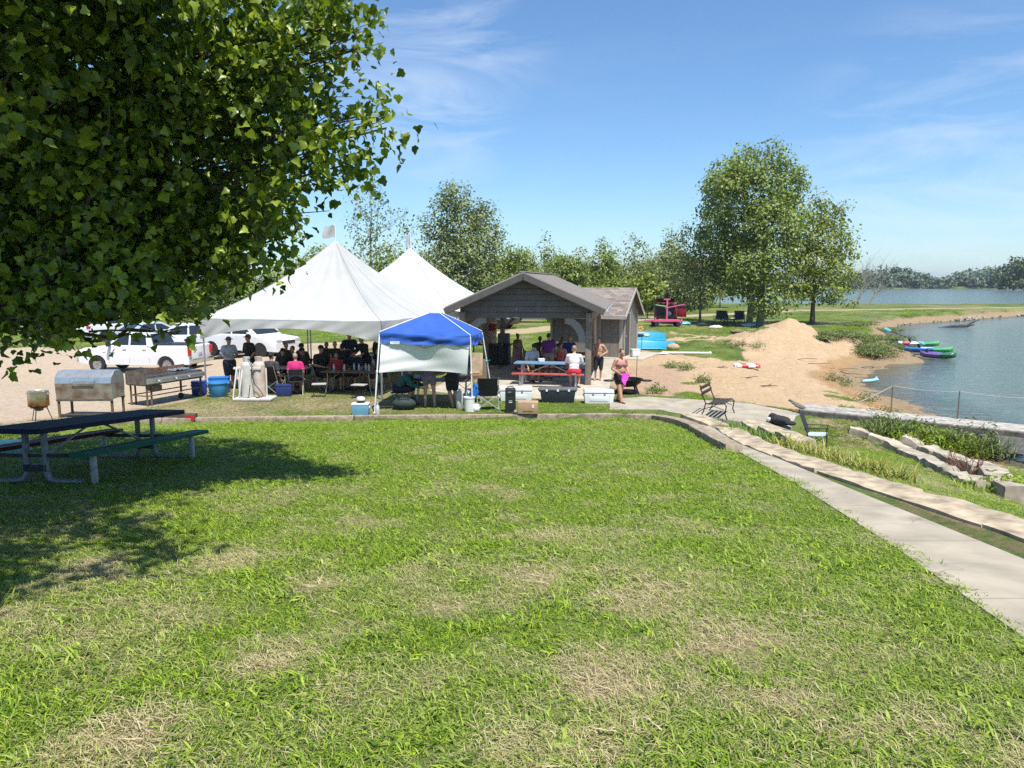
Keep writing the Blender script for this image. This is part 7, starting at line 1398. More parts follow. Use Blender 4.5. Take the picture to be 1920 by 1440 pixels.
# ================================================================== VEHICLES
GLASS = mat('tinted_glass', (0.02, 0.024, 0.028), 0.06, 0.0, var=0.05, spec=0.9); TYRE = mat('tyre_rubber', (0.022, 0.022, 0.022), 0.85, var=0.1); RIM = mat('alloy_rim', (0.45, 0.45, 0.45), 0.35, 0.7, var=.05)
TAIL = mat('tail_light_red', (0.50, 0.008, 0.012), 0.2, var=.05); HEADL = mat('headlight_glass', (0.55, 0.57, 0.58), 0.12, 0.2, var=.05); CHROME = mat('chrome', (0.6, 0.6, 0.6), 0.15, 0.9, var=.03); PLATE = mat('number_plate', (0.42, 0.45, 0.5), .5, var=.1)
def paint(n, c): return mat(n, c, 0.28, 0.0, var=0.03, scale=1.5, spec=0.6)
WHITEC = paint('white_car_paint', (0.72, 0.73, 0.74))
def vehicle(name, label, cat, loc, rz, L_, W_, prof, gh, wins, wheels, wr, pm, zb, doors=(), tail=None, head=None, grp=None, clear=.26, rear_glass=True, trims=None, tumble=.15):
    """prof: upper outline (x, z) front to rear of the lower body; gh: greenhouse base front, top front, top rear, base rear."""
    t = thing(name, label, cat, loc, rz, grp); hw = W_ / 2
    pts = list(prof); low = []
    xr = sorted(wheels, reverse=True); x_end, x_start = pts[-1][0], pts[0][0]
    low.append((x_end, clear + .05))
    for wx in xr:
        for i in range(9): a = math.pi * i / 8; low.append((wx + (wr + .07) * math.cos(a), max(clear, wr + (wr + .07) * math.sin(a))))
    low.append((x_start, clear + .05)); poly = pts + low
    # cross-section: the sides lean in slightly at top and bottom
    rings = []
    for y, sc in ((-hw, .955), (-hw * .985, .985), (-hw * .90, 1.0), (hw * .90, 1.0), (hw * .985, .985), (hw, .955)):
        k = []
        for x, z in poly: zz = z if z <= wr + .12 else wr + (z - wr) * (1 - (1 - sc) * .9); xx = x * (1 - (1 - sc) * .55); k.append(Vector((xx, y, zz)))
        rings.append(k)
    mb = MB(); mb.loft(rings); body = mb.build('body', pm, t, ang=32)
    b0, t0, t1, b1 = gh; zr = t0[1]
    def side(x, z, sg, out=0.0): return Vector((x, sg * (hw * .955 - tumble * hw * (z - zb) / (zr - zb) + out), z))
    roofx = [(b0[0], zb - .04)] + [t0, ((t0[0] + t1[0]) / 2, zr + .035), t1] + [(b1[0], zb - .04)]
    rings = []
    for sg, k in ((-1, 1.0), (-1, .90), (1, .90), (1, 1.0)):
        rings.append([Vector((x, side(x, z, sg).y * (k if z > zb else 1), z + (0.03 if (k < 1 and z > zb) else 0))) for x, z in roofx])
    mb = MB(); mb.loft(rings); mb.build('cabin', pm, t, ang=32)
    for poly_ in wins:
        for sg in (-1, 1):
            mb = MB(); mb.add([side(x, z, sg, .006) for x, z in poly_] + [side(x, z, sg, -.01) for x, z in poly_], [tuple(range(len(poly_))), tuple(range(len(poly_), 2 * len(poly_)))[::-1]] + [(i, (i + 1) % len(poly_), len(poly_) + (i + 1) % len(poly_), len(poly_) + i) for i in range(len(poly_))]); mb.build('side_window', GLASS, t, smooth=False)
    def endglass(a, b, nm, off):
        mb = MB(); q = []
        for f in (.10, .90):
            x = a[0] + (b[0] - a[0]) * f; z = a[1] + (b[1] - a[1]) * f; y = side(x, z, 1).y * .90; q += [Vector((x + off, -y, z + .015)), Vector((x + off, y, z + .015))]
        mb.add(q, [(0, 1, 3, 2)]); mb.build(nm, GLASS, t, solid=.006, smooth=False)
    endglass((b0[0], zb), t0, 'windscreen', -.012)
    if rear_glass: endglass((b1[0], zb), t1, 'rear_window', .014)
    for wx in wheels:
        for sg in (-1, 1):
            y = sg * (hw - .115); mb = MB(); mb.v, mb.f = [], []
            prof_ = [(wr * .62, -.10), (wr * .95, -.11), (wr, -.07), (wr, .07), (wr * .95, .11), (wr * .62, .10)]; mb.lathe(prof_ + [prof_[0]], n=24); mb.move(Matrix.Translation((wx, y, wr)) @ Matrix.Rotation(math.pi / 2, 4, 'X')); w = mb.build('wheel', TYRE, t)
            mb = MB(); mb.lathe([(0, -.03), (wr * .62, -.06), (wr * .62, .06), (0, .03)], n=24)
            for i in range(6): a = i * math.pi / 3; mb.box((math.cos(a) * wr * .36, math.sin(a) * wr * .36, .05 * (1 if sg < 0 else 1)), (wr * .5, .05, .03), (0, 0, a)); mb.box((math.cos(a) * wr * .36, math.sin(a) * wr * .36, -.05), (wr * .5, .05, .03), (0, 0, a))
            mb.move(Matrix.Translation((wx, y, wr)) @ Matrix.Rotation(math.pi / 2, 4, 'X')); mb.build('rim', RIM, w)
    mb = MB(); mb.box(((pts[0][0] + pts[-1][0]) / 2, 0, clear + .08), (L_ * .93, W_ * .84, .12)); mb.build('underbody', BLK, t)
    for x, z0, z1 in doors:
        for sg in (-1, 1): mb = MB(); mb.beam((x, sg * (hw * .999), z0), (x, sg * (hw * .985), z1), .012, .010, up=(0, 1, 0)); mb.build('door_seam', BLK, t)
    def at_end(lst, nm, m, x):
        for y, z, w, h, sk in lst:
            for sg in (-1, 1): mb = MB(); mb.box((x, sg * y, z), (.10 + sk, w, h)); mb.build(nm, m, t, bevel=.012)
    if tail: at_end(tail[1], 'tail_light', TAIL, tail[0])
    if head: at_end(head[1], 'headlight', HEADL, head[0])
    return t
# white pickup, nose to the left
tp = Vector((-16.35, 33.2, 0)); tp.z = Hs(tp.x, tp.y)
T = vehicle('pickup_truck', 'white four door pickup truck parked broadside behind the griddle', 'truck', tp, R(-8), 5.75, 2.02,
  [(-2.86, .50), (-2.90, .80), (-2.84, 1.10), (-2.55, 1.20), (-1.38, 1.30), (1.02, 1.32), (1.05, 1.34), (2.80, 1.36), (2.86, 1.30), (2.88, .62)], ((-1.45, 1.30), (-.62, 1.93), (.78, 1.93), (1.02, 1.30)),
  [[(-1.18, 1.36), (-.55, 1.84), (-.22, 1.86), (-.22, 1.36)], [(-.12, 1.36), (-.12, 1.86), (.62, 1.85), (.72, 1.36)]], [-1.92, 1.72], .41, WHITEC, 1.30, doors=((-1.25, .5, 1.30), (-.17, .5, 1.30), (.85, .55, 1.30)),
  tail=(2.86, [(.92, 1.08, .16, .40, .06)]), head=(-2.82, [(.80, .98, .28, .22, .12)]), clear=.42)
T.scale = (.91, .91, .91)
def extra(t, nm, m, mk, parent=None):
    mb = MB(); mk(mb); return mb.build(nm, m, parent or t, bevel=.006)
extra(T, 'bed_shade_sheet', BLK, lambda b: b.box((1.92, 0, 1.368), (1.60, 1.62, .03))); extra(T, 'rear_bumper', CHROME, lambda b: b.box((2.95, 0, .62), (.14, 1.9, .20))); extra(T, 'front_bumper', CHROME, lambda b: b.box((-2.92, 0, .62), (.14, 1.9, .22))); extra(T, 'grille', DARKM, lambda b: b.box((-2.885, 0, .96), (.06, 1.15, .26)))  # black sheet on the bed paints in its dark, shaded hollow
for s_ in (-1, 1):
    extra(T, 'wing_mirror', BLK, lambda b: b.box((-1.12, s_ * 1.16, 1.42), (.12, .22, .24)))
    for x in (-.40, .62): extra(T, 'door_handle', CHROME, lambda b: b.box((x, s_ * 1.012, 1.14), (.20, .03, .05)))
    extra(T, 'door_badge', mat('grey_badge', (.10, .10, .10), .4), lambda b: (b.box((-1.05, s_ * 1.008, .98), (.26, .006, .05)), b.box((-1.05, s_ * 1.008, .915), (.18, .006, .035)), b.box((-1.48, s_ * 1.008, 1.0), (.16, .006, .03))))
    extra(T, 'cab_trim', mat('white_pillar', (.66, .67, .68), .4), lambda b: b.beam((.93, s_ * .985, .95), (.93, s_ * .99, 1.30), .10, .02, up=(0, 1, 0)))
extra(T, 'number_plate', PLATE, lambda b: b.box((2.885, 0, .9), (.01, .32, .16)))
# white SUV seen from the rear, and neighbours of the row
def suv(label, loc, rz, pm, grp=None, name='suv'):
    t = vehicle(name, label, 'car', loc, rz, 4.9, 1.98, [(-2.42, .45), (-2.45, .75), (-2.30, .98), (-1.15, 1.12), (-1.05, 1.14), (2.30, 1.16), (2.42, 1.02), (2.46, .80), (2.44, .48)], ((-1.30, 1.13), (-.45, 1.72), (1.95, 1.74), (2.36, 1.13)),
      [[(-1.0, 1.18), (-.36, 1.63), (.18, 1.66), (.18, 1.18)], [(.27, 1.18), (.27, 1.66), (1.15, 1.66), (1.2, 1.18)], [(1.30, 1.18), (1.26, 1.65), (1.85, 1.63), (2.12, 1.18)]], [-1.50, 1.50], .37, pm, 1.13, doors=((-1.02, .45, 1.14), (.22, .4, 1.15), (1.25, .6, 1.15)), tail=(2.36, [(.78, 1.02, .36, .14, .14)]), head=(-2.32, [(.74, .86, .36, .15, .16)]), clear=.30)
    extra(t, 'number_plate', PLATE, lambda b: b.box((2.475, 0, .80), (.02, .34, .15))); extra(t, 'roof_rail', BLK, lambda b: (b.beam((-.2, -.72, 1.80), (1.7, -.72, 1.80), .03, .03), b.beam((-.2, .72, 1.80), (1.7, .72, 1.80), .03, .03))); extra(t, 'rear_bumper', pm, lambda b: b.box((2.45, 0, .60), (.14, 1.86, .22))); extra(t, 'grille', DARKM, lambda b: b.box((-2.42, 0, .78), (.08, 1.0, .16)))
    for s_ in (-1, 1): extra(t, 'wing_mirror', pm, lambda b: b.box((-.92, s_ * 1.06, 1.22), (.12, .18, .15)))
    return t
p = Vector((-27.3, 51.5, 0)); p.z = Hs(p.x, p.y); suv('white SUV seen from behind, parked past the pickup under the maple leaves', p, R(-118), WHITEC)
p = Vector((-13.3, 37.6, 0)); p.z = Hs(p.x, p.y); S2 = suv('white SUV with its bonnet pointing right, parked just behind the front tent', p, R(160), WHITEC)
def sedan(label, loc, rz, pm, grp=None):
    t = vehicle('sedan', label, 'car', loc, rz, 4.7, 1.82, [(-2.30, .40), (-2.34, .62), (-2.20, .78), (-1.0, .94), (-.9, .95), (1.55, 1.0), (2.25, 1.0), (2.34, .86), (2.34, .42)], ((-1.20, .94), (-.25, 1.42), (1.05, 1.42), (1.85, .98)),
      [[(-.85, .99), (-.16, 1.35), (.22, 1.37), (.22, .99)], [(.30, .99), (.30, 1.37), (.98, 1.35), (1.40, 1.0)]], [-1.42, 1.40], .33, pm, .95, doors=((-.9, .4, .95), (.26, .35, .97), (1.3, .6, .98)), tail=(2.28, [(.64, .84, .40, .12, .12)]), head=(-2.24, [(.66, .68, .36, .12, .16)]), clear=.22)
    extra(t, 'number_plate', PLATE, lambda b: b.box((2.345, 0, .72), (.02, .32, .14))); extra(t, 'rear_bumper', pm, lambda b: b.box((2.32, 0, .50), (.12, 1.74, .22)))
    for s_ in (-1, 1): extra(t, 'wing_mirror', pm, lambda b: b.box((-.75, s_ * .98, 1.03), (.1, .16, .12)))
    return t
SILV = paint('pale_blue_silver_paint', (.42, .50, .54)); DGREY = paint('dark_grey_paint', (.10, .10, .10)); BLACKP = paint('black_paint', (.015, .016, .018)); REDP = paint('dark_red_paint', (.22, .008, .016)); GREYP = paint('grey_paint_metallic', (.22, .22, .21))
p = Vector((-22.8, 47.5, 0)); p.z = Hs(p.x, p.y); sedan('pale silver blue sedan with its rear towards us beside the white SUV', p, R(-128), SILV)
p = Vector((-15.4, 45.5, 0)); p.z = Hs(p.x, p.y); sedan('white sedan seen from behind on the grass beyond the front tent', p, R(-72), WHITEC)
p = Vector((-31.8, 53.0, 0)); p.z = Hs(p.x, p.y); suv('black SUV half hidden in the maple shade left of the white SUV', p, R(72), BLACKP)
p = Vector((-17.6, 40.5, 0)); p.z = Hs(p.x, p.y); suv('white SUV hidden behind the bed of the pickup', p, R(12), WHITEC)
p = Vector((2.0, 67.0, 0)); p.z = Hs(p.x, p.y); suv('dark grey SUV seen through the open shelter, parked beyond the dirt road', p, R(175), GREYP)
p = Vector((-2.0, 58.5, 0)); p.z = Hs(p.x, p.y); suv('black SUV seen through the left bay of the shelter', p, R(150), BLACKP)
# red SUV with open tailgate and pink trailer frame by the cottonwoods
p = Vector((14.3, 69.5, 0)); p.z = Hs(p.x, p.y)
RS = vehicle('suv', 'dark red SUV with raised tailgate and open side door under the trees', 'car', p, R(-104), 4.6, 1.95, [(-2.30, .45), (-2.34, .80), (-2.2, 1.0), (-1.1, 1.12), (2.15, 1.14), (2.25, .95), (2.26, .50)], ((-1.2, 1.12), (-.5, 1.72), (1.95, 1.72), (2.22, 1.12)),
  [[(-.95, 1.17), (-.42, 1.63), (.1, 1.65), (.1, 1.17)], [(.2, 1.17), (.2, 1.65), (1.0, 1.65), (1.05, 1.17)]], [-1.42, 1.42], .37, REDP, 1.12, tail=(2.22, [(.86, .95, .16, .30, .06)]), clear=.30, rear_glass=False)
extra(RS, 'cargo_shade_panel', BLK, lambda b: b.box((2.262, 0, 1.12), (.03, 1.50, 1.0))); extra(RS, 'tailgate', DARKM, lambda b: b.box((2.60, 0, 1.98), (1.0, 1.6, .06), (0, -.35, 0))); extra(RS, 'open_door', REDP, lambda b: b.box((.9, 1.42, .82), (.07, .85, .75))); extra(RS, 'door_window', GLASS, lambda b: b.box((.9, 1.38, 1.42), (.05, .70, .42))); extra(RS, 'spare_wheel', RIM, lambda b: b.cyl((2.30, .35, .78), (2.34, .35, .78), .22, n=16))  # black rear panel stands in for the shade of the open cargo space
PINK = mat('pink_painted_steel', (.62, .10, .22), .45, var=.06)
p = G(1250, 612); t = thing('pink_trailer', 'pink steel trailer frame with an upright mast parked behind the red SUV', 'trailer', p + Vector((0, .3, 0)), R(6))
mb = MB(); mb.box((0, 0, .42), (2.5, 1.0, .09)); mb.box((0, 0, .50), (2.2, .8, .05)); mb.beam((-1.25, 0, .42), (-1.75, 0, .5), .1, .08); mb.build('deck', PINK, t, bevel=.01)
for x in (-.9, .9):
    for y in (-.45, .45): mb = MB(); mb.cyl((x, y - .06, .18), (x, y + .06, .18), .18, n=16); mb.build('wheel', TYRE, t)
for x in (-1.0, 1.15): mb = MB(); mb.beam((x, -.4, .05), (x, -.4, .75), .09, .09); mb.build('corner_post', PINK, t)
mb = MB(); mb.beam((.05, 0, .5), (.05, 0, 2.2), .12, .12); mb.beam((-.25, 0, 2.15), (.30, 0, 2.15), .10, .10); mb.beam((-.1, 0, 1.45), (1.5, 0, 1.75), .08, .08); mb.build('mast', PINK, t, bevel=.01)
extra(t, 'green_board', mat('lime_board', (.28, .62, .22), .4), lambda b: b.box((-.45, .1, 1.65), (.9, .3, .07), (0, .15, 0)))
# ================================================================== PEOPLE
SKIN = mat('skin', (0.52, 0.29, 0.20), 0.55, var=0.06, scale=9, spec=0.35); SKIN2 = mat('tanned_skin', (0.50, 0.255, 0.17), 0.55, var=0.06, scale=9, spec=0.35); SKIN3 = mat('brown_skin', (0.17, 0.085, 0.05), 0.55, var=0.06, scale=9, spec=.35)
HAIRD = mat('dark_hair', (0.018, 0.012, 0.009), .5, var=.2, scale=40); HAIRB = mat('brown_hair', (0.085, 0.045, 0.025), .5, var=.25, scale=40); HAIRG = mat('grey_hair', (0.35, 0.33, 0.30), .6, var=.15, scale=40); HAIRY = mat('sandy_hair', (0.30, 0.20, 0.11), .5, var=.2, scale=40)
def capsule(mb, a, b, ra, rb, n=10):
    a, b = Vector(a), Vector(b); pts, rs = [], []; d = (b - a); l = d.length
    if l < 1e-6: return
    d /= l
    for t in (-.95, -.6, 0): pts.append(a + d * ra * t); rs.append(ra * math.sqrt(max(1 - t * t, .02)))
    pts.append(a.lerp(b, .35)); rs.append(ra + (rb - ra) * .30)
    pts.append(a.lerp(b, .7)); rs.append(ra + (rb - ra) * .68)
    for t in (0, .6, .95): pts.append(b + d * rb * t); rs.append(rb * math.sqrt(max(1 - t * t, .02)))
    mb.tube(pts, rs, n)
def remeshed(mb, name, m, parent, vox=.013, sm=3):
    o = mb.build(name, m, None, smooth=False); md = o.modifiers.new('r', 'REMESH'); md.mode = 'VOXEL'; md.voxel_size = vox; md.use_smooth_shade = True
    s = o.modifiers.new('s', 'SMOOTH'); s.factor = .5; s.iterations = sm
    dg = bpy.context.evaluated_depsgraph_get(); me = bpy.data.meshes.new_from_object(o.evaluated_get(dg)); o.modifiers.clear(); old = o.data; o.data = me; bpy.data.meshes.remove(old); me.name = name
    if not me.materials: me.materials.append(m)
    me.shade_smooth(); o.parent = parent; return o
def person(label, loc, rz, pose='stand', H=1.70, g=1.0, skin=SKIN, hair=('short', HAIRD), top=None, bottom=None, lean=0.0, seat=0.45, head=(0, 0), arms=None, legs=None, shoes=None, vox=.014, face=False, cap=None, grp=None, shoulders=1.0, detail=True):
    """top: (material, sleeve 0..1 or -1 sleeveless); bottom: (material, length 0..1 down the leg). Faces -Y."""
    t = thing('person', label, 'person', loc, rz, grp); s = H / 1.70
    V = Vector
    hipz = seat + .10 if pose == 'sit' else .90 * s
    Pv = V((0, 0, hipz)); u = V((0, -math.sin(lean), math.cos(lean))); fwd = V((0, -math.cos(lean), -math.sin(lean)))
    at = lambda k, f=0.0, x=0.0: Pv + u * k * s + fwd * f * s + V((x * s, 0, 0))
    nb = at(.535); hd = V((math.sin(head[1]) * .02, -math.sin(lean * .5 + head[0]), math.cos(lean * .5 + head[0]))).normalized(); hc = nb + hd * .165 * s + V((0, -.02, 0)) * s
    ff = V((0, -math.cos(head[0] + lean * .4), -math.sin(head[0] + lean * .4))); ff = (Quaternion((0, 0, 1), head[1]) @ ff); rt = V((0, 0, 1)).cross(ff).normalized() * -1
    sh = {-1: at(.475, 0, -.185 * shoulders), 1: at(.475, 0, .185 * shoulders)}
    A = {}
    for sg in (-1, 1):
        e, w = (arms or {}).get(sg, ((.06, .03, -.27), (.05, -.10, -.50)))
        A[sg] = (sh[sg] + V((sg * e[0], e[1], e[2])) * s, sh[sg] + V((sg * w[0], w[1], w[2])) * s)
    Lg = {}
    for sg in (-1, 1):
        hp = Pv + V((sg * .095 * s, 0, -.03))
        if legs and sg in legs: k, a = legs[sg]; k, a = V((sg * k[0], k[1], k[2])) * s, V((sg * a[0], a[1], a[2])) * s
        elif pose == 'sit': k, a = V((sg * .14, -.42 * s, seat + .08)), V((sg * .13, -.38 * s, .08))
        else: k, a = V((sg * .10, -.015, .48)) * s, V((sg * .095, .02, .075)) * s
        Lg[sg] = (hp, k, a)
    def ell(mb, c, r, inf=0): mb.ball(c, tuple((q + inf) for q in r), 14, 10, (lean, 0, 0))
    def torso(mb, inf=0.0, lo=True):
        ell(mb, Pv, (.165 * s * g, .125 * s * g, .135 * s), inf); ell(mb, at(.16, .01), (.142 * s * g, .112 * s * g, .16 * s), inf); ell(mb, at(.34), (.165 * s * shoulders * (.5 + .5 * g), .115 * s * (.4 + .6 * g), .20 * s), inf); capsule(mb, sh[-1] + V((.03, 0, 0)), sh[1] - V((.03, 0, 0)), .068 * s + inf, .068 * s + inf)
        capsule(mb, at(.50), at(.42), .07 * s + inf, .11 * s + inf)
    def arm(mb, sg, f0=0, f1=1, inf=0.0):
        e, w = A[sg]; g2 = .6 + .4 * g
        if f1 <= .5: capsule(mb, sh[sg], sh[sg].lerp(e, f1 * 2), .056 * s * g2 + inf, .050 * s * g2 + inf)
        else:
            capsule(mb, sh[sg], e, .055 * s * g2 + inf, .043 * s * g2 + inf); capsule(mb, e, e.lerp(w, (f1 - .5) * 2), .043 * s * g2 + inf, (.043 - .014 * (f1 - .5) * 2) * s * g2 + inf)
    def leg(mb, sg, f1=1, inf=0.0):
        hp, k, a = Lg[sg]
        if f1 <= .5: capsule(mb, hp, hp.lerp(k, f1 * 2), .092 * s * g + inf, (.092 - .03 * f1 * 2) * s * g + inf)
        else: capsule(mb, hp, k, .092 * s * g + inf, .060 * s * g + inf); capsule(mb, k, k.lerp(a, (f1 - .5) * 2), .060 * s * g + inf, (.060 - .02 * (f1 - .5) * 2) * s * g + inf)
    mb = MB(); torso(mb); capsule(mb, nb - u * .03, hc - hd * .05 * s, .060 * s, .052 * s)
    mb.ball(hc + hd * .015 * s, (.074 * s, .094 * s, .108 * s), 16, 12, (lean * .5 + head[0], 0, head[1])); mb.ball(hc + ff * .028 * s - hd * .055 * s, (.056 * s, .062 * s, .062 * s), 12, 9, (lean * .5, 0, head[1]))
    mb.ball(hc + ff * .098 * s - hd * .018 * s, (.015 * s, .022 * s, .024 * s), 8, 6)
    for sg in (-1, 1): mb.ball(hc + rt * sg * .078 * s - hd * .01 * s, (.012 * s, .022 * s, .032 * s), 8, 6)
    for sg in (-1, 1):
        arm(mb, sg); leg(mb, sg); hp, k, a = Lg[sg]; fo = V((sg * .02, -.17 * s, -.045 * s)); capsule(mb, a + V((0, .035 * s, -.035 * s)), a + fo, .036 * s, .028 * s)
        e, w = A[sg]; d = (w - e).normalized(); mb.ball(w + d * .05 * s, (.034 * s, .030 * s, .048 * s), 10, 8, d.to_track_quat('Z', 'Y').to_euler())
    if top and top[1] < -.5 and g > 1.1:
        for sg in (-1, 1): mb.ball(at(.33, .10, sg * .075), (.075 * s, .065 * s, .07 * s), 12, 9)
    body = remeshed(mb, 'body', skin, t, vox)
    if detail:                               # five bent fingers on each hand, joined to the body mesh
        fm = MB()
        for sg in (-1, 1):
            e, w = A[sg]; d = (w - e).normalized(); sd = d.cross(V((0, 0, 1)) if abs(d.z) < .9 else V((0, 1, 0))).normalized(); pn = d.cross(sd)
            for i, (o_, l_) in enumerate(((-.026, .062), (-.009, .072), (.009, .067), (.026, .052))):
                b0 = w + d * .085 * s + sd * o_ * s; fm.tube([b0, b0 + d * l_ * .5 * s + pn * .006, b0 + d * l_ * .85 * s + pn * .026], [.0095 * s, .0085 * s, .0065 * s], 6)
            b0 = w + d * .035 * s + sd * .030 * s; fm.tube([b0, b0 + d * .03 * s + sd * .026 * s, b0 + d * .062 * s + sd * .030 * s + pn * .012], [.012 * s, .010 * s, .007 * s], 6)
        bm = bmesh.new(); bm.from_mesh(body.data); o_ = len(bm.verts); vs = [bm.verts.new(v) for v in fm.v]
        for f in fm.f: bm.faces.new([vs[i] for i in f]).smooth = True
        bm.to_mesh(body.data); bm.free()
    if face:
        for sg in (-1, 1): mb = MB(); mb.ball(hc + ff * .083 * s + rt * sg * .031 * s + hd * .012 * s, .0115 * s, 8, 6); mb.build('eye', mat('eye_dark', (.03, .02, .015), .2), t)
        mb = MB(); mb.ball(hc + ff * .088 * s - hd * .062 * s, (.024 * s, .010 * s, .007 * s), 10, 6, (0, 0, head[1])); mb.build('mouth', mat('lips', (.36, .12, .10), .5), t)
    kind, hm = hair
    if kind != 'bald':
        mb = MB(); rr = (lean * .5 + head[0], 0, head[1]); mb.ball(hc - ff * .016 * s + hd * .034 * s, (.080 * s, .092 * s, .096 * s), 14, 10, rr)
        if kind == 'long': mb.ball(hc - ff * .055 * s - hd * .06 * s, (.075 * s, .055 * s, .13 * s), 12, 9, rr); capsule(mb, hc - ff * .07 * s, nb - ff * .08 * s - u * .12 * s, .06 * s, .04 * s)
        if kind == 'bun': mb.ball(hc - ff * .08 * s + hd * .10 * s, .045 * s, 10, 8)
        if kind == 'tail': capsule(mb, hc - ff * .09 * s + hd * .04 * s, hc - ff * .12 * s - hd * .14 * s, .032 * s, .016 * s)
        remeshed(mb, 'hair', hm, t, .012, 2)
    if cap:
        cm, brim = cap; mb = MB(); q = hc + hd * .055 * s; mb.ball(q, (.087 * s, .103 * s, .080 * s), 16, 10, (lean * .5 + head[0], 0, head[1]))
        if brim == 'peak': mb.ball(q + ff * .125 * s - hd * .012 * s, (.070 * s, .075 * s, .012 * s), 14, 6, (lean * .5 + head[0], 0, head[1]))
        else: mb.ball(q - hd * .012 * s, (.150 * s, .165 * s, .014 * s), 18, 6, (lean * .5 + head[0], 0, head[1]))
        mb.build('hat', cm, t)
    if top:
        tm, sl = top; mb = MB()
        if sl <= -.5:                      # bikini band / tank
            if sl == -1: 
                ell(mb, at(.34), (.165 * s * shoulders * (.5 + .5 * g), .115 * s * (.4 + .6 * g), .075 * s), .010)
                for sg in (-1, 1): mb.ball(at(.335, .10, sg * .075), (.082 * s, .070 * s, .068 * s), 12, 9); capsule(mb, at(.39, .13, sg * .07), at(.54, .02, sg * .05), .012, .010)
            else:
                ell(mb, Pv + u * .02, (.165 * s * g, .125 * s * g, .12 * s), .012); ell(mb, at(.16, .01), (.142 * s * g, .112 * s * g, .16 * s), .014); ell(mb, at(.32), (.160 * s * g, .112 * s, .17 * s), .014)
                for sg in (-1, 1): capsule(mb, at(.40, .04, sg * .08), at(.52, -.01, sg * .09), .03, .025)
        else:
            torso(mb, .016)
            for sg in (-1, 1): arm(mb, sg, 0, max(.12, sl), .020)
        remeshed(mb, 'shirt', tm, t, vox, 2)
    if bottom:
        bm_, ln = bottom; mb = MB(); ell(mb, Pv - u * .0, (.165 * s * g, .125 * s * g, .12 * s), .022)
        for sg in (-1, 1): leg(mb, sg, ln, .026)
        remeshed(mb, 'trousers' if ln > .7 else 'shorts', bm_, t, vox, 2)
    if shoes:
        for sg in (-1, 1):
            hp, k, a = Lg[sg]; mb = MB(); capsule(mb, a + V((0, .04 * s, -.040 * s)), a + V((sg * .02, -.19 * s, -.047 * s)), .042 * s, .034 * s); mb.build('shoe', shoes, t)
    return t
def cloth(name, label, pts_fn, m, loc, rz, cat, nu=14, nv=14, solid=.012):
    mb = MB(); mb.grid(pts_fn, nu, nv); o = mb.build(name, m, None, solid=solid, ang=80); o.location = loc; o.rotation_euler.z = rz; return tag(o, label, cat)
def fab(n, c): return mat(n, c, .85, var=.08, scale=12)
WT, BK, PK, PUR = fab('white_cotton', (.70, .70, .70)), fab('black_cloth', (.018, .018, .02)), fab('hot_pink_cloth', (.60, .02, .17)), fab('purple_cloth', (.15, .018, .17))
TEAL, DGRN, REDK, KHAKI, MARK = fab('teal_cloth', (.02, .12, .11)), fab('dark_olive', (.04, .045, .03)), fab('red_cloth', (.42, .03, .04)), fab('khaki', (.30, .24, .15)), fab('maroon_cloth', (.25, .02, .05))
SH = mat('dark_shoe', (.02, .02, .02), .6); SHW = mat('pale_shoe', (.5, .5, .48), .6)
# ---- in the open by the fire pit
wp = G(1162, 756); wz = R(28)
person('woman in bikini top and black shorts walking past the fire pit', wp, wz, H=1.60, g=1.24, skin=SKIN2, hair=('bun', HAIRB), top=(mat('patterned_bikini', (.55, .22, .24), .7, scale=60, col2=(.09, .04, .08)), -1), bottom=(BK, .22), head=(.22, .0), face=True, vox=.010,
       arms={-1: ((.10, .05, -.26), (.02, -.17, -.36)), 1: ((.10, .06, -.26), (.0, -.17, -.38))}, legs={-1: ((.09, -.10, .47), (.08, -.20, .09)), 1: ((.09, .05, .47), (.07, .22, .10))}, shoes=SH)
cloth('beach_towel', 'bright magenta towel held in both hands in front of the walking woman', lambda a, b: Vector(((a - .5) * .52 * (1 - b * .7) + .03 * math.sin(b * 5), -.20 - .05 * math.sin(a * 9 + b * 3) - .05 * math.sin(math.pi * a) * b, .97 - .06 * math.sin(math.pi * a) * (1 - b) - b * (.14 + .26 * math.sin(math.pi * min(1, max(0, a))) ** 1.5))), mat('magenta_towel', (.80, .06, .50), .9, var=.05), wp, wz, 'towel', solid=0)
person('shirtless boy in long black swim shorts standing at the shelter side', G(1117, 717) + Vector((.12, .2, .05)), R(-18), H=1.55, g=.86, skin=SKIN2, hair=('short', HAIRD), bottom=(BK, .50), head=(.15, -.2), face=True, vox=.011, arms={-1: ((.07, .03, -.25), (-.06, -.17, -.32)), 1: ((.14, .05, -.24), (-.02, -.16, -.34))}, legs={-1: ((.11, -.04, .48), (.13, .02, .075)), 1: ((.09, .0, .48), (.07, .06, .075))})
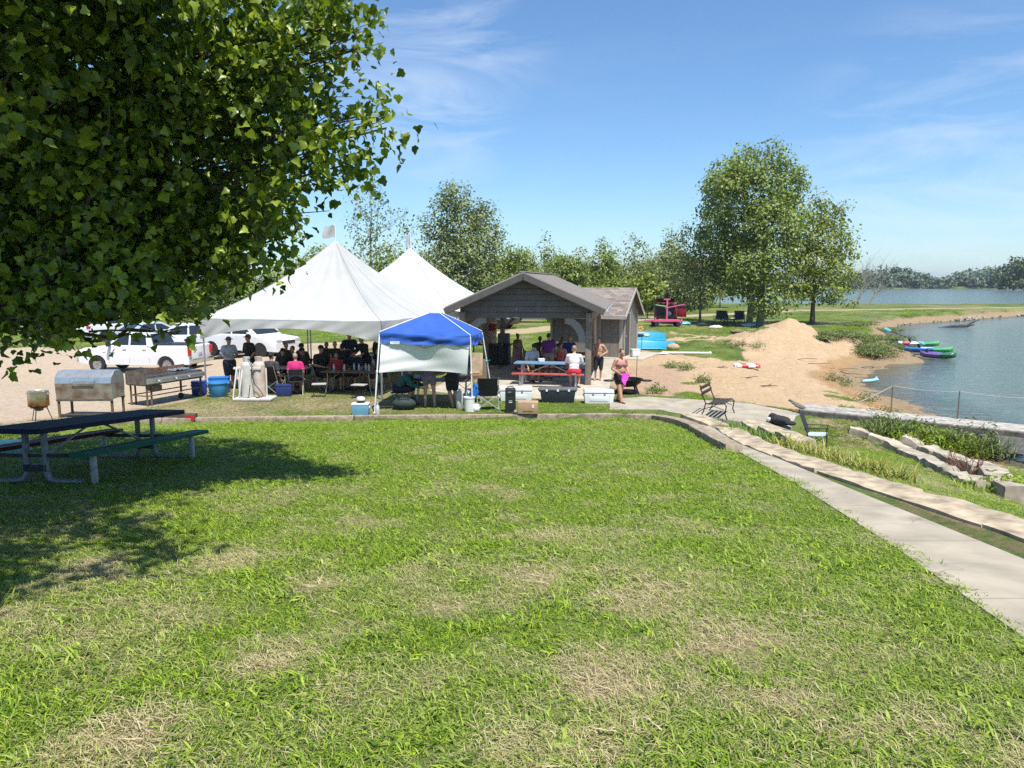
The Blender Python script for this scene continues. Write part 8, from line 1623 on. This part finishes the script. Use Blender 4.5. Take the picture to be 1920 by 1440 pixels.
# ---- in the shelter (sitting at and standing round the tables)
def at_table(tb, x, y, z=0): return tb + SG * x + SR * y + Z * z
person('person in white T-shirt and red shorts seated on the red bench, back to us', at_table(TB1, .88, -.74), R(171), 'sit', 1.78, 1.08, hair=('short', HAIRY), top=(WT, .34), bottom=(fab('bright_red_shorts', (.55, .02, .04)), .5), lean=.16, seat=.475, arms={-1: ((.08, -.12, -.25), (.02, -.32, -.30)), 1: ((.08, -.12, -.25), (.02, -.32, -.30))}, shoes=SHW)
person('man in black cap and grey white shirt bent over the blue table', at_table(TB1, -.85, 1.0), R(30), 'sit', 1.75, 1.05, cap=(BK, 'peak'), hair=('short', HAIRG), top=(fab('grey_white_shirt', (.45, .46, .48)), .34), bottom=(DGRN, .55), lean=.42, seat=.475, head=(.2, .3), shoes=SH)
person('woman in a purple top standing with her back to us behind the blue table', at_table(TB1, -.22, 1.55), R(175), H=1.66, hair=('bun', HAIRD), top=(PUR, .25), bottom=(KHAKI, .25), arms={-1: ((.10, -.04, -.26), (.06, -.20, -.42)), 1: ((.10, -.04, -.26), (.08, -.20, -.42))}, shoes=SH)
person('dark clothed child standing half hidden behind the woman in purple', at_table(TB1, -.62, 2.2), R(160), H=1.50, g=.9, skin=SKIN3, hair=('short', HAIRD), top=(BK, .3), bottom=(BK, .5), shoes=SH)
person('woman in a coral tank top with dark hair sitting at the shelter tables', at_table(TB1, .18, 1.9), R(165), 'sit', 1.64, 1.08, skin=SKIN2, hair=('bun', HAIRD), top=(fab('coral_tank', (.50, .10, .11)), -.6), bottom=(BK, .5), lean=.12, seat=.475, shoes=SH)
person('dark haired person in a pale teal shirt facing us at the rear table', at_table(TB2, -.35, -.78, -.0), R(10), 'sit', 1.64, 1.0, skin=SKIN3, hair=('long', HAIRD), top=(fab('pale_teal_shirt', (.18, .38, .40)), .3), bottom=(BK, .5), lean=.1, seat=.475, shoes=SH)
person('person in a royal blue shirt with reddish hair at the rear table near the post', at_table(TB2, .18, .78), R(5), 'sit', 1.72, 1.1, hair=('short', mat('auburn_hair', (.10, .03, .02), .5)), top=(fab('royal_blue_shirt', (.02, .05, .25)), .35), bottom=(BK, .5), lean=.15, seat=.475, shoes=SH)
person('young person in dark clothing sitting between teal shirt and blue shirt at the rear table', at_table(TB2, -.1, .78), R(0), 'sit', 1.60, .95, skin=SKIN3, hair=('short', HAIRD), top=(BK, .35), bottom=(BK, .5), lean=.1, seat=.475, shoes=SH)
gp = G(968, 697) + Vector((.05, .25, .05))
person('girl wrapped in a long pink towel standing left in the shelter', gp, R(35), H=1.45, g=.86, skin=SKIN3, hair=('bun', HAIRD), arms={-1: ((.05, -.02, -.22), (.0, -.16, -.30)), 1: ((.05, -.02, -.22), (.0, -.16, -.30))}, bottom=(BK, .3), shoes=SH)
cloth('wrapped_towel', 'faded pink and red towel wrapped round the girl in the shelter', lambda a, b: Vector((math.sin(a * 2 * math.pi) * (.17 + .07 * b + .012 * math.sin(a * 40)), math.cos(a * 2 * math.pi) * (.14 + .07 * b + .012 * math.sin(a * 40)), 1.10 - b * .95)), mat('faded_pink_towel', (.36, .13, .14), .9, scale=4, col2=(.30, .24, .27)), gp, R(35), 'towel', 40, 8)
cloth('draped_towel', 'pale grey towel hanging from the arm of the girl in the shelter', lambda a, b: Vector((.22 + a * .16 + .04 * b, -.05 + .05 * math.sin(a * 12), .85 - b * .62 - .1 * a)), mat('pale_grey_towel', (.38, .38, .43), .9), gp, R(0), 'towel')
# ---- under the blue canopy
person('seated person in a teal shirt leaning forward under the blue canopy', (-3.35, 21.6, 0), R(82), 'sit', 1.74, 1.12, hair=('short', HAIRG), top=(TEAL, .85), bottom=(BK, .48), lean=.75, seat=.42, head=(-.2, 0), arms={-1: ((.05, -.16, -.22), (.0, -.42, -.30)), 1: ((.05, -.16, -.22), (.0, -.42, -.30))}, shoes=SH)
o = thing('folding_stool', 'low folding stool under the seated person in teal', 'stool', (-3.30, 21.6, 0), R(82)); mb = MB(); mb.box((0, .02, .40), (.40, .36, .03)); mb.build('seat', BLKF, o); mb = MB()
for s_ in (-1, 1): mb.tube([(s_ * .17, -.16, .39), (s_ * .17, .18, 0)], .011, 6); mb.tube([(s_ * .17, .18, .39), (s_ * .17, -.16, 0)], .011, 6)
mb.build('leg_frame', GALV, o)
person('bare legged woman in a mauve top and short shorts at the canopy table', (-2.38, 21.30, 0), R(178), H=1.66, g=.95, hair=('tail', HAIRB), top=(fab('mauve_top', (.20, .13, .19)), .3), bottom=(fab('mauve_shorts', (.22, .16, .21)), .18), lean=.10, arms={-1: ((.07, -.10, -.25), (.02, -.30, -.34)), 1: ((.07, -.10, -.25), (.02, -.30, -.34))}, legs={-1: ((.13, 0, .48), (.15, .02, .075)), 1: ((.12, 0, .48), (.13, .02, .075))})
person('person in maroon shirt and black shorts at the right end of the canopy table', (-1.72, 21.28, 0), R(176), H=1.70, g=1.02, hair=('short', HAIRB), top=(MARK, .34), bottom=(BK, .40), lean=.12, arms={-1: ((.07, -.10, -.25), (.02, -.30, -.34)), 1: ((.07, -.10, -.25), (.02, -.30, -.34))}, legs={-1: ((.08, 0, .48), (.12, -.02, .075)), 1: ((.08, .02, .48), (-.02, .06, .075))})
# ---- under the front tent
person('man in bucket hat and pale T-shirt standing by the tent corner pole', (-9.55, 25.1, 0), R(52), H=1.74, g=1.22, hair=('short', HAIRG), cap=(fab('grey_bucket_hat', (.16, .155, .14)), 'brim'), top=(fab('pale_grey_tee', (.52, .52, .55)), .36), bottom=(fab('charcoal_shorts', (.035, .035, .04)), .46), arms={-1: ((.10, .0, -.26), (-.10, -.20, -.28)), 1: ((.10, .0, -.26), (-.08, -.22, -.26))}, shoes=SH)
person('man in camouflage cap and black shirt standing beside the bucket hat man', (-9.15, 25.9, 0), R(-35), H=1.76, g=1.1, skin=SKIN, hair=('short', HAIRD), cap=(fab('camo_cap', (.14, .12, .08)), 'peak'), top=(BK, .36), bottom=(BK, .5), arms={-1: ((.09, .0, -.26), (-.04, -.22, -.26)), 1: ((.09, .0, -.26), (.02, -.14, -.45))}, shoes=SH)
person('heavy man in dark grey seen from behind in the brown camp chair', (-7.75, 23.95, 0), R(165), 'sit', 1.74, 1.2, hair=('short', HAIRD), top=(fab('dark_grey_tee', (.04, .042, .045)), .36), bottom=(BK, .5), seat=.40, lean=-.05, cap=(BK, 'peak'), shoes=SH)
person('person in a cap sitting facing the camp chairs, dark against the pale dirt', (-7.95, 25.7, 0), R(40), 'sit', 1.66, 1.05, hair=('tail', HAIRD), cap=(BK, 'peak'), top=(DGRN, .34), bottom=(BK, .5), seat=.43, lean=.1, shoes=SH)
person('person in hot pink shirt and pale cap on the black folding chair', (-6.92, 23.72, 0), R(192), 'sit', 1.62, 1.16, hair=('short', HAIRG), cap=(fab('pale_cap', (.34, .28, .23)), 'peak'), top=(PK, .36), bottom=(BK, .5), seat=.45, lean=.05, shoes=SH)
person('person with dark hair sitting behind the pink shirt, nearer the middle tent pole', (-7.62, 26.0, 0), R(-25), 'sit', 1.72, 1.1, hair=('short', HAIRD), top=(BK, .35), bottom=(BK, .5), seat=.46, lean=.1, shoes=SH)
person('second dark haired person close behind the one by the middle tent pole', (-7.50, 26.7, 0), R(-20), 'sit', 1.78, 1.05, hair=('short', HAIRD), cap=(BK, 'peak'), top=(DGRN, .35), bottom=(BK, .5), seat=.46, lean=.1, shoes=SH)
person('man in a flat cap raising a fist to his mouth by the middle tent pole', (-6.45, 25.0, 0), R(50), 'sit', 1.80, 1.15, hair=('short', HAIRD), cap=(BK, 'peak'), top=(fab('near_black_tee', (.022, .022, .025)), .36), bottom=(BK, .6), seat=.52, lean=.05, arms={1: ((.12, -.14, -.24), (.02, -.26, -.02)), -1: ((.08, -.05, -.27), (.0, -.28, -.30))}, shoes=SH)
person('child in a red shirt sitting at the brown table with bottles', (-5.85, 24.75, 0), R(10), 'sit', 1.45, .95, skin=SKIN2, hair=('short', HAIRD), top=(REDK, .36), bottom=(BK, .5), seat=.46, lean=.1, shoes=SH)
person('person in a sun hat standing deep in the tent near its right corner', (-5.85, 26.8, 0), R(30), H=1.80, g=1.12, hair=('short', HAIRD), cap=(DGRN, 'brim'), top=(fab('dark_blue_shirt', (.02, .03, .07)), .36), bottom=(BK, .55), arms={-1: ((.10, -.02, -.26), (-.02, -.24, -.24)), 1: ((.10, -.02, -.26), (.05, -.22, -.28))}, shoes=SH)
person('dark figure bending over the food table at the right corner of the tent', (-5.15, 26.3, 0), R(-40), H=1.72, g=1.1, hair=('short', HAIRD), top=(BK, .5), bottom=(BK, .6), lean=.3, arms={-1: ((.08, -.12, -.24), (.0, -.30, -.30)), 1: ((.08, -.12, -.24), (.0, -.30, -.30))}, shoes=SH)
person('tall dark figure standing nearest the blue canopy inside the tent', (-4.75, 26.2, 0), R(120), H=1.76, g=1.05, hair=('short', HAIRD), cap=(BK, 'peak'), top=(fab('dark_brown_shirt', (.04, .028, .02)), .4), bottom=(BK, .6), shoes=SH)
for i, (x, y, rz, lb) in enumerate(((-7.95, 25.65, 40, 'dark folding chair under the person in a cap facing the camp chairs'), (-7.60, 25.98, -25, 'dark folding chair under the person nearest the middle tent pole'), (-7.48, 26.68, -20, 'dark folding chair rearmost behind the middle tent pole'), (-5.85, 24.74, 10, 'dark folding chair under the child in the red shirt'), (-6.42, 25.0, 50, 'dark folding chair under the man raising his fist'))):
    folding_chair(lb, (x, y, 0), R(rz), BLKF)
person('person in dark clothes sitting at the food table with back to the canopy', (-4.35, 25.0, 0), R(-60), 'sit', 1.70, 1.05, hair=('short', HAIRD), top=(fab('charcoal_top', (.03, .03, .035)), .4), bottom=(BK, .6), seat=.46, lean=.2, shoes=SH)
person('grey haired person sitting at the far grey table in the tent', (-6.7, 28.2, 0), R(10), 'sit', 1.68, 1.05, hair=('short', HAIRG), top=(fab('dark_green_top', (.02, .04, .03)), .4), bottom=(BK, .6), seat=.46, lean=.15, shoes=SH)
for i, (px, D, rz, sh, sz, lb) in enumerate(((535, 27.5, 20, 'olive_tee', 1.68, 'broad shouldered person in olive sitting behind the cap wearer at the tent left'), (572, 25.6, -60, 'brown_tee', 1.66, 'person in dark brown leaning beside the middle tent pole'), (640, 27.2, 15, 'slate_tee', 1.72, 'person in slate grey sitting behind the child in red'), (668, 25.2, -20, 'ink_tee', 1.70, 'person in ink blue sitting at the right end of the bottle table'), (612, 28.4, 10, 'moss_tee', 1.70, 'person in moss green sitting at the rear grey table'))):
    x = (px - 960) / F * D; c = {'olive_tee': (.05, .05, .03), 'brown_tee': (.05, .03, .02), 'slate_tee': (.06, .065, .075), 'ink_tee': (.015, .02, .05), 'moss_tee': (.03, .05, .025)}[sh]
    person(lb, (x, D, 0), R(rz), 'sit', sz, 1.1, skin=SKIN2, hair=('short', (HAIRD, HAIRB, HAIRG)[i % 3]), cap=(BK, 'peak') if i % 2 else None, top=(fab(sh, c), .36), bottom=(BK, .55), seat=.46, lean=.12 + .05 * i, head=(.05 * i, .3 - .15 * i), shoes=SH)
# ================================================================== AIR
hz = MB(); hz.box((0, 0, 17.5), (7600, 7600, 41)); hm = bpy.data.materials.new('haze_air'); hm.use_nodes = True; _t = hm.node_tree; _t.nodes.clear()
_o = N(_t, 'ShaderNodeOutputMaterial'); _v = N(_t, 'ShaderNodeVolumePrincipled'); _v.inputs['Color'].default_value = (0.80, 0.88, 1.0, 1); _v.inputs['Density'].default_value = 0.0002; _v.inputs['Anisotropy'].default_value = 0.2
L(_t, _v.outputs[0], _o.inputs['Volume']); h_ = hz.build('haze', hm, smooth=False); h_['kind'] = 'stuff'
SC.cycles.volume_bounces = 0
